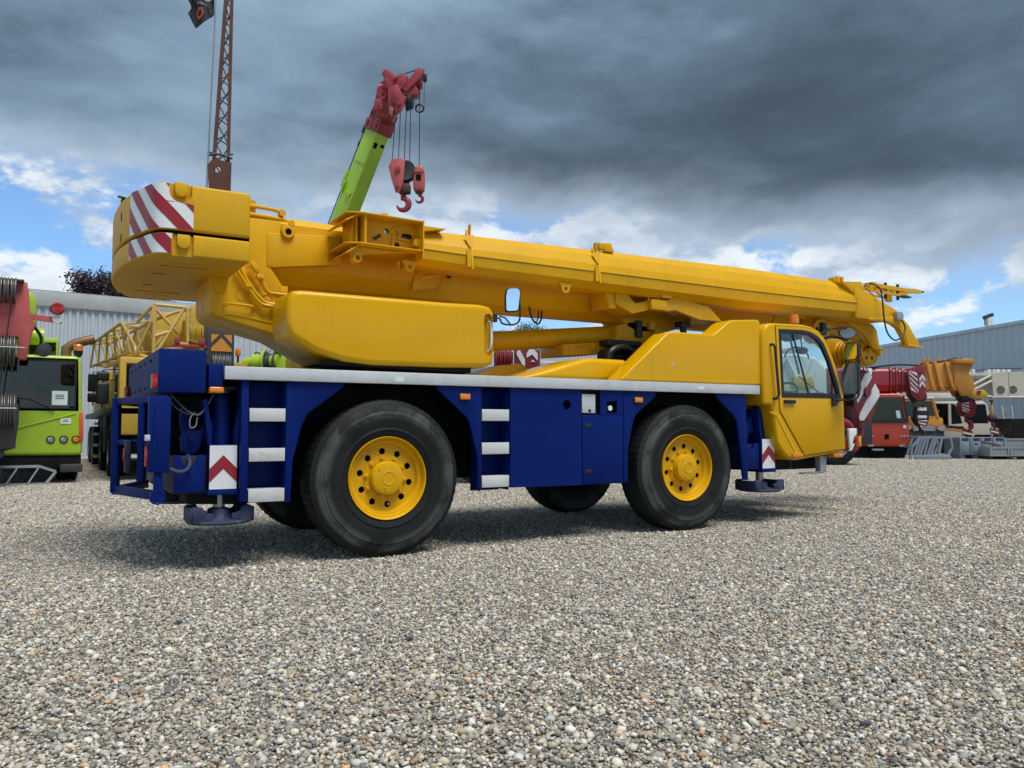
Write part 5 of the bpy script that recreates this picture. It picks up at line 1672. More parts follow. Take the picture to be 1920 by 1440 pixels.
def lattice(t, name, A, B, mat, chord, lace, n, skip_chords=False):
    """four-chord lattice between two rectangles A and B (lists of 4 corner points)"""
    A, B = [Vector(p) for p in A], [Vector(p) for p in B]
    for k in range(4):
        MB().tube([A[k], B[k]], chord, 8).build(name + '_chord', M[mat], t)
    for k in range(4):
        j = (k + 1) % 4
        for i in range(n):
            f0, f1 = i / n, (i + 1) / n
            p, q = (A[k].lerp(B[k], f0), A[j].lerp(B[j], f1)) if i % 2 == 0 else (A[j].lerp(B[j], f0), A[k].lerp(B[k], f1))
            MB().tube([p, q], lace, 6).build(name + '_brace', M[mat], t)


# ------------------------------------------------------------------ lime truck crane, far left, cab facing the camera
S16 = 16 / 1500
lx = lambda px, d=16.0, p0=38: (px - 960) / 1500 * d - (p0 - 960) / 1500 * 16.0
lz = lambda py, d=16.0: 1.13 + (799 - py) / 1500 * d
LT = thing('lime_truck_crane', 'lime green truck crane at the left edge, dusty red boom head over its cab', 'mobile crane', (-3.10, 11.65, 0), 0.0)
cabp = [(-1.24, 0.58), (1.20, 0.55), (1.235, 0.62), (1.21, 1.50), (1.17, 2.45), (1.10, 2.53), (-1.12, 2.53), (-1.20, 2.45)]
lc = MB().prism(cabp, 'y', 0.0, 1.9).build('cab', M['lime'], LT, bevel=0.06, seg=3)
cut(lc, MB().box(-1.05, 1.10, -0.2, 0.25, 1.47, 2.44), MB().prism([(-1.0, 1.3), (1.05, 1.3), (1.05, 2.42), (-1.0, 2.42)], 'y', 0.2, 1.75), MB().box(1.0, 1.4, 0.35, 1.3, 1.5, 2.35))
MB().prism([(-1.06, 1.46), (1.11, 1.46), (1.09, 2.44), (-1.04, 2.44)], 'y', 0.035, 0.045).build('windscreen', M['glass_dark'], lc)
MB().plate([(-1.09, 1.43), (1.15, 1.43), (1.12, 2.47), (-1.07, 2.47)], [[(-1.03, 1.49), (1.08, 1.49), (1.06, 2.41), (-1.01, 2.41)]], 'y', 0.0, 0.034).build('windscreen_seal', M['black'], lc)
MB().box(1.185, 1.19, 0.35, 1.3, 1.5, 2.35).build('side_window', M['glass_dark'], lc)
MB().prism([(-0.9, 1.28), (0.95, 1.28), (0.95, 1.52), (-0.9, 1.52)], 'y', 0.3, 0.7).build('dashboard', M['darkgrey'], lc)
MB().box(0.3, 0.8, 0.9, 1.4, 1.3, 2.1).build('seat', M['darkgrey'], lc, bevel=0.05)
for x0, x1 in ((0.05, 0.72), (-0.55, 0.08)):
    MB().tube([(x1, -0.03, 1.42), (x1 - 0.02, -0.04, 1.47), (x0 + 0.25, -0.02, 1.66), (x0 - 0.1, -0.01, 1.70)], 0.016, 6).build('wiper', M['black'], lc)
MB().box(0.68, 0.95, -0.012, -0.004, 1.545, 1.825).build('notice_sheet', M['paper'], lc)
for k in range(3):
    MB().box(0.74, 0.89, -0.016, -0.0125, 1.74 - 0.035 * k, 1.752 - 0.035 * k).build('notice_print', M['darkgrey'], lc)
MB().box(0.84, 1.02, -0.01, -0.001, 1.175, 1.285).build('registration_label', M['white'], lc)
for k in range(2):
    MB().box(0.88, 0.98, -0.013, -0.0105, 1.22 + 0.03 * k, 1.23 + 0.03 * k).build('label_print', M['darkgrey'], lc)
for x, m_ in ((0.68, 'headlight'), (0.905, 'headlight'), (1.115, 'amber')):
    MB().lathe([(0.001, -0.02), (0.055, -0.015), (0.06, 0.0)], (x, -0.002, 0.865), n=20).build('lamp', M[m_], lc)
    MB().lathe([(0.060, -0.01), (0.075, -0.012), (0.08, 0.0)], (x, -0.001, 0.865), n=20).build('lamp_ring', M['black'], lc)
MB().prism([(1.17, 0.82), (1.245, 0.82), (1.235, 1.40), (1.16, 1.40)], 'y', -0.015, 0.3).build('corner_reflector', paint('orange_red_reflector', (0.62, 0.10, 0.03), 0.4), lc, bevel=0.01)
MB().tube([(-0.15, -0.005, 0.80), (-0.05, -0.008, 1.0), (0.15, -0.008, 1.10), (0.55, -0.008, 1.22), (1.1, -0.006, 1.38)], 0.012, 6, 4).build('panel_crease', M['lime'], lc)
MB().box(-1.2, 1.22, 0.05, 1.8, 0.30, 0.56).build('bumper', M['under_black'], LT, bevel=0.02)
MB().box(0.85, 1.25, -0.03, 0.10, 0.22, 0.38).build('bumper_end', M['darkgrey'], LT, bevel=0.02)
gu = MB()
gu.bar((-1.2, -0.25, 0.36), (0.50, -0.25, 0.36), 0.05, 0.05)
gu.bar((0.50, -0.25, 0.36), (0.78, -0.2, 0.25), 0.05, 0.05)
gu.bar((0.78, -0.2, 0.25), (0.62, -0.2, 0.02), 0.05, 0.05)
gu.bar((-1.2, -0.25, 0.02), (0.62, -0.22, 0.02), 0.05, 0.04)
for x in (-0.7, -0.3, 0.05, 0.4):
    gu.bar((x + 0.1, -0.25, 0.35), (x - 0.08, -0.25, 0.03), 0.06, 0.03)
gu.each('front_guard', M['galv'], LT)
MB().box(-1.1, 1.1, 1.9, 9.0, 0.75, 1.35).build('chassis', M['under_black'], LT)
for y in (1.2, 4.6, 6.4, 8.0):
    for x in (-1.0, 1.0):
        simple_wheel(LT, x, y, 0.60, 0.60, 0.40, 'x')
MB().box(-0.5, 0.75, 3.2, 5.6, 1.36, 2.2).build('slewing_body', M['lime'], LT, bevel=0.05)
sc_ = MB().box(0.20, 0.82, 2.6, 4.0, 1.7, 3.12).build('crane_cab', M['lime'], LT, bevel=0.05)
MB().box(0.24, 0.76, 2.585, 2.597, 2.0, 3.02).build('crane_cab_window', M['glass_dark'], sc_)
MB().tube([(0.95, 2.1, 1.5), (0.95, 2.1, 2.75), (1.0, 2.1, 2.88), (1.15, 2.1, 2.98), (1.50, 2.1, 3.10)], 0.105, 14, 3).build('exhaust_pipe', M['brownpipe'], LT)
o = MB().lathe([(0.05, 2.53), (0.085, 2.60), (0.09, 2.66), (0.04, 2.66)], (1.12, 0.3, 0), 'z', 16).build('beacon_base', M['black'], LT)
MB().lathe([(0.085, 2.66), (0.088, 2.76), (0.07, 2.79), (0.001, 2.795)], (1.12, 0.3, 0), 'z', 16).build('beacon_lens', M['amber'], o)
# boom and head over the cab
MB().prism([(-1.5, 3.15), (0.30, 3.15), (0.36, 3.3), (0.36, 3.75), (0.25, 3.9), (-1.5, 3.9)], 'y', 1.0, 9.5).build('boom_section', M['lime'], LT, bevel=0.04)
hd = sub_empty('boom_head', LT, (0.12, 0, -0.06))
MB().prism([(-1.3, 3.86), (0.10, 3.86), (0.16, 3.30), (0.25, 3.05), (0.20, 2.95), (0.16, 2.72), (0.12, 2.42), (-0.02, 2.42), (-0.02, 2.83), (-1.3, 2.83)], 'y', -0.9, -0.6).build('front_plate', M['pink'], hd, bevel=0.02)
MB().prism([(-1.3, 3.80), (0.12, 3.80), (0.14, 3.20), (-0.1, 2.95), (-1.3, 2.95)], 'y', -0.59, 1.0).build('head_body', M['pink'], hd, bevel=0.03)
MB().tube([(-1.1, -0.915, 3.30), (-0.95, -0.915, 3.05), (-0.7, -0.915, 3.02), (-0.6, -0.915, 3.06)], 0.012, 6, 4).build('plate_weld', M['crimson'], hd)
MB().box(-0.9, 0.05, -1.05, -0.55, 3.84, 3.88).build('top_bar', M['darkgrey'], hd)
MB().cyl((-1.0, -0.75, 3.70), (-0.3, -0.75, 3.70), 0.14, 16).build('sheave_axle', M['pink'], hd)
stack_sheaves(hd, 'sheave', -0.22, -0.95, 3.68, 0.24, 3, 0.11, 'sheave_steel')
stack_sheaves(hd, 'sheave', -0.45, -0.80, 2.58, 0.30, 8, 0.10, 'sheave_steel')
MB().cyl((-0.85, -1.12, 2.62), (0.10, -1.12, 2.62), 0.012, 8).build('rope_guard', M['galv'], hd)
MB().bar((0.1, -0.7, 3.25), (0.68, -0.65, 3.20), 0.08, 0.10).build('lamp_bracket', M['pink'], hd)
o = MB().lathe([(0.001, -0.12), (0.10, -0.11), (0.125, -0.05), (0.10, 0.0)], (0.60, -0.7, 3.42), n=20).build('red_lamp', M['redlens'], hd)
MB().lathe([(0.001, -0.05), (0.08, -0.04), (0.085, 0.0)], (0.60, -0.7, 3.22), n=20).build('white_lamp', M['white'], hd)
MB().lathe([(0.001, -0.12), (0.12, -0.10), (0.13, 0.0), (0.06, 0.08)], (0.40, -0.5, 2.64), n=20).build('work_lamp', M['darkgrey'], hd)
MB().lathe([(0.001, -0.5), (0.18, -0.5), (0.18, 0.0), (0.001, 0.0)], (0.52, 1.2, 3.0), n=24, axis='x').build('winch_drum', M['lime'], LT)
MB().tube([(0.12, -0.6, 3.2), (0.35, -0.2, 2.9), (0.25, 0.2, 2.6), (0.1, 0.3, 2.5)], 0.03, 8, 4).build('hose', M['black'], hd)
for x in (-0.12, -0.30):
    MB().cyl((x, -1.0, 3.66), (x - 0.2, -1.0, 1.4), 0.011, 6).build('rope', M['rope'], hd)
# its hook block
HB2 = thing('hook_block', 'dark grey hook block with many sheaves hanging low before the lime cab', 'hook block', (-3.28, 10.62, 0), 0.0)
MB().box(-0.45, 0.30, 0.0, 0.04, 0.72, 1.68).build('cheek', M['darkgrey'], HB2, bevel=0.02)
MB().prism([(-0.45, 1.65), (0.26, 1.65), (0.33, 1.5), (0.33, 1.2), (0.28, 0.72), (0.1, 0.66), (-0.45, 0.66)], 'y', 0.36, 0.40).build('cheek', M['darkgrey'], HB2, bevel=0.02)
stack_sheaves(HB2, 'sheave', -0.05, 0.14, 1.40, 0.34, 7, 0.095, 'sheave_steel')
MB().cyl((-0.45, -0.20, 1.45), (0.30, -0.20, 1.45), 0.012, 8).build('rope_guard', M['galv'], HB2)
MB().box(-0.45, 0.12, 0.05, 0.35, 0.55, 0.75).build('crosshead', M['darkgrey'], HB2, bevel=0.04)
hook_mesh(0.20, 0.07).xf(Matrix.Translation((-0.16, 0.2, 0.58))).build('hook', M['rust'], HB2)

# ------------------------------------------------------------------ yellow crane with lattice jib, parked square to the hall
YC = thing('lattice_jib_crane', 'old yellow crane with a pale lattice jib lying along its boom beside the hall', 'mobile crane', (0.0, 11.5, 0))
MB().box(-1.30, 1.25, 0.0, 12.5, 1.36, 1.52).build('deck', M['darkgrey'], YC, bevel=0.02)
MB().box(-0.95, 0.95, 0.3, 12.0, 0.55, 1.35).build('chassis', M['under_black'], YC)
for y in (2.2, 5.0, 8.6, 10.4):
    for x in (-1.08, 1.03):
        simple_wheel(YC, x, y, 0.56, 0.56, 0.40, 'x')
MB().prism([(2.9, 1.35), (2.9, 0.75), (3.1, 0.5), (3.9, 0.5), (3.9, 1.35)], 'x', -1.28, -1.20).build('mudguard', M['darkgrey'], YC)
MB().prism([(0.1, 1.35), (0.1, 0.4), (1.3, 0.4), (1.5, 0.9), (1.5, 1.35)], 'x', -1.28, -1.20).build('mudguard', M['darkgrey'], YC)
for z in (0.28, 0.58, 0.88, 1.16):
    MB().box(-1.33, -1.22, 6.2, 6.9, z, z + 0.07).build('step', M['galv'], YC)
MB().box(-1.25, -0.55, 3.4, 9.0, 1.53, 2.45).build('body', M['old_yellow'], YC, bevel=0.04)
MB().box(-1.27, -0.7, 1.9, 3.3, 1.53, 2.15).build('locker', M['cream_yellow'], YC, bevel=0.02)
MB().box(-0.5, 0.6, 3.5, 8.0, 1.6, 2.6).build('slewing_body', M['old_yellow'], YC, bevel=0.03)
yc_ = MB().box(-1.25, -0.1, 0.0, 1.8, 0.95, 2.55).build('cab', M['old_yellow'], YC, bevel=0.05)
cut(yc_, MB().box(-1.4, -1.1, 0.3, 1.3, 1.6, 2.42), MB().box(-1.12, -0.22, -0.2, 0.2, 1.6, 2.42), MB().box(-1.17, -0.18, 0.08, 1.7, 1.1, 2.47))
MB().box(-1.235, -1.228, 0.28, 1.32, 1.58, 2.44).build('window', M['glass_dark'], yc_)
MB().box(-1.14, -0.20, 0.03, 0.037, 1.58, 2.44).build('window', M['glass_dark'], yc_)
MB().box(0.1, 1.2, 0.0, 1.0, 0.9, 1.34).build('bumper', M['old_yellow'], YC, bevel=0.04)
for x0, y, z0, z1 in ((-1.62, 4.2, 1.98, 2.42), (-1.62, 4.2, 1.72, 1.95), (-1.60, 1.0, 2.10, 2.28), (-1.60, 1.0, 1.60, 2.05)):
    MB().box(x0, x0 + 0.24, y, y + 0.12, z0, z1).build('mirror', M['black'], YC, bevel=0.035, seg=3)
    MB().tube([(x0 + 0.12, y + 0.14, z0 - 0.08), (x0 + 0.12, y + 0.14, z1 + 0.05), (-1.2, y + 0.2, z1 + 0.08)], 0.014, 6).build('mirror_arm', M['black'], YC)
MB().prism([(-0.55, 2.75), (0.45, 2.75), (0.5, 3.0), (0.5, 3.45), (0.4, 3.6), (-0.5, 3.6), (-0.6, 3.45), (-0.6, 3.0)], 'y', 0.6, 11.0).build('boom_section', M['old_yellow'], YC, bevel=0.03)
# jib beside the boom, thin end at the back
lattice(YC, 'jib', [(-1.55, 4.6, 2.62), (-1.55, 4.6, 3.18), (-1.20, 4.6, 3.18), (-1.20, 4.6, 2.62)],
        [(-1.02, 0.4, 2.68), (-1.20, 0.4, 3.28), (-0.62, 0.4, 3.36), (-0.50, 0.4, 2.74)], 'cream_yellow', 0.035, 0.022, 9)
for a, b in (((-1.20, 0.4, 3.28), (-0.95, 0.3, 2.80)), ((-1.02, 0.4, 2.68), (-0.62, 0.0, 2.52)), ((-0.95, 0.3, 2.80), (-0.92, 0.2, 2.62)), ((-0.92, 0.2, 2.66), (-0.68, 0.0, 3.28)), ((-0.68, 0.0, 3.28), (-0.62, 0.0, 3.66)),
             ((-0.92, 0.3, 3.30), (-0.66, 0.0, 3.62)), ((-0.62, 0.0, 2.50), (-0.62, 0.0, 3.68)), ((-0.64, 0.0, 3.66), (0.0, 0.0, 3.64)), ((-0.04, 0.0, 3.62), (-0.60, 0.0, 2.58)), ((0.02, 0.0, 3.62), (0.04, 0.0, 2.92)),
             ((-0.6, 0.0, 3.0), (-0.28, 0.0, 3.12)), ((-0.56, 0.3, 3.6), (-0.1, 0.3, 3.1)), ((-0.55, 0.3, 2.8), (-0.12, 0.3, 3.5)), ((-0.62, 0.4, 3.36), (-0.2, 0.3, 3.55)), ((-0.2, 0.3, 3.55), (0.2, 0.2, 3.68)), ((-0.5, 0.4, 2.74), (0.0, 0.3, 2.80))):
    MB().tube([a, b], 0.036, 8).build('jib_frame_tube', M['cream_yellow'], YC)
MB().box(-0.60, -0.28, 0.03, 0.08, 3.05, 3.14).build('jib_plate', M['cream_yellow'], YC)
HPp = [(0.02, 2.95), (0.38, 2.85), (0.42, 3.5), (0.34, 3.72), (0.1, 3.70)]
for y in (0.05, 0.62):
    MB().prism(HPp, 'y', y, y + 0.06).build('head_plate', M['old_yellow'], YC, bevel=0.02)
stack_sheaves(YC, 'sheave', 0.20, 0.30, 3.12, 0.30, 4, 0.11, 'old_yellow', 'x')
MB().box(-0.18, 0.05, -0.08, -0.03, 2.80, 2.90).build('pin_plate', M['cream_yellow'], YC)
red = MB()
red.bar((-0.38, -0.9, 2.74), (0.27, -0.9, 2.74), 0.05, 0.06)
red.box(-0.33, -0.24, -0.95, -0.83, 2.775, 2.90)
red.box(0.12, 0.23, -0.95, -0.83, 2.775, 2.90)
red.bar((-0.40, -0.9, 2.62), (0.30, -0.9, 2.62), 0.05, 0.05)
red.each('red_bracket', M['crimson'], YC, bevel=0.008)
HB3 = thing('hook_block', 'dark hook block with an orange and black chevron plate between two cranes', 'hook block', (0.62, 11.0, 0), 0.0)
MB().box(-0.34, 0.34, 0.0, 0.06, 2.42, 3.55).build('cheek', M['darkgrey'], HB3, bevel=0.02)
MB().box(-0.36, 0.36, 0.35, 0.41, 1.9, 3.55).build('cheek', M['darkgrey'], HB3, bevel=0.02)
MB().box(-0.245, 0.27, -0.015, -0.003, 2.90, 3.28).build('orange_plate', paint('orange_reflector', (0.60, 0.24, 0.03), 0.5, dirt=0.4), HB3)
for q in ([(-0.245, 2.98), (0.01, 3.22), (0.27, 2.98), (0.27, 3.08), (0.06, 3.28), (-0.04, 3.28), (-0.245, 3.09)],):
    MB().prism(q, 'y', -0.022, -0.0155).build('black_chevron', M['darkgrey'], HB3)
stack_sheaves(HB3, 'sheave', 0.02, 0.16, 2.58, 0.30, 5, 0.095, 'sheave_steel')
MB().box(-0.36, 0.42, -0.03, 0.0, 2.36, 2.42).build('rope_guard', M['black'], HB3)
MB().box(-0.30, 0.30, 0.05, 0.34, 1.7, 2.0).build('crosshead', M['darkgrey'], HB3, bevel=0.04)
hook_mesh(0.2, 0.06).xf(Matrix.Translation((0, 0.2, 1.72))).build('hook', M['darkgrey'], HB3)

HB3.scale = (0.80, 0.80, 0.93)
# ------------------------------------------------------------------ lime crane with raised boom behind the yellow boom
b0 = Vector((-5.63, 20.9, 2.6))                                   # lateral, distance, height of the boom foot
LC = thing('raised_boom_crane', 'lime green crane with its boom and red boom head raised against the clouds', 'mobile crane', spot(b0.x, b0.y), -YAW)
dirb = Vector((0.851, -0.5, 1.876)).normalized()
e1 = Vector((0.75, -0.66, 0.0))
e1 = (e1 - dirb * e1.dot(dirb)).normalized()          # towards the dark underside
e2 = e1.cross(dirb).normalized()
if e2.y > 0:
    e2 = -e2                                          # towards the light side face
crn1 = Vector((-3.35, 19.5, 8.41))
HA, HB_ = 0.27, 0.19
axis0 = crn1 - e1 * HA - e2 * HB_ - Vector((b0.x, b0.y, 0))
bp_ = lambda s, a, b: axis0 + dirb * (s - L1) + e1 * a + e2 * b
L1 = 7.4


def bbox(s0, s1, a, b, name, mat, parent, bev=0.01, oa=0.0, ob=0.0, k=1.0):
    r_ = lambda s, q: [bp_(s, oa + u * a * q, ob + v * b * q) for u, v in ((-1, -1), (1, -1), (1, 1), (-1, 1))]
    return MB().loft([r_(s0, 1.0), r_(s1, k)]).build(name, M[mat], parent, bevel=bev)


bbox(-0.3, L1, HA, HB_, 'boom_section', 'lime', LC, 0.015)
bbox(L1, L1 + 0.27, HA + 0.04, HB_ + 0.04, 'boom_collar', 'crimson', LC)
bbox(L1 + 0.275, L1 + 0.56, HA + 0.02, HB_ + 0.02, 'boom_collar', 'crimson', LC)
bbox(L1 + 0.565, L1 + 0.95, HA - 0.04, HB_ - 0.04, 'boom_collar', 'crimson', LC)
for s in (L1 + 0.06, L1 + 0.33):
    for a in (-0.2, 0.2):
        bbox(s, s + 0.15, 0.015, 0.015, 'plate_bolt', 'darkred', LC, 0, oa=a, ob=HB_ + 0.045)
bbox(L1 - 0.38, L1 - 0.24, 0.02, 0.05, 'wear_slot', 'hole', LC, 0, oa=HA - 0.012, ob=0.10)
bbox(L1 - 0.30, L1 - 0.22, 0.02, 0.05, 'wear_slot', 'hole', LC, 0, oa=HA - 0.012, ob=-0.10)
bbox(L1 - 1.75, L1 - 1.62, 0.10, 0.03, 'hose_bracket', 'lime', LC, 0.01, oa=0.1, ob=HB_ + 0.02)
bbox(L1 - 1.72, L1 - 1.40, 0.035, 0.03, 'hose_bracket', 'lime', LC, 0.01, oa=-0.22, ob=HB_ + 0.03)
bbox(L1 - 1.6, L1 - 1.15, 0.05, 0.08, 'hose_bracket', 'lime', LC, 0.01, oa=-HA - 0.05, ob=HB_ - 0.05)
bbox(L1 - 0.85, L1 - 0.80, 0.25, 0.012, 'plate_seam', 'lime', LC, 0, oa=0.02, ob=HB_ + 0.005)
MB().tube([bp_(L1 - 6, -HA - 0.07, HB_ - 0.02), bp_(L1 - 1.5, -HA - 0.06, HB_ - 0.02), bp_(L1 + 0.2, -HA - 0.05, HB_ - 0.02)], 0.014, 6).build('boom_hose', M['black'], LC)
MB().tube([bp_(L1 - 3.3, -HA - 0.2, HB_), bp_(L1 - 3.32, -HA + 0.03, HB_)], 0.012, 6).build('hose_stay', M['black'], LC)
bbox(L1 - 0.15, L1 + 0.08, 0.05, 0.05, 'cable_reel', 'darkgrey', LC, 0.02, oa=-HA - 0.09, ob=HB_ - 0.05)
bbox(L1 + 0.12, L1 + 0.26, 0.05, 0.04, 'cable_guide', 'brownpipe', LC, 0.02, oa=-HA - 0.10, ob=HB_ - 0.05)
bbox(L1 - 0.5, L1 - 0.35, 0.04, 0.04, 'cable_clip', 'darkgrey', LC, 0.02, oa=-HA - 0.07, ob=HB_ - 0.05)
# head
hh = sub_empty('boom_head', LC)
P = lambda lat, dd, z: Vector((lat - b0.x, dd - b0.y, z))
fwd_ = lambda py: math.cos(PITCH) - (720 - py) / 1500 * math.sin(PITCH)
hx = lambda px, py, d: (px - 960) / 1500 * d / fwd_(py)
hz_ = lambda py, d: 1.13 + (math.sin(PITCH) + (720 - py) / 1500 * math.cos(PITCH)) * d / fwd_(py)
pt = lambda px, py, d: P(hx(px, py, d), d, hz_(py, d))


def slab(pix, d0, d1, name, mat, bev=0.004, parent=None):
    n = len(pix)
    A = [pt(x, y, (d0 + d1) / 2) + Vector((0, (d0 - d1) / 2, 0)) for x, y in pix]
    B = [pt(x, y, (d0 + d1) / 2) + Vector((0, (d1 - d0) / 2, 0)) for x, y in pix]
    return MB().loft([A, B]).build(name, M[mat], parent or hh, bevel=bev)


slab([(702, 212), (708, 182), (716, 160), (728, 156), (742, 170), (744, 200), (738, 226), (720, 224)], 19.0, 19.4, 'head_body', 'crimson')
slab([(716, 140), (721, 131), (730, 133), (748, 148), (745, 158), (738, 162), (724, 152)], 18.95, 19.05, 'head_fork', 'crimson')
slab([(719, 150), (726, 146), (736, 160), (734, 172), (722, 166)], 18.9, 18.98, 'head_fork', 'darkred')
slab([(738, 158), (756, 144), (766, 148), (764, 168), (748, 178)], 18.95, 19.4, 'head_body', 'crimson')
slab([(728, 166), (746, 160), (756, 180), (750, 206), (738, 222), (728, 214)], 18.85, 19.0, 'head_cheek', 'crimson')
slab([(736, 176), (744, 172), (748, 186), (742, 198), (735, 194)], 18.78, 18.86, 'wedge_block', 'darkred')
slab([(754, 166), (784, 128), (796, 131), (789, 146), (768, 168), (762, 174)], 18.95, 19.04, 'tip_plate', 'crimson')
slab([(768, 168), (790, 144), (794, 134), (797, 140), (790, 158), (786, 176), (770, 180)], 19.30, 19.40, 'tip_plate', 'darkred')
slab([(758, 168), (780, 164), (786, 174), (784, 182), (760, 182)], 19.0, 19.3, 'tip_core', 'crimson')
slab([(742, 180), (762, 182), (754, 206), (746, 214), (740, 212)], 18.8, 18.9, 'side_plate', 'crimson')
slab([(704, 186), (713, 186), (718, 206), (702, 206)], 18.75, 18.82, 'side_plate', 'crimson')
slab([(711, 192), (716, 180), (717, 204), (711, 206)], 18.68, 18.74, 'stiffener', 'crimson')
slab([(731, 200), (738, 204), (735, 220), (730, 214)], 18.72, 18.80, 'stiffener', 'brownpipe')
slab([(744, 192), (752, 188), (752, 196), (746, 200)], 18.72, 18.79, 'valve_block', 'crimson')
ring = MB()
c_ = pt(716, 172, 18.9)
ring.tube([c_ + Vector((0.10 * math.cos(a), 0.05 * math.cos(a), 0.16 * math.sin(a))) for a in [2 * math.pi * k / 20 for k in range(21)]], 0.02, 6)
ring.build('rope_ring', M['crimson'], hh)
for k in range(3):
    MB().tube([c_, c_ + Vector((0.10 * math.cos(2.1 * k), 0.05 * math.cos(2.1 * k), 0.16 * math.sin(2.1 * k)))], 0.012, 6).build('ring_spoke', M['crimson'], hh)
for q in ((763, 192), (768, 190), (772, 188)):
    o = MB().lathe([(0.001, -0.015), (0.17, -0.015), (0.21, -0.025), (0.21, 0.025), (0.17, 0.015), (0.001, 0.015)], axis='x', n=28).build('head_sheave', M['darkgrey'], hh)
    o.location = pt(q[0], q[1], 19.2)
o = MB().lathe([(0.001, -0.03), (0.15, -0.03), (0.2, -0.04), (0.2, 0.04), (0.15, 0.03), (0.001, 0.03)], axis='x', n=28).build('head_sheave', M['darkred'], hh)
o.location = pt(788, 152, 19.2)
MB().tube([pt(744, 143, 19.0), pt(785, 130, 19.0)], 0.014, 6).build('rope', M['rope'], hh)
MB().tube([pt(704, 208, 19.0), pt(699, 226, 19.0), pt(696, 240, 19.0)], 0.012, 6).build('boom_hose', M['black'], hh)
MB().box(-0.045, 0.045, -0.05, 0.05, -0.10, 0.09).build('limit_switch', M['black'], hh, loc=pt(797, 146, 19.2), bevel=0.015)
DH_ = 19.2
for a, b in (((741, 222), (735, 304)), ((751, 205), (747, 300)), ((762, 205), (758, 302)), ((770, 202), (768, 306)), ((787, 172), (786, 314)), ((778, 150), (778, 198)), ((796, 152), (795, 200))):
    MB().cyl(pt(*a, DH_), pt(*b, DH_), 0.010 if a[0] < 778 or a[0] == 787 else 0.006, 6).build('hoist_rope', M['rope'], hh)
wr = MB()
c_ = pt(787, 203, DH_)
wr.tube([c_ + Vector((0.095 * math.cos(a), 0, 0.095 * math.sin(a))) for a in [2 * math.pi * k / 20 for k in range(21)]], 0.025, 8)
wr.build('switch_weight', M['black'], hh)
# body of the same crane
MB().box(-1.6, 1.2, -0.3, 6.0, 0.9, 1.5).build('chassis', M['under_black'], LC)
for x in (-1.3, 0.9):
    for y in (0.4, 2.2, 4.8):
        simple_wheel(LC, x, y, 0.58, 0.58, 0.4, 'x')
bz = lambda py: 1.13 + (799 - py) / 1500 * 20.9
bx_ = lambda px: (px - 960) / 1500 * 20.9 - b0.x
MB().prism([(bx_(516), 1.5), (bx_(518), bz(687)), (bx_(527), bz(662)), (bx_(552), bz(672)), (bx_(548), 1.5)], 'y', 0.0, 1.6).build('slewing_plate', M['lime'], LC, bevel=0.02)
MB().prism([(bx_(556), 1.5), (bx_(556), bz(673)), (bx_(598), bz(675)), (bx_(612), bz(681)), (bx_(600), bz(684)), (bx_(600), 1.5)], 'y', -0.1, 1.8).build('slewing_body', M['lime'], LC, bevel=0.03)
MB().lathe([(0.001, -0.14), (0.32, -0.14), (0.36, -0.10), (0.26, -0.07), (0.26, 0.14), (0.38, 0.16), (0.36, 0.2), (0.001, 0.2)], (bx_(500), 0.2, bz(680)), 'x', 28).build('winch_drum', M['darkgrey'], LC)
MB().lathe([(0.001, -0.38), (0.14, -0.38), (0.17, -0.14), (0.26, -0.11), (0.26, 0.14), (0.36, 0.16), (0.36, 0.22), (0.001, 0.22)], (bx_(478), 0.2, bz(680)), 'x', 24).build('winch_motor', M['lime'], LC)
MB().lathe([(0.001, -0.05), (0.18, -0.05), (0.21, 0.14), (0.001, 0.16)], (bx_(508), 0.1, bz(678)), 'x', 20).build('winch_bearing', M['lime'], LC)
MB().tube([(bx_(470), 0.15, bz(668)), (bx_(476), 0.1, bz(660)), (bx_(485), 0.1, bz(663)), (bx_(488), 0.12, bz(672))], 0.018, 6, 4).build('hose', M['black'], LC)
for a, b in (((495, 667), (501, 652)), ((510, 664), (514, 655))):
    MB().cyl((bx_(a[0]), 0.2, bz(a[1])), (bx_(b[0]), 0.6, bz(b[1]) + 0.2), 0.012, 6).build('hoist_rope', M['rope'], LC)
MB().box(bx_(421), bx_(462), -0.4, 0.2, 1.5, bz(682)).build('tool_box', M['old_yellow'], LC, bevel=0.02)
o = MB().cyl((bx_(447), -0.1, bz(684)), (bx_(447), -0.1, bz(668)), 0.03, 10).build('beacon_base', M['black'], LC)
MB().lathe([(0.06, bz(668)), (0.07, bz(666)), (0.07, bz(658)), (0.05, bz(654)), (0.001, bz(654))], (bx_(447), -0.1, 0), 'z', 16).build('beacon_lens', M['amber'], o)


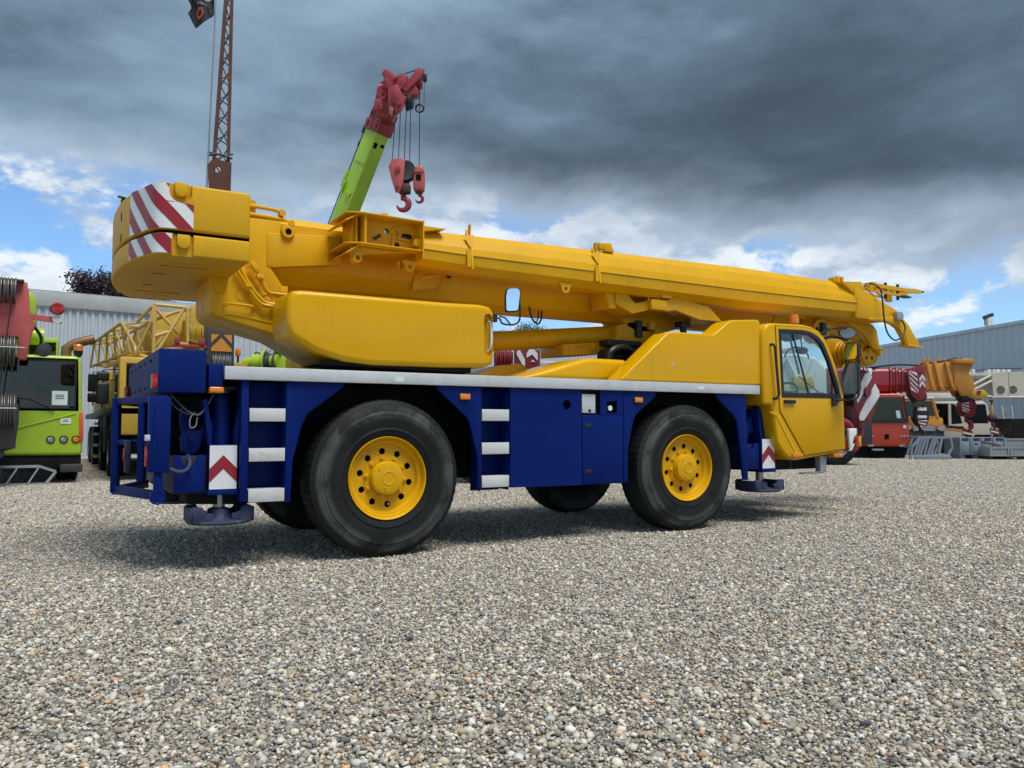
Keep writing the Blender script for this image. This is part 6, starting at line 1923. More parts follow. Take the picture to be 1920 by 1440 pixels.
def hang_block(label, px, py, d, w, h, depth, small=False):
    t = thing('hook_block', label, 'hook block', spot(hx(px, py, d), d), -YAW)
    z = hz_(py, d)
    if not small:
        ck_ = [(-w * 0.50, z - h * 0.25), (-w * 0.36, z - 0.05 * h), (-0.02, z), (w * 0.22, z - 0.06 * h), (w * 0.14, z - 0.72 * h), (-0.02 * w, z - h), (-0.18 * w, z - h), (-0.36 * w, z - 0.62 * h)]
        a = MB().prism(ck_, 'y', -depth / 2 - 0.03, -depth / 2).build('cheek', M['pink'], t, bevel=0.012)
        MB().prism([(x * 0.9 + 0.20 * w, zz) for x, zz in ck_], 'y', depth / 2, depth / 2 + 0.03).build('cheek', M['crimson'], t, bevel=0.012)
        MB().lathe([(0.001, -0.05), (0.065, -0.05), (0.07, 0.0)], (-0.10 * w, -depth / 2 - 0.03, z - 0.35 * h), n=18).build('sheave_pin', M['crimson'], a)
        MB().lathe([(0.02, -0.03), (0.05, -0.03), (0.055, 0.0)], (-0.12 * w, -depth / 2 - 0.03, z - 0.86 * h), n=16).build('crosshead_pin', M['crimson'], a)
        for k in range(3):
            MB().lathe([(0.001, -0.015), (0.17, -0.02), (0.24, -0.035), (0.20, 0), (0.24, 0.035), (0.17, 0.02), (0.001, 0.015)], (0.22 * w, (k - 1) * depth * 0.28, z - 0.33 * h), n=26).build('sheave', M['darkgrey'], t)
        MB().box(-0.10 * w, 0.42 * w, -depth * 0.4, depth * 0.4, z - 0.98 * h, z - 0.70 * h).build('crosshead', M['rust'], t, bevel=0.05, seg=3)
        hook_mesh(0.185, 0.060).xf(Matrix.Translation((0.08 * w, 0, z - 0.96 * h))).build('hook', M['crimson'], t)
    else:
        MB().prism([(-0.42 * w, z - 0.10 * h), (-0.22 * w, z), (0.28 * w, z), (0.44 * w, z - 0.12 * h), (0.50 * w, z - 0.5 * h), (0.46 * w, z - h), (-0.44 * w, z - h), (-0.5 * w, z - 0.5 * h)], 'y', -depth / 2, depth / 2).build('cheek', M['pink'], t, bevel=0.05, seg=3)
        MB().box(-0.22 * w, 0.22 * w, -depth / 2 - 0.01, -depth / 2 + 0.04, z - 0.60 * h, z - 0.36 * h).build('rope_window', M['hole'], t)
        MB().tube([(-0.5 * w, -depth / 2 - 0.01, z - 0.28 * h), (0.48 * w, -depth / 2 - 0.01, z - 0.26 * h)], 0.012, 6).build('strap', M['darkred'], t)
        MB().box(-0.3 * w, 0.3 * w, -depth * 0.3, depth * 0.3, z - 1.06 * h, z - 0.98 * h).build('collar', M['darkgrey'], t)
        hook_mesh(0.11, 0.032).xf(Matrix.Translation((0, 0, z - 1.02 * h))).build('hook', M['crimson'], t)
    return t


hang_block('large pinkish red hook block hanging on ropes in front of the dark clouds', 752, 300, DH_, 0.56, 0.86, 0.30)
hang_block('small narrow red hook block hanging right of the larger one in the sky', 786, 313, DH_, 0.28, 0.62, 0.25, True)

# ------------------------------------------------------------------ rusty lattice mast with flag
MS = thing('lattice_mast', 'rusty brown lattice mast standing behind the counterweight', 'lattice mast', spot((403 - 960) / 1500 * 24, 24.0), -YAW + R(20))
mzx = lambda z: (z - 8.4) * 0.026 + 0.02
zs = [0.0, 8.9, 18.0]
wdt = lambda z: 0.58 - (z - 8.4) * 0.046 if z > 8.4 else 0.58
for sx in (-1, 1):
    for sy in (-1, 1):
        ring = []
        MB().loft([[(mzx(z) + sx * (wdt(z) / 2 - 0.07) + u * 0.052, sy * 0.20 + v * 0.045, z) for u, v in ((-1, -1), (1, -1), (1, 1), (-1, 1))] for z in zs]).build('mast_chord', M['rust'], MS)
z = 1.0
k = 0
while z < 17.3:
    h = 0.62
    for sy in (-1, 1):
        w0, w1 = wdt(z) / 2 - 0.07, wdt(z + h) / 2 - 0.07
        s = 1 if sy > 0 else -1
        MB().bar((mzx(z) - s * w0, sy * 0.20, z), (mzx(z + h) + s * w1, sy * 0.20, z + h), 0.032, 0.032, (0, 1, 0)).build('mast_brace', M['rust'], MS)
        MB().bar((mzx(z) + s * w0, sy * 0.20, z + 0.1), (mzx(z) - s * w0, sy * 0.20, z + 0.3), 0.028, 0.028, (0, 1, 0)).build('mast_brace', M['rust'], MS)
    z += h
MB().plate([(-0.28, 8.1), (0.33, 8.1), (0.34, 9.10), (-0.20, 9.15), (-0.34, 8.95), (-0.32, 8.65)], [circle(-0.06, 8.84, 0.09, 16)], 'y', -0.32, -0.285).build('mast_plate', M['rust'], MS)
MB().tube([(-0.3, -0.30, 9.25), (0.0, -0.34, 9.30), (0.36, -0.30, 9.22)], 0.04, 8, 3).build('lashing', M['darkgrey'], MS)
MB().tube([(-0.3, -0.30, 9.35), (0.0, -0.34, 9.28), (0.38, -0.30, 9.36)], 0.03, 8, 3).build('lashing', M['darkgrey'], MS)
FP = thing('flag_pole', 'thin grey pole holding the dark flag left of the rusty mast', 'flag pole', spot((378 - 960) / 1500 * 25, 25.0), -YAW)
MB().tube([(-0.02, 0, 0), (0.0, 0, 8.0), (0.16, 0, 13.6), (0.22, 0, 15.6)], [0.05, 0.035, 0.025, 0.015], 8).build('pole', M['galv'], FP)
FL = thing('flag', 'dark grey flag with an orange ring emblem at the top left', 'flag', spot((387 - 960) / 1500 * 25, 25.0), -YAW + R(20))


def flag_pt(u, v):
    x = -0.80 * u
    zt_ = 14.9 - 0.30 * u * u
    drop = 0.55 + 0.62 * u if u < 0.7 else 0.984 - 1.5 * (u - 0.7)
    return (x + 0.10 * math.sin(3 * v) * u, 0.13 * math.sin(8 * u + 2.0 * v), zt_ - v * drop - 0.12 * math.sin(5 * u))


fm = MB()
N = 18
for i in range(N):
    for j in range(N):
        fm.add([flag_pt(i / N, j / N), flag_pt((i + 1) / N, j / N), flag_pt((i + 1) / N, (j + 1) / N), flag_pt(i / N, (j + 1) / N)], [(0, 1, 2, 3)])
me = fm.mesh('cloth')
bm = bmesh.new(); bm.from_mesh(me); bmesh.ops.remove_doubles(bm, verts=bm.verts, dist=1e-4); bm.to_mesh(me); bm.free()
me.materials.append(paint('flag_cloth', (0.035, 0.036, 0.045), 0.85, 0.0, 0.15))
clo = link('cloth', me, FL)
md = clo.modifiers.new('thick', 'SOLIDIFY'); md.thickness = 0.006
em = MB()
for k in range(28):
    a, b = 2 * math.pi * k / 28, 2 * math.pi * (k + 1) / 28
    q = []
    for an, r_ in ((a, 0.10), (b, 0.10), (b, 0.19), (a, 0.19)):
        p = flag_pt(0.60 + r_ * math.cos(an) * 0.8, 0.55 + r_ * math.sin(an))
        q.append((p[0], p[1] - 0.012, p[2]))
    em.add(q, [(0, 1, 2, 3)])
em.build('emblem', paint('flag_orange', (0.55, 0.10, 0.05), 0.8), FL, smooth=False)
em = MB()
for u0 in (0.30, 0.38, 0.46, 0.54, 0.62):
    q = [flag_pt(u0, 0.20), flag_pt(u0 + 0.05, 0.18), flag_pt(u0 + 0.055, 0.26), flag_pt(u0 + 0.015, 0.27)]
    em.add([(a, b - 0.012, c) for a, b, c in q], [(0, 1, 2, 3)])
em.each('flag_letter', M['galv'], FL, smooth=False)

# ================================================================== machines and stores on the right
def yard(d):
    return (lambda px: px * d / 1500), (lambda py: 1.13 + (799 - py) * d / 1500)


class At:
    """positions measured in the vertical plane at one distance, relative to a base point"""
    def __init__(self, p0, d):
        self.p0, self.d = p0, d

    def x(self, px):
        return (px - self.p0) * self.d / 1500

    def z(self, py):
        return 1.13 + (799 - py) * self.d / 1500

    def p(self, pts):
        return [(self.x(a), self.z(b)) for a, b in pts]

    def base(self):
        return spot((self.p0 - 960) * self.d / 1500, self.d)


def slabs(t, at, pts, y0, y1, name, mat, bevel=0.0, **kw):
    return MB().prism(at.p(pts), 'y', y0, y1).build(name, M[mat] if isinstance(mat, str) else mat, t, bevel=bevel, **kw)


def stripes(t, at, quad, y, n, name='red_stripe', back='white_plate', parent=None):
    """plate (tl, tr, br, bl in px) with diagonal red bands"""
    p = parent or t
    pl = MB().prism(at.p(quad), 'y', y - 0.012, y).build(back, M['white'], p)
    tl, tr, br, bl = [Vector((*q, 0)) for q in at.p(quad)]
    lerp = lambda u, v: tl.lerp(tr, u).lerp(bl.lerp(br, u), v)
    for k in range(n):
        v0, v1 = (k + 0.1) / n, (k + 0.6) / n
        q = [lerp(0, max(v0 - 0.12, 0)), lerp(1, min(v0 + 0.14, 1)), lerp(1, min(v1 + 0.14, 1)), lerp(0, max(v1 - 0.12, 0))]
        MB().prism([(a.x, a.y) for a in q], 'y', y - 0.02, y - 0.0125).build(name, M['darkred'], p)
    return pl


# ------------------------------------------------------------------ vermilion truck crane with ringed red boom
A = At(1650, 28.0)
VT = thing('red_truck_crane', 'orange red truck crane facing the camera right of the yellow cab', 'mobile crane', A.base(), -YAW - R(14))
c = slabs(VT, A, [(1588, 836), (1697, 838), (1700, 828), (1699, 795), (1692, 742), (1682, 738), (1600, 738), (1590, 790)], 0, 2.0, 'cab', 'vermilion', 0.06, seg=3)
cut(c, MB().prism(A.p([(1604, 789), (1693, 789), (1686, 745), (1610, 745)]), 'y', -0.2, 0.3), MB().prism(A.p([(1606, 795), (1690, 795), (1683, 745), (1612, 745)]), 'y', 0.25, 1.8))
slabs(VT, A, [(1602, 791), (1695, 791), (1687, 743), (1608, 743)], 0.05, 0.06, 'windscreen', 'glass_dark')
slabs(VT, A, [(1688, 745), (1692, 742), (1699, 790), (1695, 791)], -0.02, 0.1, 'windscreen_post', 'black')
slabs(VT, A, [(1602, 788), (1697, 788), (1698, 793), (1601, 793)], -0.025, 0.0, 'name_panel', 'black')
slabs(VT, A, [(1677, 770), (1684, 770), (1686, 784), (1679, 784)], 0.02, 0.03, 'notice_sheet', 'paper')
slabs(VT, A, [(1689, 797), (1694, 797), (1694, 803), (1689, 803)], -0.015, -0.001, 'label', 'white')
for px in (1627, 1632, 1637, 1686, 1691, 1696):
    MB().lathe([(0.001, -0.02), (0.035, -0.015), (0.04, 0.0)], (A.x(px), -0.002, A.z(818)), n=12).build('headlight', M['headlight'], VT)
slabs(VT, A, [(1657, 814), (1664, 814), (1664, 823), (1657, 823)], -0.02, -0.001, 'tow_cover', 'hole')
slabs(VT, A, [(1592, 858), (1692, 858), (1696, 838), (1590, 838)], 0.15, 1.8, 'underbody', 'under_black')
for px in (1632, 1686):
    slabs(VT, A, [(px - 5, 833), (px + 5, 833), (px + 5, 837), (px - 5, 837)], -0.05, 0.0, 'fog_lamp', 'headlight')
MB().box(-0.30, 0.05, -0.2, 0.1, 0.28, 0.34).build('step', M['galv'], VT)
MB().box(-1.0, 0.85, 2.0, 9.0, 0.7, 1.4).build('chassis', M['under_black'], VT)
for y in (1.2, 4.5, 6.2, 7.9):
    for x in (-0.95, 0.72):
        simple_wheel(VT, x, y, 0.58, 0.58, 0.38, 'x')
for a, b in ((1646, 753), (1660, 748)):
    pass
# telescopic boom, lying across the view above the cabs
zc = A.z(711)


def barrel(x0, x1, r_, name, mat, cy=1.2):
    prof = [(-0.75, 1.0), (-1.0, 0.7), (-1.0, -0.35), (-0.7, -0.8), (-0.25, -1.0), (0.25, -1.0), (0.7, -0.8), (1.0, -0.35), (1.0, 0.7), (0.75, 1.0)]
    return MB().prism([(cy + a * r_ * 0.8, zc + b * r_) for a, b in prof], 'x', x0, x1).build(name, M[mat], VT, bevel=0.02, bang=25)


barrel(A.x(1560), A.x(1676), 0.47, 'boom_section', 'crimson')
for k in range(4):
    barrel(A.x(1677) + k * 0.20, A.x(1677) + k * 0.20 + 0.07, 0.50 - 0.02 * k, 'boom_collar', 'crimson')
    barrel(A.x(1681) + k * 0.20, A.x(1681) + k * 0.20 + 0.13, 0.44 - 0.02 * k, 'boom_section', 'darkred')
hd = slabs(VT, A, [(1706, 690), (1726, 684), (1739, 686), (1740, 730), (1738, 745), (1726, 752), (1716, 742), (1710, 725)], 0.75, 0.85, 'head_plate', 'crimson', 0.01)
slabs(VT, A, [(1706, 690), (1726, 684), (1739, 686), (1740, 730), (1738, 745), (1726, 752), (1716, 742), (1710, 725)], 1.55, 1.65, 'head_plate', 'crimson', 0.01)
stripes(VT, A, [(1709, 693), (1724, 697), (1726, 738), (1713, 730)], 0.745, 4, parent=hd)
MB().prism(A.p([(1728, 708), (1733, 700), (1738, 708), (1738, 716), (1733, 708), (1728, 716)]), 'y', 0.735, 0.747).build('white_chevron', M['white'], hd)
MB().prism(A.p([(1728, 720), (1733, 712), (1738, 720), (1738, 727), (1733, 719), (1728, 727)]), 'y', 0.735, 0.747).build('white_chevron', M['white'], hd)
MB().cyl((A.x(1731), 0.72, A.z(690)), (A.x(1731), 1.68, A.z(690)), 0.14, 18).build('head_pin', M['crimson'], VT)
stack_sheaves(VT, 'head_sheave', A.x(1730), 1.2, A.z(742), 0.24, 4, 0.14, 'darkgrey', 'y')
for px in (1718, 1738):
    MB().cyl((A.x(px), 1.1, A.z(745)), (A.x(px + (3 if px < 1730 else -1)), 1.1, A.z(765)), 0.015, 6).build('hoist_rope', M['rope'], VT)
MB().tube([(A.x(1640), 0.9, A.z(686)), (A.x(1690), 0.9, A.z(681)), (A.x(1735), 1.0, A.z(683))], 0.03, 6, 3).build('boom_hose', M['black'], VT)
t = thing('hook_block', 'black hook block with two white plates hanging left of the orange boom', 'hook block', At(1728, 28.9).base(), -YAW)
B = At(1728, 28.9)
ck_ = slabs(t, B, [(1717, 762), (1740, 762), (1742, 785), (1738, 797), (1730, 803), (1722, 797), (1715, 785)], 0, 0.35, 'cheek', 'black', 0.03)
for a, b, s in ((764, 770, 'plate'), (779, 784, 'plate')):
    MB().prism(B.p([(1720, a), (1737, a), (1737, b), (1720, b)]), 'y', -0.012, -0.001).build('white_plate', M['white'], ck_)
stripes(t, B, [(1719, 788), (1738, 788), (1733, 801), (1725, 801)], -0.003, 2, parent=ck_)
hook_mesh(0.17, 0.05).xf(Matrix.Translation((0.0, 0.17, B.z(801)))).build('hook', M['rust'], t)

# ------------------------------------------------------------------ orange truck crane
A = At(1740, 31.0)
OT = thing('orange_truck_crane', 'orange and yellow truck crane whose boom head points right above the white cab', 'mobile crane', A.base(), -YAW - R(10))
c = slabs(OT, A, [(1684, 806), (1766, 806), (1766, 785), (1758, 782), (1750, 748), (1690, 748)], 0, 1.9, 'cab', 'orange', 0.04)
cut(c, MB().prism(A.p([(1690, 780), (1752, 780), (1746, 752), (1694, 752)]), 'y', -0.2, 0.3), MB().prism(A.p([(1690, 784), (1752, 784), (1748, 752), (1692, 752)]), 'y', 0.25, 1.7))
slabs(OT, A, [(1688, 782), (1755, 782), (1748, 750), (1692, 750)], 0.05, 0.06, 'windscreen', 'glass_dark')
slabs(OT, A, [(1755, 784), (1759, 784), (1751, 748), (1747, 748)], -0.02, 0.05, 'windscreen_post', 'orange')
slabs(OT, A, [(1698, 748), (1752, 748), (1750, 744), (1700, 744)], -0.02, 1.8, 'roof', 'offwhite', 0.02)
slabs(OT, A, [(1690, 848), (1762, 845), (1767, 808), (1690, 808)], -0.05, 1.8, 'bumper', 'darkgrey', 0.03)
stripes(OT, A, [(1700, 799), (1710, 799), (1710, 804), (1700, 804)], -0.055, 2)
stripes(OT, A, [(1752, 799), (1768, 799), (1768, 804), (1752, 804)], -0.055, 2)
for px in (1704, 1758, 1764):
    slabs(OT, A, [(px - 3, 800), (px + 3, 800), (px + 3, 806), (px - 3, 806)], -0.10, -0.06, 'headlight', 'headlight')
slabs(OT, A, [(1712, 798), (1750, 798), (1750, 808), (1712, 808)], -0.09, -0.055, 'number_panel', 'galv')
MB().box(-1.1, 0.4, 2.0, 9.0, 0.7, 1.4).build('chassis', M['under_black'], OT)
for y in (1.2, 4.5, 6.2, 7.9):
    for x in (-1.0, 0.3):
        simple_wheel(OT, x, y, 0.58, 0.58, 0.38, 'x')
bm1 = slabs(OT, A, [(1700, 690), (1742, 682), (1795, 676), (1806, 680), (1796, 720), (1782, 726), (1700, 732)], 0.6, 1.5, 'boom_section', 'orange', 0.03)
for px in (1752, 1766, 1786):
    slabs(OT, A, [(px - 6, 676), (px - 1, 676), (px + 9, 722), (px + 13, 732), (px + 7, 732), (px + 3, 722)], 0.5, 1.6, 'boom_collar', 'orange', 0.015)
slabs(OT, A, [(1796, 674), (1818, 670), (1830, 680), (1822, 700), (1830, 712), (1832, 728), (1822, 742), (1808, 742), (1802, 730), (1796, 722)], 0.55, 0.68, 'head_plate', 'orange', 0.02)
slabs(OT, A, [(1796, 674), (1818, 670), (1830, 680), (1822, 700), (1830, 712), (1832, 728), (1822, 742), (1808, 742), (1802, 730), (1796, 722)], 1.42, 1.55, 'head_plate', 'orange', 0.02)
slabs(OT, A, [(1795, 690), (1822, 690), (1824, 730), (1800, 726)], 0.69, 1.41, 'head_core', 'old_yellow', 0.02)
slabs(OT, A, [(1792, 672), (1826, 672), (1834, 678), (1826, 682), (1794, 680)], 0.4, 1.7, 'head_cover', 'orange', 0.02)
slabs(OT, A, [(1816, 733), (1850, 730), (1857, 738), (1855, 746), (1845, 748), (1822, 744)], 0.7, 0.8, 'runner_arm', 'old_yellow', 0.01)
MB().prism(A.p([(1838, 732), (1846, 732), (1842, 742), (1836, 738)]), 'y', 0.69, 0.699).build('red_mark', M['darkred'], OT)
MB().prism(A.p([(1818, 734), (1824, 734), (1822, 742)]), 'y', 0.69, 0.699).build('red_mark', M['darkred'], OT)
stack_sheaves(OT, 'runner_sheave', A.x(1845), 0.95, A.z(742), 0.22, 1, 0.14, 'galv', 'y')
stack_sheaves(OT, 'head_sheave', A.x(1820), 1.05, A.z(742), 0.22, 4, 0.14, 'darkgrey', 'y')
for k, (a, b) in enumerate((((1742, 683), (1815, 670)), ((1742, 679), (1790, 673)), ((1760, 680), (1808, 668)), ((1818, 672), (1828, 690)))):
    MB().cyl((A.x(a[0]), 0.8 + 0.1 * k, A.z(a[1])), (A.x(b[0]), 0.8 + 0.1 * k, A.z(b[1])), 0.03, 6).build('boom_rope', M['rope'], OT)
for px in (1750, 1758, 1776, 1785):
    slabs(OT, A, [(px - 3, 676), (px + 2, 676), (px + 2, 668), (px - 2, 668)], 0.9, 1.1, 'boom_lug', 'orange', 0.01)
slabs(OT, A, [(1743, 708), (1751, 708), (1751, 713), (1743, 713)], 0.585, 0.599, 'boom_plate', 'galv')
for px in (1748, 1763):
    slabs(OT, A, [(px - 3, 724), (px + 3, 724), (px + 2, 731), (px - 2, 731)], 0.7, 0.8, 'underside_lug', 'orange', 0.008)
B = At(1816, 31.6)
t = thing('hook_block', 'dark red striped hook block with a large hook before the white cab', 'hook block', B.base(), -YAW)
ck_ = slabs(t, B, [(1803, 755), (1815, 746), (1828, 748), (1833, 762), (1830, 776), (1822, 783), (1808, 780), (1802, 768)], 0, 0.40, 'cheek', 'darkred', 0.04)
stripes(t, B, [(1803, 756), (1816, 754), (1817, 774), (1804, 770)], -0.004, 3, 'white_stripe', parent=ck_)
hook_mesh(0.24, 0.075).xf(Matrix.Translation((0.0, 0.2, B.z(781)))).build('hook', M['darkred'], t)
MB().cyl((B.x(1812), 0.2, B.z(742)), (B.x(1812), 0.2, B.z(754)), 0.015, 6).build('rope', M['rope'], t)
B = At(1859, 31.4)
t = thing('ball_hook', 'brown ball hook hanging on a single rope right of the white cab', 'hook', B.base(), -YAW)
MB().cyl((0, 0, B.z(744)), (0, 0, B.z(776)), 0.02, 8).build('rope', M['rope'], t)
MB().ball((0, 0, B.z(751)), 0.075, 8).build('rope_stop', M['darkred'], t)
MB().lathe([(0.03, B.z(760)), (0.06, B.z(764)), (0.05, B.z(776))], (0, 0, 0), 'z', 12).build('wedge_socket', M['old_yellow'], t)
MB().ball((0, 0, B.z(784)), 0.175, 10).build('ball', M['rust'], t)
hook_mesh(0.13, 0.04).xf(Matrix.Translation((0.0, 0, B.z(792)))).build('hook', M['darkred'], t)

# ------------------------------------------------------------------ white crane with cream lattice boom
A = At(1810, 33.0)
WC = thing('white_truck_crane', 'cream white truck crane with black striped side and lattice boom at the right edge', 'mobile crane', A.base(), -YAW)
c = slabs(WC, A, [(1725, 822), (1856, 822), (1858, 800), (1852, 758), (1845, 753), (1745, 753), (1732, 770), (1725, 795)], 0, 2.1, 'cab', 'cream', 0.05, seg=3)
cut(c, MB().prism(A.p([(1756, 794), (1778, 798), (1778, 757), (1748, 757), (1752, 775)]), 'y', -0.2, 0.15), MB().prism(A.p([(1783, 796), (1804, 794), (1797, 768), (1790, 758), (1783, 757)]), 'y', -0.2, 0.15),
    MB().prism(A.p([(1812, 794), (1853, 794), (1848, 758), (1806, 758)]), 'y', -0.2, 0.3), MB().prism(A.p([(1752, 800), (1852, 800), (1846, 757), (1752, 757)]), 'y', 0.12, 1.9))
slabs(WC, A, [(1750, 796), (1779, 800), (1779, 756), (1747, 756)], 0.05, 0.06, 'side_window', 'glass_dark')
slabs(WC, A, [(1782, 797), (1805, 796), (1798, 768), (1791, 757), (1782, 756)], 0.05, 0.06, 'side_window', 'glass_dark')
slabs(WC, A, [(1811, 796), (1855, 796), (1850, 757), (1805, 757)], 0.06, 0.07, 'windscreen', 'glass_dark')
slabs(WC, A, [(1768, 802), (1806, 806), (1806, 809), (1768, 805)], -0.012, -0.001, 'side_stripe', 'orange')
slabs(WC, A, [(1768, 797), (1806, 800), (1806, 805), (1768, 801)], -0.012, -0.001, 'side_stripe', 'black')
slabs(WC, A, [(1722, 820), (1770, 818), (1760, 806), (1730, 808)], -0.014, -0.002, 'side_stripe', 'darkgrey')
stripes(WC, A, [(1804, 805), (1822, 805), (1820, 822), (1803, 822)], -0.015, 2)
stripes(WC, A, [(1855, 803), (1870, 803), (1872, 818), (1858, 818)], -0.015, 2)
slabs(WC, A, [(1822, 822), (1856, 822), (1854, 815), (1826, 815)], -0.02, -0.001, 'grille', 'hole')
for px in (1812, 1864):
    slabs(WC, A, [(px - 5, 815), (px + 6, 815), (px + 6, 821), (px - 5, 821)], -0.05, -0.02, 'headlight', 'black')
slabs(WC, A, [(1725, 850), (1860, 850), (1858, 823), (1725, 823)], 0.1, 2.0, 'underbody', 'under_black')
for y in (1.0, 4.5, 6.2):
    for x in (-1.6, 0.9):
        simple_wheel(WC, x, y, 0.55, 0.55, 0.38, 'x')
MB().box(-1.8, 1.0, 2.1, 8.0, 0.6, 1.3).build('chassis', M['under_black'], WC)
MB().tube([(A.x(1745), -0.1, A.z(790)), (A.x(1752), -0.15, A.z(784)), (A.x(1757), -0.15, A.z(768))], 0.02, 6).build('mirror_arm', M['galv'], WC)
# beams of the boom
slabs(WC, A, [(1700, 745), (1815, 745), (1815, 735), (1700, 735)], 0.9, 1.3, 'under_beam', 'cream', 0.01)
slabs(WC, A, [(1826, 708), (1960, 705), (1960, 738), (1826, 742)], 1.2, 2.0, 'boom_section', 'cream', 0.05)
slabs(WC, A, [(1832, 698), (1960, 694), (1960, 701), (1832, 704)], 0.6, 1.4, 'upper_beam', 'cream', 0.01)
pl = MB().plate(A.p([(1874, 698), (1905, 696), (1905, 742), (1876, 744)]), [circle(A.x(1890), A.z(731), 0.19, 20)], 'y', 0.45, 0.50).build('frame_plate', M['cream'], WC)
MB().plate(A.p([(1907, 696), (1940, 694), (1940, 742), (1907, 742)]), [circle(A.x(1914), A.z(730), 0.18, 20)], 'y', 0.47, 0.52).build('frame_plate', M['cream'], WC)
for a, b in (((1836, 722), (1874, 702)), ((1840, 730), (1876, 712)), ((1850, 738), (1878, 745)), ((1878, 744), (1940, 744)), ((1776, 725), (1790, 735)), ((1782, 725), (1796, 735))):
    MB().tube([(A.x(a[0]), 0.5, A.z(a[1])), (A.x(b[0]), 0.5, A.z(b[1]))], 0.06, 8).build('brace_tube', M['cream'], WC)
for px, w in ((1838, 4), (1846, 6), (1876, 5), (1886, 4), (1893, 6), (1904, 5), (1914, 6)):
    slabs(WC, A, [(px - w / 2, 699), (px + w / 2, 699), (px + w / 2, 690), (px - w / 2, 690)], 0.7, 1.0, 'pin_bracket', 'offwhite', 0.01)
MB().tube([(A.x(1840), 0.8, A.z(694)), (A.x(1880), 0.8, A.z(689)), (A.x(1940), 0.8, A.z(688))], 0.02, 6).build('stay_rope', M['rope'], WC)
MB().lathe([(0.001, -0.3), (0.27, -0.3), (0.27, 0.3), (0.001, 0.3)], (A.x(1832), 1.4, A.z(712)), 'x', 20).build('rope_drum', M['darkgrey'], WC)

# ------------------------------------------------------------------ white crane seen behind the yellow cab
A = At(1540, 23.0)
HC = thing('pale_truck_crane', 'pale grey crane parked behind the yellow cab and seen through its windows', 'mobile crane', A.base(), -YAW)
MB().box(-3.2, 1.2, 0.2, 2.4, 0.7, 1.5).build('chassis', M['darkgrey'], HC, bevel=0.02)
for x in (-2.6, -1.2, 0.5):
    simple_wheel(HC, x, 0.3, 0.55, 0.55, 0.4)
slabs(HC, A, [(1440, 748), (1560, 748), (1560, 690), (1540, 668), (1500, 660), (1440, 665)], 0.3, 2.2, 'superstructure', 'offwhite', 0.08, seg=3)
slabs(HC, A, [(1470, 665), (1520, 655), (1525, 645), (1470, 650)], 0.8, 1.5, 'counterweight', 'galv', 0.03)
for a, b in (((1448, 720), (1480, 668)), ((1480, 668), (1505, 720)), ((1505, 720), (1530, 672))):
    MB().tube([(A.x(a[0]), 0.22, A.z(a[1])), (A.x(b[0]), 0.22, A.z(b[1]))], 0.05, 8).build('stay', M['offwhite'], HC)
MB().tube([(A.x(1500) + 0.35 * math.cos(q), 0.2, A.z(672) + 0.35 * math.sin(q)) for q in [math.pi * k / 10 for k in range(11)]], 0.025, 6).build('hose_loop', M['black'], HC)
slabs(HC, A, [(1492, 728), (1532, 728), (1528, 705), (1492, 705)], 0.1, 0.29, 'cover', 'old_yellow', 0.04)
slabs(HC, A, [(1600, 722), (1622, 722), (1622, 690), (1600, 690)], 0.3, 1.2, 'rear_frame', 'darkred', 0.02)
stripes(HC, A, [(1604, 692), (1622, 692), (1622, 718), (1604, 718)], 0.29, 3)
slabs(HC, A, [(1625, 745), (1637, 745), (1640, 690), (1628, 690)], 0.1, 0.4, 'mast_post', 'offwhite', 0.02)
stripes(HC, A, [(1627, 700), (1638, 700), (1638, 716), (1627, 716)], 0.095, 2)
MB().bar((A.x(1630), 0.2, A.z(690)), (A.x(1648), 0.2, A.z(692)), 0.05, 0.04).build('mast_arm', M['darkgrey'], HC)
MB().box(1.0, 1.5, 0.1, 2.3, 0.6, 1.7).build('rear_deck', M['darkgrey'], HC, bevel=0.03)
MB().box(-2.9, -0.2, 0.25, 2.2, 1.5, 1.9).build('deck_box', M['darkgrey'], HC, bevel=0.03)

# ------------------------------------------------------------------ dark red crane behind the slewing frame
A = At(975, 15.5)
DR = thing('dark_red_crane', 'dark red crane with white chevrons glimpsed below the luffing cylinder', 'mobile crane', A.base(), -YAW)
MB().box(-1.2, 3.2, 0.3, 2.4, 0.9, 1.6).build('chassis', M['under_black'], DR)
for x in (-0.8, 0.6, 2.6):
    simple_wheel(DR, x, 0.4, 0.55, 0.55, 0.4)
slabs(DR, A, [(925, 690), (962, 690), (962, 655), (925, 655)], 0.4, 1.4, 'rear_frame', 'darkred', 0.02)
stack_sheaves(DR, 'winch_flange', A.x(944), 0.30, A.z(672), 0.20, 4, 0.08, 'darkred', 'x')
c = slabs(DR, A, [(964, 703), (1014, 703), (1014, 652), (964, 652)], 0.3, 1.2, 'rear_box', 'darkred', 0.02)
MB().prism(A.p([(969, 656), (975, 653), (985, 672), (985, 688), (980, 682), (969, 662)]), 'y', 0.285, 0.299).build('white_stripe', M['white'], c)
MB().prism(A.p([(988, 668), (988, 660), (993, 652), (1002, 652), (1009, 660), (1009, 674), (999, 662)]), 'y', 0.285, 0.299).build('white_chevron', M['white'], c)
MB().prism(A.p([(996, 676), (1000, 672), (1005, 676)]), 'y', 0.285, 0.299).build('white_chevron', M['white'], c)
MB().tube([(A.x(926), 0.2, A.z(682)), (A.x(972), 0.2, A.z(684))], 0.04, 8).build('hand_rail', M['crimson'], DR)
slabs(DR, A, [(925, 705), (955, 705), (948, 692), (925, 690)], 0.35, 0.9, 'mudguard', 'old_yellow', 0.02)
slabs(DR, A, [(1014, 685), (1080, 685), (1080, 676), (1014, 672)], 0.5, 1.6, 'white_deck', 'offwhite', 0.01)
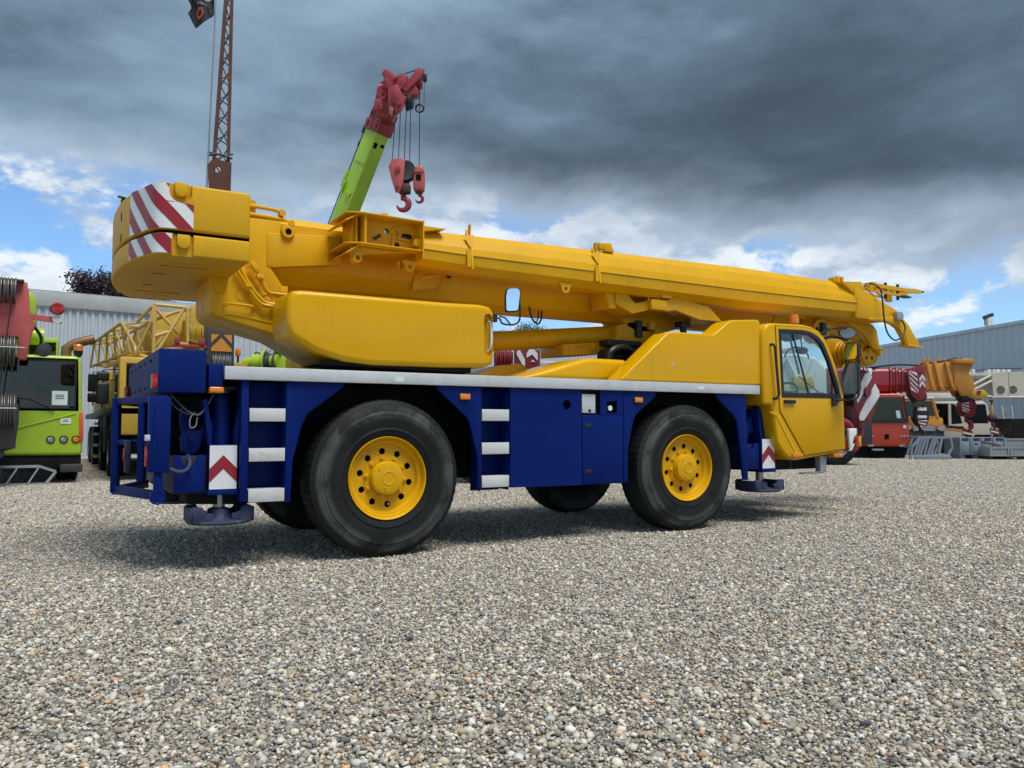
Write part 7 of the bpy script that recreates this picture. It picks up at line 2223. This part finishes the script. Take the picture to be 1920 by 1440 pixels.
MB().cyl((A.x(1153), 0.8, 0.4), (A.x(1153), 0.8, A.z(590)), 0.07, 10).build('exhaust_stack', M['darkgrey'], DR)

# ------------------------------------------------------------------ stores in front of the right hand machines
A = At(1743, 27.2)
RK = thing('steel_rack', 'grey steel rack with slanted uprights leaning on the gravel', 'rack', A.base(), -YAW)
for y in (0.0, 0.9):
    for a, b in (((1704, 862), (1708, 838)), ((1708, 838), (1724, 820)), ((1724, 820), (1780, 820)), ((1780, 820), (1783, 838)), ((1783, 838), (1772, 858)), ((1722, 855), (1733, 822)), ((1736, 855), (1748, 822)), ((1742, 855), (1753, 822)), ((1756, 855), (1764, 822))):
        MB().bar((A.x(a[0]), y, A.z(a[1])), (A.x(b[0]), y, A.z(b[1])), 0.06, 0.075).build('rack_bar', M['greyblue'], RK)
MB().prism(A.p([(1709, 862), (1781, 860), (1776, 852), (1712, 853)]), 'y', -0.08, -0.02).build('base_plate', M['greyblue'], RK, bevel=0.01)
for px, py in ((1708, 838), (1724, 820), (1780, 820)):
    MB().bar((A.x(px), 0.04, A.z(py)), (A.x(px), 0.86, A.z(py)), 0.05, 0.05).build('cross_bar', M['greyblue'], RK)

A = At(1838, 27.6)
CB = thing('pallet_box', 'grey blue plastic pallet box with moulded panels on the gravel', 'pallet box', A.base(), -YAW)
x0, x1, z0, z1 = A.x(1797), A.x(1882), 0.14, A.z(820)
sh = MB().box(x0, x1, 0.0, 1.0, z0, z1).build('shell', M['greyblue'], CB, bevel=0.02)
cut(sh, MB().box(x0 + 0.05, x1 - 0.05, 0.05, 0.95, z0 + 0.05, z1 + 0.2))
w = (x1 - x0) / 4
for k in range(4):
    MB().box(x0 + k * w + 0.06, x0 + (k + 1) * w - 0.06, -0.015, -0.001, z0 + 0.08, z1 - 0.16).build('panel', M['greyblue'], CB, bevel=0.006)
    MB().box(x0 + k * w + 0.08, x0 + (k + 1) * w - 0.08, -0.010, -0.001, z1 - 0.11, z1 - 0.02).build('grip_slot', M['darkgrey'], CB)
for k in range(5):
    MB().box(x0 + k * w - 0.025 + (0.025 if k == 0 else 0) - (0.025 if k == 4 else 0), x0 + k * w + 0.025 + (0.025 if k == 0 else 0) - (0.025 if k == 4 else 0), -0.03, -0.001, z0, z1).build('rib', M['greyblue'], CB, bevel=0.005)
MB().box(x0 + 1.3 * w, x0 + 1.6 * w, -0.02, -0.0155, z0 + 0.36, z0 + 0.40).build('label_slot', M['hole'], CB)
for k in (0.3, 1.5, 2.5, 3.7):
    MB().box(x0 + k * w - 0.08, x0 + k * w + 0.08, 0.05, 0.95, -0.005, z0).build('foot', M['greyblue'], CB)


def metal_bin(label, pxs, pys, d, depth, mat):
    A = At((pxs[0] + pxs[1]) / 2, d)
    t = thing('metal_bin', label, 'metal bin', A.base(), -YAW, 'metal bins by the right edge')
    x0, x1, z0, z1 = A.x(pxs[0]), A.x(pxs[1]), max(A.z(pys[1]), 0.12), A.z(pys[0])
    s = MB().box(x0, x1, 0, depth, z0, z1).build('shell', M[mat], t, bevel=0.01)
    cut(s, MB().box(x0 + 0.02, x1 - 0.02, 0.02, depth - 0.02, z0 + 0.03, z1 + 0.2))
    MB().box(x0 - 0.02, x1 + 0.02, -0.03, -0.001, z1 - 0.05, z1).build('rim_bar', M['galv'], t)
    MB().box(x0 - 0.02, x1 + 0.02, -0.03, -0.001, z0, z0 + 0.04).build('base_bar', M['galv'], t)
    for x in (x0, x1 - 0.05):
        MB().box(x, x + 0.05, -0.028, -0.001, z0 + 0.045, z1 - 0.055).build('corner_post', M['galv'], t)
        MB().box(x + 0.01, x + 0.11, 0.05, depth - 0.05, -0.005, z0).build('foot', M['darkgrey'], t)
    return t


metal_bin('weathered steel bin with a timber offcut lying across its rim', (1853, 1889), (838, 857), 27.0, 0.9, 'galv')
metal_bin('weathered steel bin cut off by the right edge of the photo', (1891, 1935), (838, 857), 27.0, 0.9, 'galv')
metal_bin('pale mesh sided steel bin standing behind the front bins', (1882, 1922), (822, 842), 28.4, 0.9, 'galv')
A = At(1868, 27.0)
tb = thing('timber_offcut', 'short reddish brown timber lying across a steel bin', 'timber', A.base() + Vector((0, 0, 0)), -YAW)
MB().bar((A.x(1853), 0.35, A.z(829)), (A.x(1886), 0.40, A.z(838) + 0.035), 0.12, 0.06).build('plank', M['timber'], tb, bevel=0.006)

A = At(1900, 30.5)
LD = thing('steel_ladder', 'upright grey steel ladder against the blue grey hall', 'ladder', A.base(), -YAW)
for a, b in (((1888, 858), (1893, 760)), ((1908, 858), (1911, 760))):
    MB().bar((A.x(a[0]), 0, max(A.z(a[1]), 0)), (A.x(b[0]), 0.5, A.z(b[1])), 0.05, 0.05).build('stile', M['galv'], LD)
for k in range(7):
    f = 0.06 + k * 0.145
    MB().bar((A.x(1888 + 5 * f), 0.5 * f, A.z(858) * (1 - f) + A.z(760) * f), (A.x(1908 + 3 * f), 0.5 * f, A.z(858) * (1 - f) + A.z(760) * f), 0.03, 0.04).build('rung', M['galv'], LD)
A = At(1888, 29.6)
FRK = thing('frame_stack', 'stack of galvanised ladder frames leaning behind the pallet box', 'frame stack', A.base(), -YAW)
for y, o_ in ((0.0, 0), (0.18, 7), (0.36, 14)):
    for px in (1874, 1886, 1896):
        MB().bar((A.x(px + o_), y, 0.05), (A.x(px + o_ + 4), y + 0.2, A.z(795 - o_ * 0.3)), 0.035, 0.035).build('stile', M['galv'], FRK)
    for py in (800, 810, 820, 832):
        MB().bar((A.x(1875 + o_), y + 0.02, A.z(py)), (A.x(1898 + o_), y + 0.1, A.z(py - 2)), 0.03, 0.03).build('rung', M['galv'], FRK)
A = At(1915, 28.8)
HP_ = thing('hopper', 'black tapered hopper above the bins at the right edge', 'hopper', A.base(), -YAW)
MB().loft([[(A.x(1910), 0.3, A.z(822)), (A.x(1940), 0.3, A.z(822)), (A.x(1940), 0.9, A.z(822)), (A.x(1910), 0.9, A.z(822))],
           [(A.x(1894), 0.0, A.z(785)), (A.x(1955), 0.0, A.z(785)), (A.x(1955), 1.2, A.z(785)), (A.x(1894), 1.2, A.z(785))]]).build('bowl', M['black'], HP_, bevel=0.01)
for px in (1913, 1937):
    MB().box(A.x(px) - 0.03, A.x(px) + 0.03, 0.5, 0.56, 0.0, A.z(821)).build('leg', M['darkgrey'], HP_)
A = At(1858, 70.0)
TP = thing('far_crane_tip', 'small grey crane tip poking above the hall roof on the right', 'crane tip', A.base(), -YAW)
MB().bar((A.x(1866), 0, 3.0), (A.x(1859), 0, A.z(597)), 0.45, 0.5).build('post', M['offwhite'], TP)
MB().bar((A.x(1850), 0, A.z(595)), (A.x(1866), 0, A.z(589)), 0.4, 0.3).build('head_bar', M['darkgrey'], TP)
for px in (1851, 1855):
    MB().cyl((A.x(px), 0, A.z(595)), (A.x(px), 0, A.z(609)), 0.04, 6).build('rope', M['rope'], TP)
